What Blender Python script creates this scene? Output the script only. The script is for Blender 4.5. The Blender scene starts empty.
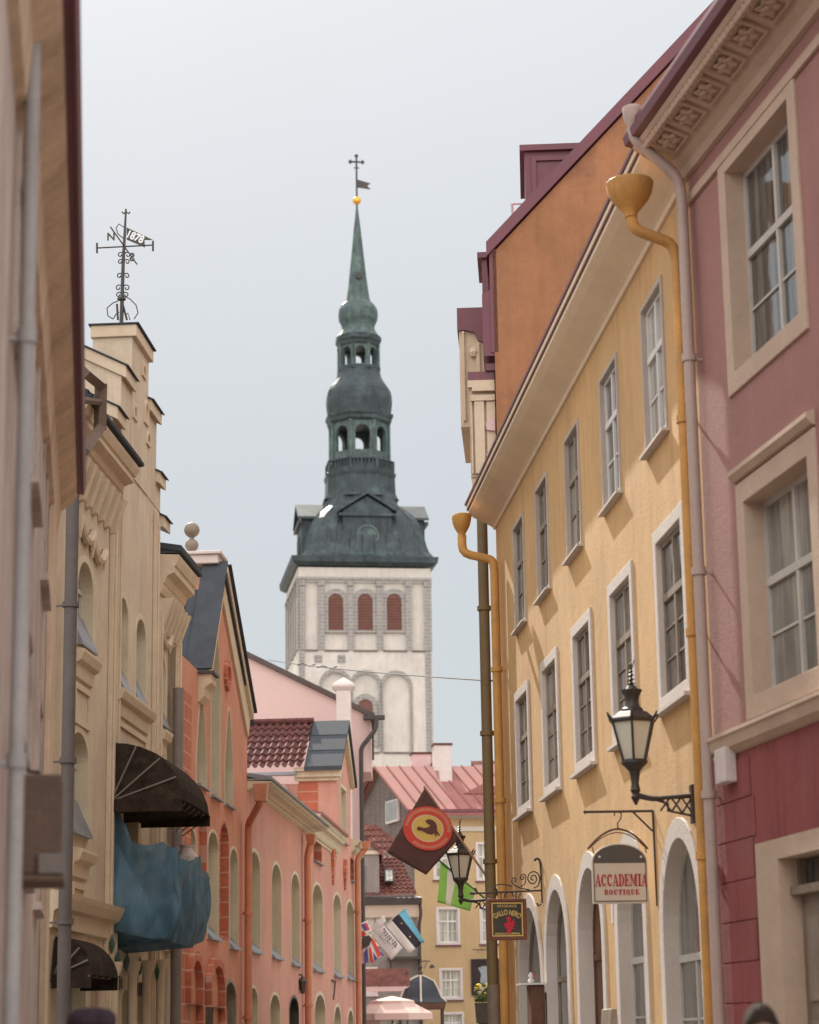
import bpy, bmesh, math, random
from mathutils import Vector, Matrix, noise
from mathutils.geometry import tessellate_polygon
random.seed(7)
PI = math.pi
scene = bpy.context.scene
COL = scene.collection

# ---------------------------------------------------------------- camera geometry (metres, camera stands in the street)
FPX, PITCH, ROLL, EYE = 2264.0, math.radians(13.13), math.radians(0.91), 1.6
_U0 = Vector((0, -math.sin(PITCH), math.cos(PITCH)))
CF = Vector((0, math.cos(PITCH), math.sin(PITCH)))
CR = Vector((1, 0, 0)) * math.cos(ROLL) - _U0 * math.sin(ROLL)
CU = Vector((1, 0, 0)) * math.sin(ROLL) + _U0 * math.cos(ROLL)
CAM = Vector((0, 0, EYE))

def ray(px, py):
    return CF + CR * ((px - 409.5) / FPX) - CU * ((py - 512) / FPX)

def atY(px, py, Y):
    d = ray(px, py)
    return CAM + d * (Y / d.y)

class Frame:
    """local x = along the wall, y = across it, z = up. sgn: +1 when the street lies on local +y."""
    def __init__(s, org, az, sgn):
        s.o = Vector((org[0], org[1], org[2] if len(org) > 2 else 0)); s.a = math.radians(az); s.sgn = sgn
        s.d = Vector((math.sin(s.a), math.cos(s.a), 0)); s.y = Vector((-s.d.y, s.d.x, 0))
    def pix(s, px, py, o=0.0):
        r = ray(px, py); q = s.o + s.y * (s.sgn * o)
        t = (q - CAM).dot(s.y) / r.dot(s.y)
        p = CAM + r * t - s.o
        return p.dot(s.d), p.z
    def S(s, px, py, o=0.0): return s.pix(px, py, o)[0]
    def H(s, px, py, o=0.0): return s.pix(px, py, o)[1]
    def hs(s, sv, py, px, o=0.0):
        return s.pix(px, py, o)[1]
    def world(s, sv, o, h): return s.o + s.d * sv + s.y * (s.sgn * o) + Vector((0, 0, h))
    def rotz(s): return math.atan2(s.d.y, s.d.x)

# ---------------------------------------------------------------- materials
def _n(nt, t, **k):
    n = nt.nodes.new(t)
    for a, b in k.items(): setattr(n, a, b)
    return n
def mix(nt, fac, a, b, mode='MIX'):
    m = _n(nt, 'ShaderNodeMix', data_type='RGBA', blend_type=mode)
    for i, v in ((0, fac), (6, a), (7, b)):
        if hasattr(v, 'is_output'): nt.links.new(v, m.inputs[i])
        elif i == 0: m.inputs[0].default_value = v
        else: m.inputs[i].default_value = (v[0], v[1], v[2], 1)
    return m.outputs[2]
def noise_tex(nt, vec, scale, detail=4, rough=.6, zs=None):
    if zs is not None:
        mp = _n(nt, 'ShaderNodeMapping'); mp.inputs['Scale'].default_value = (1, 1, zs)
        nt.links.new(vec, mp.inputs[0]); vec = mp.outputs[0]
    t = _n(nt, 'ShaderNodeTexNoise'); t.inputs['Scale'].default_value = scale
    t.inputs['Detail'].default_value = detail; t.inputs['Roughness'].default_value = rough
    nt.links.new(vec, t.inputs['Vector']); return t.outputs[0]
def ramp(nt, v, a, b):
    m = _n(nt, 'ShaderNodeMapRange'); m.inputs[1].default_value = a; m.inputs[2].default_value = b
    nt.links.new(v, m.inputs[0]); return m.outputs[0]

def mat(name, col, rough=.85, var=.14, scale=1.3, streak=0.0, bump=.0, bscale=60, metal=0, spec=.35, dirt=None, dirtamt=0.0,
        dscale=.7, bricks=None, seams=None, coat=0):
    m = bpy.data.materials.new(name); m.use_nodes = True; nt = m.node_tree
    b = nt.nodes['Principled BSDF']
    tc = _n(nt, 'ShaderNodeTexCoord'); vec = tc.outputs['Object']
    n1 = noise_tex(nt, vec, scale, 6, .65)
    n2 = noise_tex(nt, vec, scale * 9, 4, .6)
    c = mix(nt, ramp(nt, n1, .3, .7), [v * (1 - var) for v in col], [min(1, v * (1 + var)) for v in col])
    c = mix(nt, ramp(nt, n2, .35, .75), c, [v * (1 - var * .9) for v in col]) if False else c
    fine = mix(nt, ramp(nt, n2, .3, .7), (1 - var * .55,) * 3, (1, 1, 1))
    c = mix(nt, 1.0, c, fine, 'MULTIPLY')
    n3 = noise_tex(nt, vec, 46, 3, .7)
    c = mix(nt, 1.0, c, mix(nt, ramp(nt, n3, .35, .65), (1 - var * .8,) * 3, (1.0, 1.0, 1.0)), 'MULTIPLY')
    if streak:
        st = noise_tex(nt, vec, 5.5, 5, .7, .07)
        st2 = noise_tex(nt, vec, 1.7, 6, .75, .16)
        c = mix(nt, 1.0, c, mix(nt, ramp(nt, st, .42, .68), (1, 1, 1), (1 - streak * .5,) * 3), 'MULTIPLY')
        c = mix(nt, 1.0, c, mix(nt, ramp(nt, st2, .5, .66), (1, 1, 1), (1 - streak * .9, 1 - streak * 1.0, 1 - streak * 1.1)), 'MULTIPLY')
    if dirt is not None:
        dn = noise_tex(nt, vec, dscale, 7, .72)
        f = ramp(nt, dn, .5, .72)
        mm = _n(nt, 'ShaderNodeMath', operation='MULTIPLY'); nt.links.new(f, mm.inputs[0]); mm.inputs[1].default_value = dirtamt
        c = mix(nt, mm.outputs[0], c, dirt)
    hgt = n2
    if bricks:
        bw, bh, mortar, jc = bricks
        mp = _n(nt, 'ShaderNodeMapping'); mp.inputs['Rotation'].default_value = (PI / 2, 0, 0)
        nt.links.new(vec, mp.inputs[0])
        bt = _n(nt, 'ShaderNodeTexBrick'); bt.inputs['Scale'].default_value = 1
        bt.inputs['Brick Width'].default_value = bw; bt.inputs['Row Height'].default_value = bh
        bt.inputs['Mortar Size'].default_value = mortar; bt.inputs['Mortar Smooth'].default_value = .2
        nt.links.new(mp.outputs[0], bt.inputs['Vector'])
        c = mix(nt, bt.outputs['Fac'], c, jc)
    if bump:
        bp = _n(nt, 'ShaderNodeBump'); bp.inputs['Strength'].default_value = bump; bp.inputs['Distance'].default_value = .02
        bn = noise_tex(nt, vec, bscale, 3, .6)
        ad = _n(nt, 'ShaderNodeMath', operation='ADD'); nt.links.new(bn, ad.inputs[0]); nt.links.new(n2, ad.inputs[1])
        nt.links.new(ad.outputs[0], bp.inputs['Height']); nt.links.new(bp.outputs[0], b.inputs['Normal'])
    nt.links.new(c, b.inputs['Base Color'])
    rr = _n(nt, 'ShaderNodeMapRange'); rr.inputs[3].default_value = max(0, rough - .1); rr.inputs[4].default_value = min(1, rough + .1)
    nt.links.new(n1, rr.inputs[0]); nt.links.new(rr.outputs[0], b.inputs['Roughness'])
    b.inputs['Metallic'].default_value = metal; b.inputs['Specular IOR Level'].default_value = spec
    if coat: b.inputs['Coat Weight'].default_value = coat
    return m

def glass_mat(name, col=(.05, .055, .06), rough=.06, curtain=.0, ccol=(.45, .43, .38)):
    """old window glass: a mirror-like pane over the dim room (some panes show pale curtain) behind it"""
    m = bpy.data.materials.new(name); m.use_nodes = True; nt = m.node_tree; b = nt.nodes['Principled BSDF']
    tc = _n(nt, 'ShaderNodeTexCoord'); vec = tc.outputs['Object']
    n = noise_tex(nt, vec, 1.2, 3, .6)
    st = noise_tex(nt, vec, 9, 2, .5, .05)
    base = mix(nt, ramp(nt, n, .35, .65), col, [v * 1.9 for v in col])
    if curtain:
        cm = _n(nt, 'ShaderNodeMath', operation='MULTIPLY'); nt.links.new(ramp(nt, st, .4, .6), cm.inputs[0]); cm.inputs[1].default_value = curtain
        base = mix(nt, cm.outputs[0], base, ccol)
    nt.links.new(base, b.inputs['Base Color'])
    b.inputs['Roughness'].default_value = rough; b.inputs['Specular IOR Level'].default_value = .8
    bp = _n(nt, 'ShaderNodeBump'); bp.inputs['Strength'].default_value = .12; bp.inputs['Distance'].default_value = .05
    nt.links.new(noise_tex(nt, vec, 3.0, 2, .5), bp.inputs['Height']); nt.links.new(bp.outputs[0], b.inputs['Normal'])
    return m

M = {}
def defm():
    A = M
    A['yellow'] = mat('yellow_plaster', (.60, .37, .17), var=.15, scale=.5, streak=.17, bump=.28, bscale=26, dirt=(.50, .36, .20), dirtamt=.5)
    A['trimdull'] = mat('grey_brown_trim', (.45, .385, .34), var=.10, scale=2, bump=.3, bscale=50)
    A['yellowcornice'] = mat('cornice_plaster', (.74, .60, .44), var=.07, bump=.2)
    A['trim'] = mat('grey_trim', (.56, .50, .46), var=.07, scale=2, bump=.3, bscale=50)
    A['ypipe'] = mat('ochre_painted_metal', (.60, .31, .085), var=.16, rough=.6, scale=3, spec=.35, streak=.2, dirt=(.33, .2, .1), dirtamt=.6, dscale=2.2)
    A['greypipe'] = mat('grey_painted_metal', (.20, .165, .15), var=.15, rough=.55, scale=3, dirt=(.2, .16, .13), dirtamt=.5, dscale=3)
    A['pinkpipe'] = mat('mauve_painted_metal', (.44, .34, .30), var=.12, rough=.5, scale=3, dirt=(.28, .2, .17), dirtamt=.4, dscale=3)
    A['opipe'] = mat('orange_painted_metal', (.52, .20, .11), var=.15, rough=.5, scale=3, dirt=(.25, .11, .07), dirtamt=.45, dscale=2.5)
    A['darkpipe'] = mat('dark_metal', (.065, .055, .052), var=.3, rough=.5)
    A['red'] = mat('red_plaster', (.35, .18, .16), var=.09, scale=1.2, bump=.4, streak=.08, dirt=(.34, .20, .17), dirtamt=.4)
    A['redbase'] = mat('dark_red_plaster', (.29, .078, .078), var=.12, scale=1.1, bump=.4, streak=.25, dirt=(.25, .12, .11), dirtamt=.6)
    A['redtrim'] = mat('sand_trim', (.52, .39, .30), var=.10, scale=1.6, bump=.3, dirt=(.42, .30, .22), dirtamt=.5)
    A['orange'] = mat('weathered_orange_plaster', (.36, .165, .08), var=.18, streak=.15, scale=.8, bump=.4, dirt=(.15, .07, .05), dirtamt=.95, dscale=.5)
    A['maroon'] = mat('maroon_sheet_metal', (.15, .038, .055), var=.18, rough=.5, spec=.5)
    A['leftwall'] = mat('grimy_grey_plaster', (.66, .55, .49), var=.22, scale=.9, streak=.42, bump=.4, dirt=(.25, .185, .16), dirtamt=.75, dscale=.6)
    A['leftochre'] = mat('ochre_grimy_plaster', (.74, .57, .41), var=.15, scale=.9, streak=.3, bump=.3)
    A['brownbox'] = mat('brown_render', (.15, .10, .075), var=.25, scale=2, bump=.4, dirt=(.13, .09, .07), dirtamt=.6)
    A['beige'] = mat('beige_stone_plaster', (.60, .49, .37), var=.12, scale=1.1, streak=.16, bump=.4, dirt=(.36, .27, .19), dirtamt=.55)
    A['beigetrim'] = mat('pale_beige_trim', (.60, .48, .35), var=.10, scale=1.6, bump=.3, dirt=(.42, .31, .22), dirtamt=.5)
    A['gothic'] = mat('salmon_plaster', (.61, .265, .175), var=.16, scale=.8, bump=.35, streak=.12, dirt=(.62, .30, .20), dirtamt=.5)
    A['gothicdeep'] = mat('brick_red_painted', (.50, .15, .085), var=.2, scale=2, bump=.3, bricks=(.42, .28, .018, (.50, .27, .20)))
    A['pinko'] = mat('dusty_salmon_plaster', (.60, .30, .235), var=.14, scale=.8, bump=.4, streak=.10, dirt=(.50, .31, .25), dirtamt=.8)
    A['jamb'] = mat('cream_jamb', (.60, .51, .37), var=.09, scale=2, bump=.3, streak=.12)
    A['sillm'] = mat('zinc_sill', (.26, .27, .30), var=.2, rough=.45, metal=.4)
    A['slate'] = mat('slate_sheet', (.06, .067, .08), var=.2, rough=.8, scale=2, spec=.15)
    A['tile'] = mat('red_clay_tile', (.15, .048, .042), var=.5, scale=4, rough=.8, dirt=(.10, .05, .05), dirtamt=.6, dscale=2.5)
    A['tile2'] = mat('worn_clay_tile', (.20, .075, .06), var=.4, scale=4, rough=.8, dirt=(.14, .07, .06), dirtamt=.5, dscale=2.5)
    A['pinkwall'] = mat('pale_pink_plaster', (.60, .43, .41), var=.05, scale=.5, bump=.2)
    A['chimney'] = mat('chimney_white', (.62, .54, .52), var=.08, scale=2, bump=.3)
    A['pinkchim'] = mat('pink_chimney_paint', (.60, .42, .41), var=.08, scale=2, bump=.3)
    A['tower'] = mat('limewashed_tower_plaster', (.60, .555, .51), var=.12, scale=.35, streak=.14, bump=.5, bscale=8, dirt=(.40, .36, .33), dirtamt=.55, dscale=.3)
    A['towerstone'] = mat('grey_tower_stone', (.28, .26, .25), var=.18, scale=.8, bricks=(1.1, .42, .03, (.40, .37, .34)))
    A['shutter'] = mat('brown_louvre', (.17, .075, .06), var=.15, scale=1)
    A['copper'] = mat('old_copper', (.048, .066, .074), var=.35, scale=.8, streak=.5, rough=.5, metal=.15, dirt=(.09, .14, .14), dirtamt=.6, dscale=.45)
    A['copperlight'] = mat('pale_copper', (.085, .125, .125), var=.3, scale=1.2, streak=.55, rough=.5, metal=.15, dirt=(.15, .22, .19), dirtamt=.6, dscale=.6)
    A['gold'] = mat('gilt', (.85, .42, .06), var=.1, rough=.3, metal=.8)
    A['iron'] = mat('black_iron', (.042, .034, .029), var=.3, rough=.5, spec=.5, dirt=(.09, .06, .045), dirtamt=.4, dscale=9)
    A['lampglass'] = mat('frosted_lamp_glass', (.62, .60, .50), var=.06, rough=.35, spec=.6)
    A['wood'] = mat('brown_wood', (.16, .075, .045), var=.3, scale=3, rough=.6, streak=.3)
    A['greywood'] = mat('grey_brown_wood', (.30, .24, .19), var=.2, scale=3, rough=.6, streak=.3)
    A['sash'] = mat('pale_sash_paint', (.50, .47, .43), var=.1, scale=4, rough=.5)
    A['whitesash'] = mat('white_sash_paint', (.66, .64, .62), var=.08, scale=4, rough=.5)
    A['glass'] = glass_mat('window_glass', (.10, .10, .095), curtain=.55)
    A['glassdark'] = glass_mat('dark_window_glass', (.035, .035, .035), curtain=.25)
    A['glasspale'] = glass_mat('curtained_glass', (.17, .17, .15), curtain=.8, ccol=(.55, .54, .48))
    A['awning'] = mat('black_awning_canvas', (.045, .032, .024), var=.5, rough=.95, spec=.05, scale=5, dirt=(.07, .05, .036), dirtamt=.5, dscale=7)
    A['roofpink'] = mat('faded_red_sheet_metal', (.30, .125, .11), var=.15, rough=.75, spec=.2, scale=1.2, dirt=(.22, .12, .11), dirtamt=.5)
    A['ygreat'] = mat('far_ochre_plaster', (.50, .345, .19), var=.08, scale=.8, bump=.3, streak=.08)
    A['darkgable'] = mat('smoked_brick_gable', (.15, .12, .11), var=.3, scale=1.4, bump=.4, bricks=(.3, .1, .012, (.20, .16, .14)))
    A['greywall'] = mat('grey_plaster', (.25, .23, .22), var=.12, scale=1.2, bump=.3, streak=.2)
    A['paletrim'] = mat('pale_band', (.55, .49, .42), var=.08)
    A['greentint'] = mat('green_iron', (.05, .10, .08), var=.3)
defm()

# ---------------------------------------------------------------- mesh builder
def arch(s0, s1, h0, h1, rise=None, pointed=False, n=8):
    """closed outline of an opening with an arched head"""
    c = (s0 + s1) / 2; a = abs(s1 - s0) / 2
    if rise is None: rise = a
    sp = h1 - rise
    pts = [(s0, h0), (s1, h0), (s1, sp)]
    for i in range(1, 2 * n):
        t = PI * i / (2 * n)
        if pointed:
            x = math.cos(t); y = (1 - abs(x) ** 1.65) ** .9 if abs(x) < 1 else 0
        else: x = math.cos(t); y = math.sin(t)
        pts.append((c + (s1 - s0) / 2 * x, sp + rise * y))
    pts.append((s0, sp))
    return pts
def rect(s0, s1, h0, h1): return [(s0, h0), (s1, h0), (s1, h1), (s0, h1)]

class MB:
    def __init__(s, fr=None): s.bm = bmesh.new(); s.fr = fr; s.g = fr.sgn if fr else 1
    def v(s, a, o, h): return s.bm.verts.new((a, s.g * o, h))
    def face(s, vs):
        try: return s.bm.faces.new(vs)
        except ValueError: return None
    def loop(s, rings, close=False, capa=True, capb=True):
        """skin a list of vertex rings"""
        rs = [[s.v(*p) for p in r] for r in rings]; n = len(rs[0])
        for i in range(len(rs) - (0 if close else 1)):
            a = rs[i]; b = rs[(i + 1) % len(rs)]
            for j in range(n): s.face([a[j], a[(j + 1) % n], b[(j + 1) % n], b[j]])
        if not close:
            if capa: s.face(rs[0][::-1])
            if capb: s.face(rs[-1])
        return s
    def box(s, s0, s1, o0, o1, h0, h1):
        return s.loop([[(s0, o0, h0), (s1, o0, h0), (s1, o1, h0), (s0, o1, h0)], [(s0, o0, h1), (s1, o0, h1), (s1, o1, h1), (s0, o1, h1)]])
    def taper(s, s0, s1, o0, o1, h0, h1, ds, do):
        return s.loop([[(s0, o0, h0), (s1, o0, h0), (s1, o1, h0), (s0, o1, h0)],
                       [(s0 + ds, o0 + do, h1), (s1 - ds, o0 + do, h1), (s1 - ds, o1 - do, h1), (s0 + ds, o1 - do, h1)]])
    def prism(s, poly, o0, o1): return s.loop([[(a, o0, h) for a, h in poly], [(a, o1, h) for a, h in poly]])
    def prof(s, poly, s0, s1, e0=0, e1=0):
        """profile [(o,h)] swept along the wall; e0/e1 mitre the ends out by e*o"""
        return s.loop([[(s0 - e0 * o, o, h) for o, h in poly], [(s1 + e1 * o, o, h) for o, h in poly]])
    def ring(s, outer, inner, o0, o1):
        n = len(outer)
        R = [[s.v(a, o0, h) for a, h in outer], [s.v(a, o1, h) for a, h in outer], [s.v(a, o1, h) for a, h in inner], [s.v(a, o0, h) for a, h in inner]]
        for k in range(4):
            a, b = R[k], R[(k + 1) % 4]
            for j in range(n): s.face([a[j], a[(j + 1) % n], b[(j + 1) % n], b[j]])
        return s
    def wall(s, outline, holes, o0, o1):
        """slab with openings: front face, reveals and edges"""
        loops = [outline] + holes
        for depth in (o0, o1):
            vs = [[s.v(a, depth, h) for a, h in lp] for lp in loops]
            flat = [q for l in vs for q in l]
            tris = tessellate_polygon([[Vector((a, h, 0)) for a, h in lp] for lp in loops])
            for t in tris: s.face([flat[i] for i in t])
            if depth == o0: fr_ = vs
            else: bk = vs
        for f, b in zip(fr_, bk):
            n = len(f)
            for j in range(n): s.face([f[j], f[(j + 1) % n], b[(j + 1) % n], b[j]])
        return s
    def tube(s, pts, r, n=8, cap=True, flat=1.0):
        P = [Vector(p) for p in pts]; rings = []
        rr = r if isinstance(r, (list, tuple)) else [r] * len(P)
        if len(P) > 2 and n > 6:            # round the elbows
            Q, R2 = [P[0]], [rr[0]]
            for i in range(1, len(P) - 1):
                a_, c_ = P[i - 1] - P[i], P[i + 1] - P[i]
                L = min(a_.length, c_.length) * .45; L = min(L, rr[i] * 2.2)
                p0, p2 = P[i] + a_.normalized() * L, P[i] + c_.normalized() * L
                for q in (0, .33, .67, 1): Q.append((p0 * (1 - q) + P[i] * q) * (1 - q) + (P[i] * (1 - q) + p2 * q) * q); R2.append(rr[i])
            Q.append(P[-1]); R2.append(rr[-1]); P, rr = Q, R2
        a = None
        for i, p in enumerate(P):
            t = ((P[i + 1] - p).normalized() if i < len(P) - 1 else Vector((0, 0, 0))) + ((p - P[i - 1]).normalized() if i > 0 else Vector((0, 0, 0)))
            t.normalize()
            if a is None:
                ref = Vector((0, 0, 1)) if abs(t.z) < .9 else Vector((1, 0, 0))
                a = t.cross(ref).normalized()
            else:
                a = (a - t * a.dot(t)).normalized()
            b = t.cross(a).normalized()
            rings.append([tuple(p + (a * math.cos(2 * PI * k / n) + b * math.sin(2 * PI * k / n) * flat) * rr[i]) for k in range(n)])
        return s.loop(rings, capa=cap, capb=cap)
    def lathe(s, c, o, profile, n=16, rot=0.0, sq=None):
        """c,o = axis; profile (radius, height); sq optional per-row squareness"""
        rings = []
        for i, (r, h) in enumerate(profile):
            rg = []
            for k in range(n):
                t = 2 * PI * (k + .5) / n + rot
                q = 1.0
                if sq:
                    e = sq[i]; m = max(abs(math.cos(t)), abs(math.sin(t)))
                    q = (1 - e) + e / m
                rg.append((c + r * q * math.cos(t), o + r * q * math.sin(t), h))
            rings.append(rg)
        return s.loop(rings)
    def quad(s, a, b, c, d, th=.0, thv=(0, 0, -1)):
        """a slab: four corners and the same four pushed by th*thv"""
        tv = Vector(thv) * th
        return s.loop([[a, b, c, d], [tuple(Vector(p) + tv) for p in (a, b, c, d)]])
    def build(s, name, m, parent=None, smooth=False, bevel=0, kind=None):
        bmesh.ops.recalc_face_normals(s.bm, faces=s.bm.faces)
        me = bpy.data.meshes.new(name); s.bm.to_mesh(me); s.bm.free()
        if smooth:
            for p in me.polygons: p.use_smooth = True
        me.materials.append(M[m] if isinstance(m, str) else m)
        o = bpy.data.objects.new(name, me); COL.objects.link(o)
        if parent is not None: o.parent = parent
        if smooth:
            try: me.set_sharp_from_angle(angle=math.radians(40))
            except Exception: pass
        if bevel:
            bv = o.modifiers.new('bevel', 'BEVEL'); bv.width = bevel; bv.segments = 2; bv.limit_method = 'ANGLE'; bv.angle_limit = math.radians(50)
        if kind: o['kind'] = kind
        return o

def thing(name, label, cat, fr=None, loc=None, group=None):
    o = bpy.data.objects.new(name, None); COL.objects.link(o)
    if fr is not None: o.location = fr.o; o.rotation_euler = (0, 0, fr.rotz())
    if loc is not None: o.location = loc
    o.empty_display_size = .3
    o['label'] = label; o['category'] = cat
    if group: o['group'] = group
    return o

# ---------------------------------------------------------------- windows etc.
def window(par, fr, s0, s1, h0, h1, w=.13, proud=.025, rec=.16, kind='rect', bars=(1, 1), tr=.42, sur='trim', sash='sash', gl='glass',
           sill=.06, sillh=.05, fw=.055, rise=None, surdepth=None, hood=False, name='window', glo=None, sillm=None, bw=.022):
    """s0..s1,h0..h1 outer edge of the surround. Returns the outline the wall must leave open."""
    if s0 > s1: s0, s1 = s1, s0
    def shape(d, db=None):
        db = d if db is None else db
        if kind == 'rect': return rect(s0 + d, s1 - d, h0 + db, h1 - d)
        rs = None if rise is None else rise
        a0 = (s1 - s0) / 2; rr = (rise if rise is not None else a0) * (a0 - d) / a0
        return arch(s0 + d, s1 - d, h0 + db, h1 - d, rr, kind == 'pointed')
    e = .01
    hole = shape(e, e)
    sd = surdepth if surdepth is not None else rec + .06
    sash_o = MB(fr)
    sash_o.ring(shape(w - .004), shape(w + fw), -rec - .05, -rec)
    a0, a1, b0, b1 = s0 + w + fw, s1 - w - fw, h0 + w + fw, h1 - w - fw
    top = b1
    trh = b1 - (b1 - b0) * tr
    if bars[1]:
        sash_o.box(a0, a1, -rec - .045, -rec + .012, trh - .035, trh + .035)
    for k in range(bars[0]):
        c = a0 + (a1 - a0) * (k + 1) / (bars[0] + 1)
        sash_o.box(c - .03, c + .03, -rec - .043, -rec + .008, b0, (trh if kind != 'rect' else b1))
    # glazing bars in the lower lights
    nb = bars[2] if len(bars) > 2 else 0
    for k in range(nb):
        z = b0 + (trh - b0) * (k + 1) / (nb + 1)
        sash_o.box(a0, a1, -rec - .04, -rec - .005, z - bw / 2, z + bw / 2)
    win = sash_o.build(name, sash, par)
    p = MB(fr); p.prism(shape(w + fw * .5), -rec - .034, -rec - .022); p.build('pane', gl, win)
    r = MB(fr); r.ring(shape(0), shape(w), -sd, proud); r.build('surround', sur, win, bevel=.008)
    if sill:
        q = MB(fr); q.box(s0 - .03, s1 + .03, -.02, proud + sill, h0 - sillh, h0 + .004); q.build('sill', sillm or sur, win)
    return hole

def niche(par, fr, s0, s1, h0, h1, depth=.42, kind='arch', rise=None, jm='jamb', sill=True, gl='glass', ring=.05, name='window', sillh=.52, lin=.0):
    """deep splayed opening of the left-hand houses: cream jambs, sloping zinc sill, sash far back"""
    if s0 > s1: s0, s1 = s1, s0
    a0 = (s1 - s0) / 2; rs = rise if rise is not None else a0
    def shape(d):
        if kind == 'rect': return rect(s0 + d, s1 - d, h0 + d, h1 - d)
        return arch(s0 + d, s1 - d, h0 + d, h1 - d, rs * (a0 - d) / a0, kind == 'pointed')
    f = MB(fr); f.ring(shape(ring + .002), shape(ring + .06), -depth, -depth + .05)
    c = (s0 + s1) / 2; f.box(c - .025, c + .025, -depth + .003, -depth + .055, h0 + ring, h1 - ring - .02)
    zt = h0 + (h1 - h0) * .66; f.box(s0 + ring, s1 - ring, -depth + .003, -depth + .06, zt - .03, zt + .03)
    win = f.build(name, 'sash', par)
    p = MB(fr); p.prism(shape(ring + .03), -depth + .012, -depth + .02); p.build('pane', gl, win)
    j = MB(fr); j.ring(shape(0), shape(ring), -depth - .03, .012); j.build('surround', jm, win)
    if sill:
        q = MB(fr); q.prof([(-depth + .06, h0 + sillh), (.09, h0 + .03), (.09, h0 - .005), (-depth + .06, h0 + .02)], s0 + ring, s1 - ring)
        q.build('sill', 'sillm', win)
    return shape(.006)

def pipe(par, fr, pts, r, m, name='downpipe', collars=True, n=12):
    b = MB(fr); b.tube([(a, o, h) for a, o, h in pts], r, n)
    if collars:
        (a, o, h0), (a2, o2, h1) = pts[-1], pts[-2]
        L = abs(h1 - h0); k = int(L / 2.0)
        for i in range(1, k + 1):
            z = max(h0, h1) - i * 2.0 + .4
            t = (z - h0) / (h1 - h0); aa = a + (a2 - a) * t; oo = o + (o2 - o) * t
            b.tube([(aa, oo, z), (aa, oo, z + .07)], r * 1.3, n)
            b.box(aa - .012, aa + .012, min(0, oo), oo, z + .01, z + .035)
    return b.build(name, m, par, smooth=True)

def rainhead(par, fr, s, o, h, w, m, hh=.3, d=None):
    """half-funnel shaped hopper, flat rim on top"""
    b = MB(fr); n = 16; d = d or w * .75
    prof = [(1.0, 0), (1.03, -.03), (1.0, -.14), (.95, -.3), (.80, -.55), (.50, -.82), (.30, -1.0), (.27, -1.15)]
    rings = []
    for r, z in prof:
        rings.append([(s + w * r * math.cos(2 * PI * k / n), o + d * r * math.sin(2 * PI * k / n), h + z * hh) for k in range(n)])
    rings.append([(s + w * .2 * math.cos(2 * PI * k / n), o + d * .2 * math.sin(2 * PI * k / n), h - 1.15 * hh) for k in range(n)])
    b.loop(rings)
    return b.build('rain_head', m, par, smooth=True)

def tiled(par, fr, c00, c10, c11, c01, nu, nv, m, name='roof', amp=.035, th=.12, lap=.025):
    """pantiled slope: c00-c10 eave, c01-c11 ridge, in (s,o,h)"""
    b = MB(fr); A, B, C, D = [Vector(p) for p in (c00, c10, c11, c01)]
    nrm = (B - A).cross(D - A).normalized()
    if nrm.z < 0: nrm = -nrm
    per = 6; U = nu * per; rows = []
    for j in range(nv):
        for e in (0, 1):
            t = (j + e) / nv; lift = lap * (1 - e)
            row = []
            for i in range(U + 1):
                u = i / U; p = (A * (1 - u) + B * u) * (1 - t) + (D * (1 - u) + C * u) * t
                w = math.cos(2 * PI * i / per); q = p + nrm * (amp * (w if w > 0 else w * .55) + lift + random.uniform(-.004, .004))
                row.append(b.v(q.x, q.y, q.z))
            rows.append(row)
    for a, c in zip(rows[:-1], rows[1:]):
        for i in range(U): b.face([a[i], a[i + 1], c[i + 1], c[i]])
    me = b
    o = me.build(name, m, par)
    return o

def seam_roof(par, fr, c00, c10, c11, c01, n, m, name='roof', th=.06, rib=.035):
    b = MB(fr); A, B, C, D = [Vector(p) for p in (c00, c10, c11, c01)]
    nrm = (B - A).cross(D - A).normalized()
    if nrm.z < 0: nrm = -nrm
    b.quad(tuple(A), tuple(B), tuple(C), tuple(D), th, tuple(-nrm))
    for i in range(n + 1):
        u = min(.996, max(.004, i / n)); p = A * (1 - u) + B * u; q = D * (1 - u) + C * u
        b.tube([tuple(p + nrm * rib * .4), tuple(q + nrm * rib * .4)], rib, 4)
    return b.build(name, m, par)

def letters(par, text, size, m, loc, rot, ext=.004, name='lettering', bold=0.0, arc=None, xs=1.0):
    """real raised lettering as a mesh, local to par; loc = centre"""
    cu = bpy.data.curves.new('t', 'FONT'); cu.body = text; cu.size = size; cu.align_x = 'CENTER'; cu.align_y = 'CENTER'
    cu.extrude = ext; cu.offset = bold; cu.resolution_u = 4
    t = bpy.data.objects.new('t', cu); COL.objects.link(t)
    dg = bpy.context.evaluated_depsgraph_get(); me = bpy.data.meshes.new_from_object(t.evaluated_get(dg))
    bpy.data.objects.remove(t); bpy.data.curves.remove(cu)
    for v in me.vertices:
        v.co.x *= xs
        if arc:
            a = v.co.x / arc; rr = arc + v.co.y
            v.co.x, v.co.y = math.sin(a) * rr, math.cos(a) * rr - arc
    me.materials.clear(); me.materials.append(M[m] if isinstance(m, str) else m)
    o = bpy.data.objects.new(name, me); COL.objects.link(o); o.parent = par
    o.location = loc; o.rotation_euler = rot
    return o

VEIL0, FILLUP, FILLBACK, VEILMIX, EXPO = 3.7, 7.8, 7.8, .88, 0.62
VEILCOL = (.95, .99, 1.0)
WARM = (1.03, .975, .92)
FB = Frame((-4.5, 30, 0), 4, -1)
# ================================================================ RIGHT SIDE OF THE STREET
FY = Frame(atY(500, 700, 35).to_2d().to_3d(), -5.05, +1)
S, H = FY.S, FY.H
eave = H(500, 520)
sN = S(708, 600)

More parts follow.
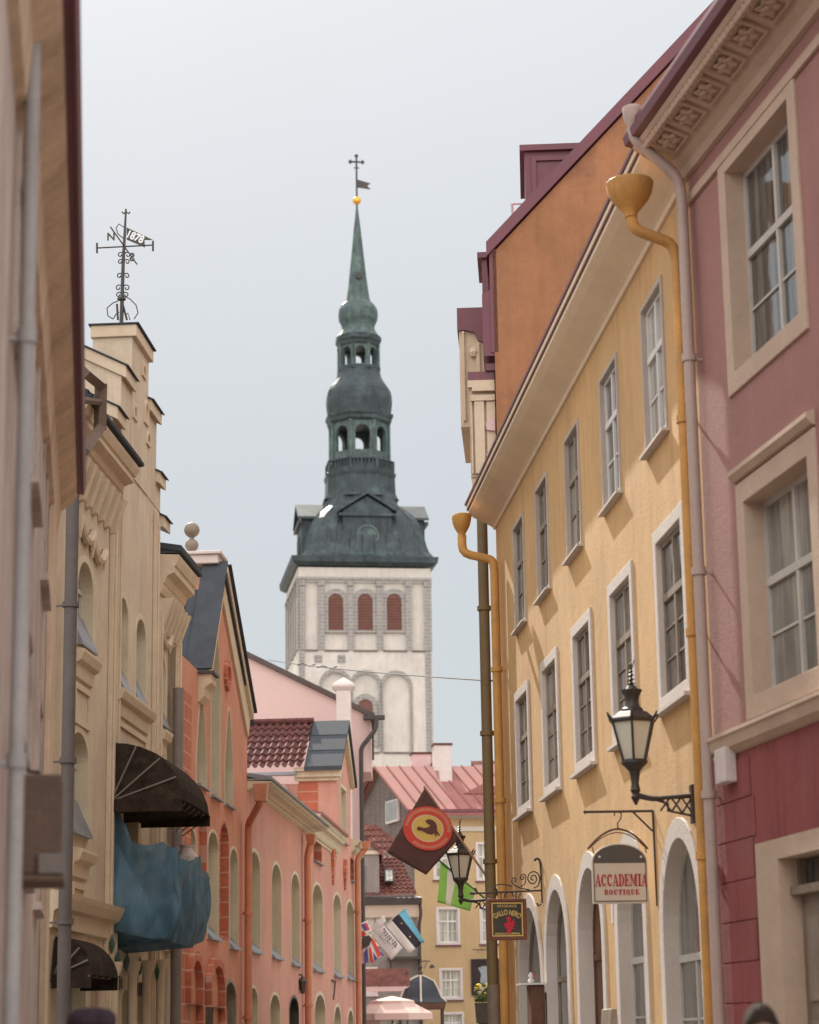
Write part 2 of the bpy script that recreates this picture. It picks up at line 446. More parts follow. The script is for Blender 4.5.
def yellow_house():
    T = thing('ochre_house', 'long ochre plastered house with grey window trim, sunlit, right of the street', 'house', FY)
    holes = []
    # window columns from the far corner towards the camera
    farx = [(512.4, 534, 522), (534.6, 494, 548), (563.8, 445, 583.5), (599.7, 386, 623.5), (641.5, 320.5, 675)]
    boty = [636.5, 601.6, 562.5, 514, 458]
    topy = [534, 494, 445, 386, 320.5]
    sF = [S(x, y, .06) for (x, _, _), y in zip(farx, boty)]
    hb = sum(H(x, b, .06) for (x, _, _), b in zip(farx, boty)) / 5
    ht = sum(H(x - .02 * (b - t), t) for (x, _, _), b, t in zip(farx, boty, topy)) / 5
    W = 1.14; W2 = 1.5
    for k, s1 in enumerate(sF):
        holes.append(window(T, FY, s1 - W, s1, hb, ht, w=.055, rec=.035, bars=(1, 1, 1), tr=.36, sash='whitesash' if k > 2 else 'greywood', gl=('glass', 'glassdark', 'glasspale', 'glassdark', 'glasspale')[k], sur='trimdull', sill=.055, sillh=.025, sillm='trim', fw=.04))
    px2 = [(515, 698, 819), (541.6, 669, 800.3), (572.7, 627.6, 776.5), (610, 588, 747), (656.5, 538.7, 714.3)]
    hb2 = sum(H(x, b, .05) for x, t, b in px2) / 5; ht2 = sum(H(x - .02 * (b - t), t) for x, t, b in px2) / 5
    for k, s1 in enumerate(sF):
        s1 = S(px2[k][0], px2[k][2], .05)
        holes.append(window(T, FY, s1 - W2, s1, hb2, ht2, w=.14, rec=.035, bars=(1, 1, 2), tr=.36, sash='greywood', gl=('glassdark', 'glass', 'glassdark', 'glass', 'glassdark')[k], sill=.06, sillh=.035, fw=.05))
    # more of the house towards the camera is hidden behind its neighbour's pipe: ground floor arches
    ar = [(518, 544, 893), (545.7, 571, 873.6), (577.7, 607, 850), (617.6, 650, 829), (662.8, 708, 815)]
    topg = []
    for x0, x1, yt in ar:
        a, b = S(x0, 960), S(x1, 960); c = (x0 * .55 + x1 * .45)
        topg.append((min(a, b), max(a, b), H(c, yt)))
    for k, (a, b, h) in enumerate(topg):
        lo = .35 if k != 2 else .02
        sh = .55
        if k == 2:
            holes.append(window(T, FY, a, b, lo, h, w=.2, rec=.16, kind='arch', bars=(0, 1), tr=.3, sash='wood', gl='wood', sill=0, name='door'))
        else:
            holes.append(window(T, FY, a, b, lo, h, w=.2, rec=.12, kind='arch', bars=(1, 1, 2), tr=.38, sash='greywood' if k < 2 else 'sash', gl='glassdark', sill=0))
    wm = MB(FY); wm.wall(rect(sN, 0, 0, eave), holes, 0, -.55)
    wm.box(-.5, -.002, -8, -.551, 0, eave); wm.box(sN, sN + .5, -8, -.551, 0, eave); wm.box(sN, 0, -8.5, -8, 0, eave)
    wm.build('wall', 'yellow', T)
    fl = MB(FY); fl.box(sN + .5, -.5, -7.9, -.56, eave * .33, eave * .33 + .1); fl.box(sN + .5, -.5, -7.9, -.56, eave * .66, eave * .66 + .1); fl.build('floor_slab', 'greywall', T)
    # cove cornice
    c = MB(FY)
    prof = [(0, eave - .02), (.03, eave - .02), (.05, eave + .02), (.09, eave + .045), (.2, eave + .10), (.34, eave + .17), (.43, eave + .23), (.43, eave + .29), (.46, eave + .30), (.46, eave + .36), (0, eave + .36)]
    c.prof(prof, sN + .05, .05); c.build('cornice', 'yellowcornice', T)
    g = MB(FY)
    g.prof([(.43, eave + .365), (.48, eave + .365), (.485, eave + .395), (.43, eave + .40)], sN + .05, .06); g.build('gutter', 'maroon', T)
    r = MB(FY); r.quad((sN, .45, eave + .40), (.06, .45, eave + .40), (.06, -4.2, eave + 2.4), (sN, -4.2, eave + 2.4), .12)
    r.quad((sN, -4.2, eave + 2.4), (.06, -4.2, eave + 2.4), (.06, -8.8, eave + .3), (sN, -8.8, eave + .3), .12); r.build('roof', 'maroon', T)
    # downpipes in the house's own colour
    sp = S(497.5, 700, .13)
    pipe(T, FY, [(sp + .02, .62, H(464, 511, .62) - .30), (sp + .02, .62, H(466, 538, .62) - .12), (sp, .15, H(495, 556, .15)), (sp, .13, H(495, 556, .15) - .15), (sp, .13, .1)], .068, 'ypipe')
    rainhead(T, FY, sp + .02, .62, H(464, 511, .62), .27, 'ypipe', .30, d=.15)
    sp = S(700, 780, .12)
    zz = H(634, 174, .55) - .30
    pipe(T, FY, [(sp - .05, .55, zz), (sp - .05, .53, zz - .16), (sp, .16, H(672, 247, .14)), (sp, .12, H(672, 247, .14) - .15), (sp, .12, .1)], .055, 'ypipe')
    rainhead(T, FY, sp - .05, .55, H(634, 174, .55), .25, 'ypipe', .30, d=.22)
    # base course
    b = MB(FY); 
    for i in range(6):
        edges = [sN] + [v for q in sorted(topg) for v in (q[0], q[1])] + [0]
        a0, a1 = edges[2 * i], edges[2 * i + 1]
        if a1 - a0 > .05: b.box(a0 + .005, a1 - .005, .003, .04, 0, .5)
    b.build('plinth', 'greywall', T)
    # number plate by the door
    n = MB(FY); a, h = FY.pix(614.5, 913); n.box(a - .06, a + .06, .003, .03, h - .12, h + .12); n.build('number_plate', 'chimney', T, bevel=.005)
    return topg, hb2
TOPG, HB2 = yellow_house()

# ---------------------------------------------------------------- red house
RO = FY.world(sN, 0.0, 0)
FR = Frame((RO.x, RO.y, 0), -10.3, +1)
def red_house():
    fr = FR; S, H = fr.S, fr.H
    T = thing('red_house', 'dusky red plastered house with carved cornice at the right edge', 'house', fr)
    L = -12.5
    hcb = H(686, 183, 0)          # underside of cornice at the wall
    holes = []
    a, b = S(725, 280), S(807, 280)
    h1 = H(717.6, 164); h0 = H(731, 398)
    holes.append(window(T, fr, b, a, h0, h1, w=.18, rec=.15, bars=(1, 1, 1), tr=.42, sur='redtrim', sash='sash', gl='glassdark', sill=0))
    dS = 4.1
    holes.append(window(T, fr, b - dS, a - dS, h0, h1, w=.18, rec=.15, bars=(1, 1, 1), tr=.42, sur='redtrim', sash='sash', gl='glassdark', sill=0))
    holes.append(window(T, fr, b - 2 * dS, a - 2 * dS, h0, h1, w=.18, rec=.15, bars=(1, 1, 1), tr=.42, sur='redtrim', sash='sash', gl='glassdark', sill=0))
    # open casement of the nearer window
    cs = a - dS - .02
    for (y0, y1) in ((28, 92), (112, 248)):
        s_, z1 = fr.pix(808, y0, .3); _, z0 = fr.pix(812, y1, .3)
        c = MB(fr)
        o0, o1 = .05, .42
        z0 -= .05
        c.box(cs - .03, cs + .0, o0, o0 + .06, z0, z1); c.box(cs - .03, cs + .0, o1 - .06, o1, z0, z1)
        c.box(cs - .03, cs, o0 + .06, o1 - .06, z1 - .06, z1); c.box(cs - .03, cs, o0 + .06, o1 - .06, z0, z0 + .06)
        w = c.build('casement', 'redtrim', T)
        c = MB(fr); c.box(cs - .02, cs - .012, o0 + .05, o1 - .05, z0 + .05, z1 - .05); c.build('pane', 'glassdark', w)
    a2, b2 = S(743, 600), S(826, 600)
    hb = H(748, 722); ht = H(735, 488)
    for k in range(3):
        o_ = k * dS
        holes.append(window(T, fr, b2 - o_, a2 - o_, hb, ht, w=.19, rec=.15, bars=(1, 1, 1), tr=.42, sur='redtrim', sash='sash', gl='glass', sill=0))
        hd = MB(fr); hd.prof([(.003, ht + .02), (.04, ht + .03), (.08, ht + .08), (.08, ht + .12), (.003, ht + .15)], b2 - o_, a2 - o_ + .02); hd.build('hood_mould', 'redtrim', T)
    # door / shop opening in the base
    ad, bd = S(765, 930), S(765, 930) - 2.6
    hd_ = H(763.6, 844)
    holes.append(rect(bd, ad, .02, hd_))
    hband = H(716, 745)
    wm = MB(fr)
    up = [q for q in holes if q[0][1] > hband - .3]
    wm.wall(rect(L, 0, hband, hcb + .02), up, 0, -.5)
    wm.box(-.5, -.002, -8, -.501, hband, hcb + 1); wm.box(L, 0, -8.5, -8.001, 0, hcb + 1); wm.box(L, L + .5, -8, -.501, 0, hcb + 1)
    wm.build('wall', 'red', T)
    bm = MB(fr); bm.wall(rect(L, 0, 0, hband - .14), [holes[-1]], .02, -.5)
    bm.box(-.5, -.002, -8, -.501, 0, hband - .002)
    bm.build('base_wall', 'redbase', T)
    # rustication joints: thin recessed-looking courses built as proud blocks
    rb = MB(fr)
    z = .5
    k = 0
    while z < hband - .5:
        x = -.02 if k % 2 else -.02
        seg = [(-1.0 if k % 2 else -.55), ad + .03]
        prev = -.015
        for e in seg:
            if prev - e > .1: rb.box(e + .006, prev - .006, .021, .030, z + .006, z + .34 - .006)
            prev = e
        z += .34; k += 1
    rb.build('rustic_block', 'redbase', T, bevel=.003)
    bd_ = MB(fr); bd_.prof([(.0, hband - .16), (.05, hband - .14), (.10, hband - .10), (.12, hband - .02), (.14, hband), (.14, hband + .03), (.0, hband + .08)], L, -.16); bd_.build('string_course', 'redtrim', T)
    # door surround, transom light, panelled shutters
    d = MB(fr); d.ring(rect(bd - .005, ad + .005, .0, hd_ + .003), rect(bd + .42, ad - .54, .001, hd_ - .16), -.20, .05)
    ds = d.build('door_surround', 'redtrim', T)
    hz = H(797, 898, -.2)
    d = MB(fr); d.box(bd + .43, ad - .55, -.19, -.13, .02, hz); d.box(bd + .43, ad - .55, -.19, -.04, hz, hz + .07)
    for k in range(2):
        for m_ in range(3):
            x0 = bd + .53 + k * .76
            d.box(x0, x0 + .62, -.13, -.105, .25 + m_ * .8, .9 + m_ * .8)
    dd = d.build('door', 'greywood', T, bevel=.006)
    d = MB(fr); d.box(bd + .43, ad - .55, -.19, -.17, hz + .072, hd_ - .165); d.build('pane', 'glassdark', dd)
    for k in range(4):
        d = MB(fr)
        x0 = bd + .43 + k * (ad - bd - .98 - .06) / 3
        d.box(x0, x0 + .06, -.165, -.11, hz + .072, hd_ - .165)
        d.build('transom_bar', 'greywood', dd)
    # cornice with carved panels
    ho = H(650, 122, .52)
    hc = ho - hcb
    c = MB(fr)
    P = [(.003, hcb + .0), (.05, hcb + .01), (.07, hcb + .09), (.12, hcb + .13),
         (.16, hcb + .17), (.40, hcb + .17 + (hc - .17) * .62), (.42, hcb + .17 + (hc - .17) * .62), (.43, hcb + hc * .78), (.49, hcb + hc * .86), (.52, hcb + hc * .98), (0, hcb + hc)]
    c.prof(P, L, .06); c.prof([(.003, hcb - .26), (.035, hcb - .26), (.035, hcb - .17), (.003, hcb - .17)], L, .03); cn = c.build('cornice', 'redtrim', T)
    m_ = MB(fr)
    zA, zB = hcb + .17, hcb + .17 + (hc - .17) * .62
    n = 22
    for k in range(n):
        sc = -.42 - k * .56
        m_ = MB(fr)
        def Q(ds, du, dn): u = .5 + du; return (sc + ds, .16 + .26 * u + dn * .75, zA + (zB - zA) * u - dn * .65)
        fr4 = []
        for (a_, b_, dn) in ((.23, .46, .0), (.23, .46, .03), (.19, .38, .03), (.17, .34, .004)):
            fr4.append([Q(x * a_, y * b_, dn) for x, y in ((-1, -1), (1, -1), (1, 1), (-1, 1))])
        m_.loop(fr4, capa=False, capb=False)
        rs = []
        N = 30
        for (r_, dn, pw_) in ((.155, .0, .22), (.15, .028, .22), (.10, .045, .18), (.06, .03, .1), (.05, .055, .0), (.02, .065, 0)):
            rs.append([Q(r_ * (1 + pw_ * math.cos(6 * t)) * math.cos(t), 1.9 * r_ * (1 + pw_ * math.cos(6 * t)) * math.sin(t), dn) for t in [2 * PI * j / N for j in range(N)]])
        m_.loop(rs); m_.build('carved_panel', 'redtrim', cn)
    e = MB(fr)
    pts_, rr_ = [], []
    for k in range(110):
        for q_, r_ in ((0, .022), (.026, .038), (.052, .044), (.078, .038)): pts_.append((-k * .105 - q_, .45, hcb + hc * .79)); rr_.append(r_)
    e.tube(pts_, rr_, 6)
    e.build('egg_moulding', 'redtrim', cn)
    g = MB(fr); g.prof([(.50, ho + .0), (.58, ho + .02), (.60, ho + .10), (.54, ho + .16), (.45, ho + .16)], L, .10); g.build('gutter', 'maroon', T)
    r = MB(fr); r.quad((L, .56, ho + .2), (.14, .56, ho + .2), (.14, -3.9, ho + 4.4), (L, -3.9, ho + 4.4), .14)
    r.quad((L, -3.9, ho + 4.4), (.14, -3.9, ho + 4.4), (.14, -8.9, ho + .2), (L, -8.9, ho + .2), .14); r.build('roof', 'maroon', T)
    s_ = S(683, 240, .12); s2 = S(710.5, 780, .12); sp = (s_ + s2) / 2 + .02
    pipe(T, fr, [(sp + .03, .56, H(632, 118, .56) - .1), (sp + .03, .54, H(634, 142, .54)), (sp, .15, H(678, 178, .14)), (sp, .12, H(678, 178, .14) - .2), (sp, .12, .1)], .052, 'pinkpipe')
    rainhead(T, fr, sp + .03, .56, H(632, 108, .56), .115, 'pinkpipe', .24)
    # junction box
    bx = MB(fr); a, h = fr.pix(716, 768, .12); bx.box(a - .30, a - .02, .03, .14, h - .15, h + .15)
    o = bx.build('junction_box', 'chimney', T, bevel=.012)
red_house()

# ---------------------------------------------------------------- tall house with the bare orange gable
OO = atY(496, 400, 35.75)
FO = Frame((OO.x, OO.y, 0), 93.0, -1)       # the gable, facing the camera
FH = Frame((OO.x, OO.y, 0), 3.0, +1)        # its street front
def gable_house():
    T = thing('gabled_house', 'tall house with bare orange firewall gable and maroon metal roof', 'house', FO)
    he = FO.H(504, 253); x1, h1 = FO.pix(715, 20)
    sl = (h1 - he) / (x1 - 0.05); R = 7.0; hr = he + sl * R
    w = MB(FO); w.prism([(0, 0), (2 * R, 0), (2 * R, he), (R, hr), (0, he)], 0, -.4)
    w.build('gable_wall', 'orange', T)
    w = MB(FO); w.box(.1, .5, -11, -.401, 0, he); w.box(2 * R - .5, 2 * R - .1, -11, -.401, 0, he); w.prism([(0, 0), (2 * R, 0), (2 * R, he), (R, hr), (0, he)], -11, -11.4)
    w.build('wall', 'beige', T)
    r = MB(FO)
    for q in (-1, 1):
        xe = R + q * (R + .10); ze = he - .10 * sl
        r.loop([[(xe, .07, ze + .04), (xe, .07, ze + .29), (xe, -11.6, ze + .29), (xe, -11.6, ze + .04)],
                [(R, .07, hr + .04), (R, .07, hr + .29), (R, -11.6, hr + .29), (R, -11.6, hr + .04)]])
    r.build('roof', 'maroon', T)
    # roof dormers on the street slope: box in the plane of the gable, set back
    def dormer(px0, px1, py0, py1, o, dep, name='dormer', bx='maroon', over=.08):
        a, zt = FO.pix(px0, py0, o); b, zb = FO.pix(px1, py1, o)
        d = MB(FO); d.box(a, b, o - dep, o, zb, zt - .06)
        t = d.build(name, bx, T)
        d = MB(FO); d.box(a - over, b, o - dep - over, o + over, zt - .058, zt + .05); d.build('dormer_roof', 'maroon', t)
        return t, a, b, zt, zb
    t, a, b, zt, zb = dormer(524, 600, 149, 215, -1.6, 2.2)
    d = MB(FO); d.ring(rect(a + .12, b, zb - .2, zt - .16), rect(a + .2, b - .1, zb - .15, zt - .24), -1.598, -1.56); d.build('dormer_frame', 'maroon', t)
    t, a, b, zt, zb = dormer(481.5, 500, 256, 300, -4.2, 1.3)
    # snow guard / little railing
    g = MB(FO)
    a, z1 = FO.pix(512, 204, -1.0); b, z0 = FO.pix(531, 228, -1.0)
    g.tube([(a, -1.0, z0 - .25), (a, -1.0, z1), (b, -1.0, z1), (b, -1.0, z0)], .022, 6); g.tube([(a, -1.5, z0 - .25), (a, -1.5, z1), (b, -1.5, z1)], .022, 6)
    g.tube([(a, -1.0, z1), (a, -1.5, z1)], .022, 6)
    g.box(a + .12, b, -1.2, -1.19, z0, z1 - .03)
    g.build('roof_railing', 'pinkchim', T)
    # dark maroon box gutter at the eave, seen end-on
    a, z1 = FO.pix(482, 296, -.1); b, z0 = FO.pix(495, 357, -.1)
    g = MB(FO); g.loop([[(a, -.02, z0), (b, -.02, z0), (b, -1.6, z0), (a, -1.6, z0)], [(a, -.02, z1), (b + .03, -.02, z1 + .13), (b + .03, -1.6, z1 + .13), (a, -1.6, z1)]]); g.build('box_gutter', 'maroon', T)
    a, z1 = FO.pix(496, 247, .02); b, z0 = FO.pix(492.5, 352, .02)
    g = MB(FO); g.box(a - .12, a - .003, -.9, -.0, z0, z1 - .03); g.build('fascia', 'maroon', T)
    # ornate street gable further along: cap, scroll, wall
    o = -3.0
    a, z1 = FO.pix(458.5, 309, o); b, z0 = FO.pix(492, 372, o); _, zm = FO.pix(470, 331, o)
    g = MB(FO); g.box(a, b, o - 2.6, o, z0 - 1.0, zm)
    pr = g.build('street_gable', 'beigetrim', T)
    g = MB(FO); g.box(a - .03, b, o - 2.65, o + .06, zm + .002, z1)
    xx = a + .05
    g.prism([(a + .10, zm - .002), (b, zm - .002), (b, zm - .30), (a + .34, zm - .20), (a + .28, zm - .05)], o + .003, o + .08)
    g.build('gable_cap', 'maroon', pr)
    g = MB(FO)
    g.box(a + .05, a + .09, o + .003, o + .07, z0 - .9, zm - .02); g.box(a + .30, a + .36, o + .003, o + .09, z0 - .5, zm - .25)
    g.lathe(a + .26, o + .05, [(.06, zm - .5), (.09, zm - .42), (.05, zm - .33)], 8)
    g.build('scroll', 'beigetrim', pr)
    # near bay: pilaster block with maroon cap, corbel below
    o = -.15
    a, z1 = FO.pix(467.5, 372, o); b, zc = FO.pix(498, 380, o); _, z0 = FO.pix(470, 477, o)
    b = -.02
    g = MB(FO); g.box(a, b, o - 2.2, o, z1 - (z1 - zc), z1 + .0); g.box(a + .3, b + .02, o - .7, o + .05, z1 + .002, z1 + .12)
    g.build('bay_cap', 'maroon', T)
    g = MB(FO); g.box(a + .02, b, o - 2.1, o - .03, z0, zc - .002)
    bay = g.build('bay', 'beige', T)
    g = MB(FO)
    g.box(a + .0, b, o - .029, o + .04, zc - .12, zc - .004); g.box(a + .07, b, o - .029, o + .09, zc - .20, zc - .121); g.box(a + .05, b, o - .029, o + .06, zc - .36, zc - .26)
    g.box(a + .10, a + .26, o - .029, o + .05, z0 + .05, zc - .37); g.box(a + .30, b, o - .029, o + .03, z0 - .05, zc - .37)
    g.box(a + .045, a + .065, o - .029, o + .02, z0 + .05, zc - .37)
    g.build('pilaster', 'beigetrim', bay)
    g = MB(FO); _, zz = FO.pix(470, 432, o)
    for zq in (FO.H(490, 425, o), FO.H(490, 456, o)):
        g.prism([(b - .14, zq - .10), (b - .005, zq - .12), (b - .005, zq + .10), (b - .11, zq + .08), (b - .16, zq)], o + .051, o + .075)
    g.build('tie_plate', 'pinkchim', bay)
    g = MB(FO)
    pts = [(a + .02, z0 - .005), (a + .26, z0 - .005), (b, z0 - .35), (b, z0 - .75), (b - .10, z0 - .55), (a + .16, z0 - .30), (a + .05, z0 - .18)]
    g.prism(pts, o - .4, o - .05); g.build('corbel', 'beigetrim', bay)
    # dark drainpipe at the corner
    a, _ = FO.pix(488.5, 800, .25)
    pipe(T, FO, [(a - .02, .12, FO.H(480, 515, .1) + .55), (a, .25, FO.H(480, 515, .1)), (a, .25, FO.H(485, 985, .25))], .085, mat('olive_brown_pipe', (.17, .125, .065), var=.15, rough=.6))
    z = FO.H(485, 985, .25)
    g = MB(FO); g.tube([(a + .01, .25, z), (a + .01, .25, .1)], .10, 14); g.build('pipe_boot', 'greypipe', T, smooth=True)
gable_house()
# ================================================================ LEFT SIDE OF THE STREET
FL = Frame((-6.6, 0, 0), 4.0, -1)      # common line of the left-hand fronts (x = -6.6 + .07 y)
def sub(fr, s):
    p = fr.world(s, 0, 0); return Frame((p.x, p.y, 0), math.degrees(fr.a), fr.sgn)

def cornice_prof(z0, z1, d, steps=5):
    """classical cornice profile from the wall at z0 out to d at z1"""
    h = z1 - z0
    return [(0, z0), (.03, z0), (.03, z0 + .12 * h), (.07, z0 + .14 * h), (.10, z0 + .26 * h), (.10, z0 + .34 * h), (d * .35, z0 + .38 * h), (d * .45, z0 + .52 * h),
            (d * .78, z0 + .60 * h), (d * .78, z0 + .74 * h), (d * .86, z0 + .76 * h), (d * .98, z0 + .92 * h), (d, z0 + h), (0, z0 + h + .02)]

# ---------------------------------------------------------------- beige house with stepped gable
def beige_house():
    s0 = FL.S(52, 700); fr = sub(FL, s0); S, H = fr.S, fr.H
    T = thing('stepped_gable_house', 'beige stone-plastered house with stepped gable on the left', 'house', fr)
    L = S(176, 800)
    sA, sB = S(112.5, 620), S(156, 640)          # near bay | gable bay | far bay
    e1 = H(112, 440); holes = []
    ztA = H(130, 500, .0)
    # near bay
    holes.append(niche(T, fr, S(75, 620), S(94, 620), H(74, 642), H(90, 560), depth=.20, ring=.10, rise=.5))
    holes.append(niche(T, fr, S(67, 800), S(88.5, 800), H(68, 832), H(82, 727), depth=.20, ring=.10, rise=.4))
    # gable bay: pair of arched windows
    holes.append(niche(T, fr, S(117, 640), S(128.5, 640), H(117, 688), H(123, 592), depth=.20, ring=.09, rise=.4))
    holes.append(niche(T, fr, S(134.5, 650), S(146.5, 650), H(135, 705), H(141, 614), depth=.20, ring=.09, rise=.4))
    # far bay
    holes.append(niche(T, fr, S(156.5, 690), S(166, 690), H(157, 724), H(160, 648), depth=.20, ring=.09, rise=.4))
    # balcony door and ground floor openings
    holes.append(niche(T, fr, S(121, 850), S(138, 850), H(125, 880), H(128, 800), depth=.35, ring=.08, kind='rect'))
    holes.append(niche(T, fr, S(150, 850), S(160, 850), H(155, 890), H(155, 825), depth=.35, ring=.08, kind='rect'))
    g0 = .3
    for a, b in ((66, 86), (97, 108), (120, 130), (136, 143), (148, 155)):
        holes.append(niche(T, fr, S(a, 1000), S(b, 1000), g0, H(b - 4, 968 if a < 90 else 985), depth=.20, ring=.07, kind='arch' if a > 90 else 'rect', rise=.25, gl='glassdark'))
    topz = [H(112, 470, 0), H(156, 540, 0), H(174, 600, 0)]
    eA = H(140, 478, .0); 
    # heights of the parts
    hEA = H(112.5, 505, 0)      # underside of near cornice at the pilaster
    hG = H(150.6, 362)          # top of gable pillar
    hEC = H(160, 610, 0)
    w = MB(fr)
    w.wall([(0, 0), (L, 0), (L, hEC + .9), (sB, hEC + .9), (sB, hEC + 1.6), (sA, hEC + 1.6), (sA, hEA + .7), (0, hEA + .7)], holes, 0, -.5)
    w.box(0, .4, -9, -.501, 0, hEA + .7); w.box(L - .4, L, -9, -.501, 0, hEC + .9); w.box(0, L, -9.5, -9, 0, hEC + .9)
    w.build('wall', 'beige', T)
    f = MB(fr); f.box(.41, L - .41, -8.9, -.56, 3.9, 4.05); f.box(.41, L - .41, -8.9, -.56, hEC + .3, hEC + .45); f.build('floor_slab', 'greywall', T)
    # stepped gable: pillars of growing height
    pil = [(S(131, 345), S(147.5, 360)), ]
    a, b = pil[0][0], pil[0][1]
    hT = H(146, 352, 0)
    g = MB(fr)
    g.box(a, b, -.60, .02, hEC + 1.602, hT)
    aa, bb = S(120.5, 395), a - .002; hS = H(124, 372, 0)
    def step(x0, x1, dep, h, o1): g.loop([[(x0, o1, hEC + 1.602), (x0, -dep, hEC + 1.602), (x0, -dep, h + dep * .5), (x0, o1, h)], [(x1, o1, hEC + 1.602), (x1, -dep, hEC + 1.602), (x1, -dep, h + dep * .5), (x1, o1, h)]])
    step(aa, bb, .58, hS, .01)
    a3, b3 = S(112, 430), aa - .002; h3 = H(115.5, 413, 0)
    step(a3, b3, .56, h3, .005)
    c0, c1 = b + .002, S(156, 420); hc = H(155.5, 414, 0); step(c0, c1, .58, hc, .01)
    d0, d1 = c1 + .002, S(160, 500); hd = H(160, 480, 0); step(d0, d1, .56, hd, .005)
    f0, f1 = d1 + .002, S(164.5, 540); hf = H(164.5, 524, 0); step(f0, f1, .55, hf, .003)
    gb = g.build('stepped_gable', 'beige', T)
    # slits and small relief in the gable
    q = MB(fr)
    for (px, y0, y1) in ((142, 362, 378), (133, 402, 420), (144.5, 400, 425), (146.5, 430, 446)):
        sm = S(px, (y0 + y1) / 2); z0, z1 = H(px, y1), H(px, y0)
        q = MB(fr); q.ring(arch(sm - .16, sm + .16, z0, z1, .2), arch(sm - .11, sm + .11, z0 + .05, z1 - .07, .14), .021, .05); q.build('blind_arch', 'beigetrim', gb)
    cp = MB(fr)
    def cap(a, b, dep, h, slope=0.0, ov=.16, t=.05):
        cp.box(a - ov * .6, b + ov * .6, -dep - ov, ov, h + .12, h + .12 + t)
        return None
    caps = ((a, b, .60, hT, 0), (aa, bb, .58, hS, .5), (a3, b3, .56, h3, .5), (c0, c1, .58, hc, .5), (d0, d1, .56, hd, .5), (f0, f1, .55, hf, .5))
    def slant(m_, x0, x1, oa, ob, za, zb_, sl): m_.loop([[(x0, oa, za - oa * sl), (x0, ob, za - ob * sl), (x0, ob, zb_ - ob * sl), (x0, oa, zb_ - oa * sl)], [(x1, oa, za - oa * sl), (x1, ob, za - ob * sl), (x1, ob, zb_ - ob * sl), (x1, oa, zb_ - oa * sl)]])
    for (x0, x1, dep, h, sl) in caps:
        m_ = MB(fr); slant(m_, x0 - .04, x1 + .04, -dep - .03, .09, h - .13, h + .06, sl)
        m_.build('coping', 'beigetrim', gb, bevel=.01)
        m_ = MB(fr); slant(m_, x0 - .07, x1 + .07, -dep - .06, .13, h + .063, h + .085, sl); m_.build('cap_flashing', 'slate', gb)
    # big cornice on the near bay with brackets
    z0, z1, dd = H(112.5, 505, 0), H(141, 470, .40), .40
    cc = MB(fr); cc.prof(cornice_prof(z0, z1, dd), 0, sA - .12); cn = cc.build('cornice', 'beigetrim', T)
    g = MB(fr); g.prof([(.003, z1 + .03), (dd + .0, z1 + .03), (dd + .05, z1 + .04), (dd + .06, z1 + .08), (.003, z1 + .10)], -.1, sA - .08); g.build('gutter', 'slate', T)
    n = int(sA / .42)
    for k in range(n):
        x = sA - .25 - k * .42
        bk = MB(fr); bk.loop([[(x - .07, .004, z0 - .48), (x + .07, .004, z0 - .48), (x + .07, .08, z0 - .46), (x - .07, .08, z0 - .46)],
                              [(x - .08, .004, z0 + .03), (x + .08, .004, z0 + .03), (x + .08, .24, z0 + .03), (x - .08, .24, z0 + .03)]])
        bk.build('bracket', 'beigetrim', cn, bevel=.01)
    # far bay cornice
    z0c, z1c = H(158, 600, 0), H(192, 570, .36)
    cc = MB(fr); cc.prof(cornice_prof(z0c, z1c, .36), sB + .02, L + .05); cn2 = cc.build('cornice', 'beigetrim', T)
    g = MB(fr); g.prof([(.003, z1c + .03), (.36, z1c + .03), (.40, z1c + .04), (.41, z1c + .08), (.003, z1c + .10)], sB + .02, L + .1); g.build('gutter', 'slate', T)
    k = 0; x = sB + .2
    while x < L:
        bk = MB(fr); bk.loop([[(x - .06, .004, z0c - .5), (x + .06, .004, z0c - .5), (x + .06, .07, z0c - .48), (x - .06, .07, z0c - .48)],
                              [(x - .07, .004, z0c + .03), (x + .07, .004, z0c + .03), (x + .07, .26, z0c + .03), (x - .07, .26, z0c + .03)]])
        bk.build('bracket', 'beigetrim', cn2, bevel=.01); x += .32
    # garland relief under the cornices
    g = MB(fr)
    for cx_, zz in ((S(84, 520), H(84, 525)), (S(96, 540), H(96, 545)), (S(163, 632), H(163, 632))):
        P_, R_ = [], []
        for t in range(25):
            u = (t - 12) / 12; P_.append((cx_ + u * .42, .05, zz - .22 * (1 - u * u))); R_.append(.045 + .03 * abs(math.sin(t * .8)) * (1.1 - abs(u)))
        g = MB(fr); g.tube(P_, R_, 6)
        for sd_ in (-1, 1): g.tube([(cx_ + sd_ * .42, .05, zz + .03), (cx_ + sd_ * .44, .05, zz - .1), (cx_ + sd_ * .42, .04, zz - .28)], [.05, .045, .015], 6)
        g.build('garland', 'beigetrim', T, smooth=True)
    # pilasters dividing the bays
    for a, ztop, wd in ((sA - .30, z0 - .02, .24), (sA + .12, hEC + 1.5, .12), (sB - .34, hEC + 1.5, .14), (sB + .03, z0c - .02, .14), (L - .20, z0c - .02, .18)):
        pz = MB(fr); pz.box(a, a + wd, .003, .07, 0, ztop); pz.box(a + wd * .3, a + wd * .7, .07, .10, .0, ztop - .2); pz.build('pilaster', 'beigetrim', T, bevel=.008)
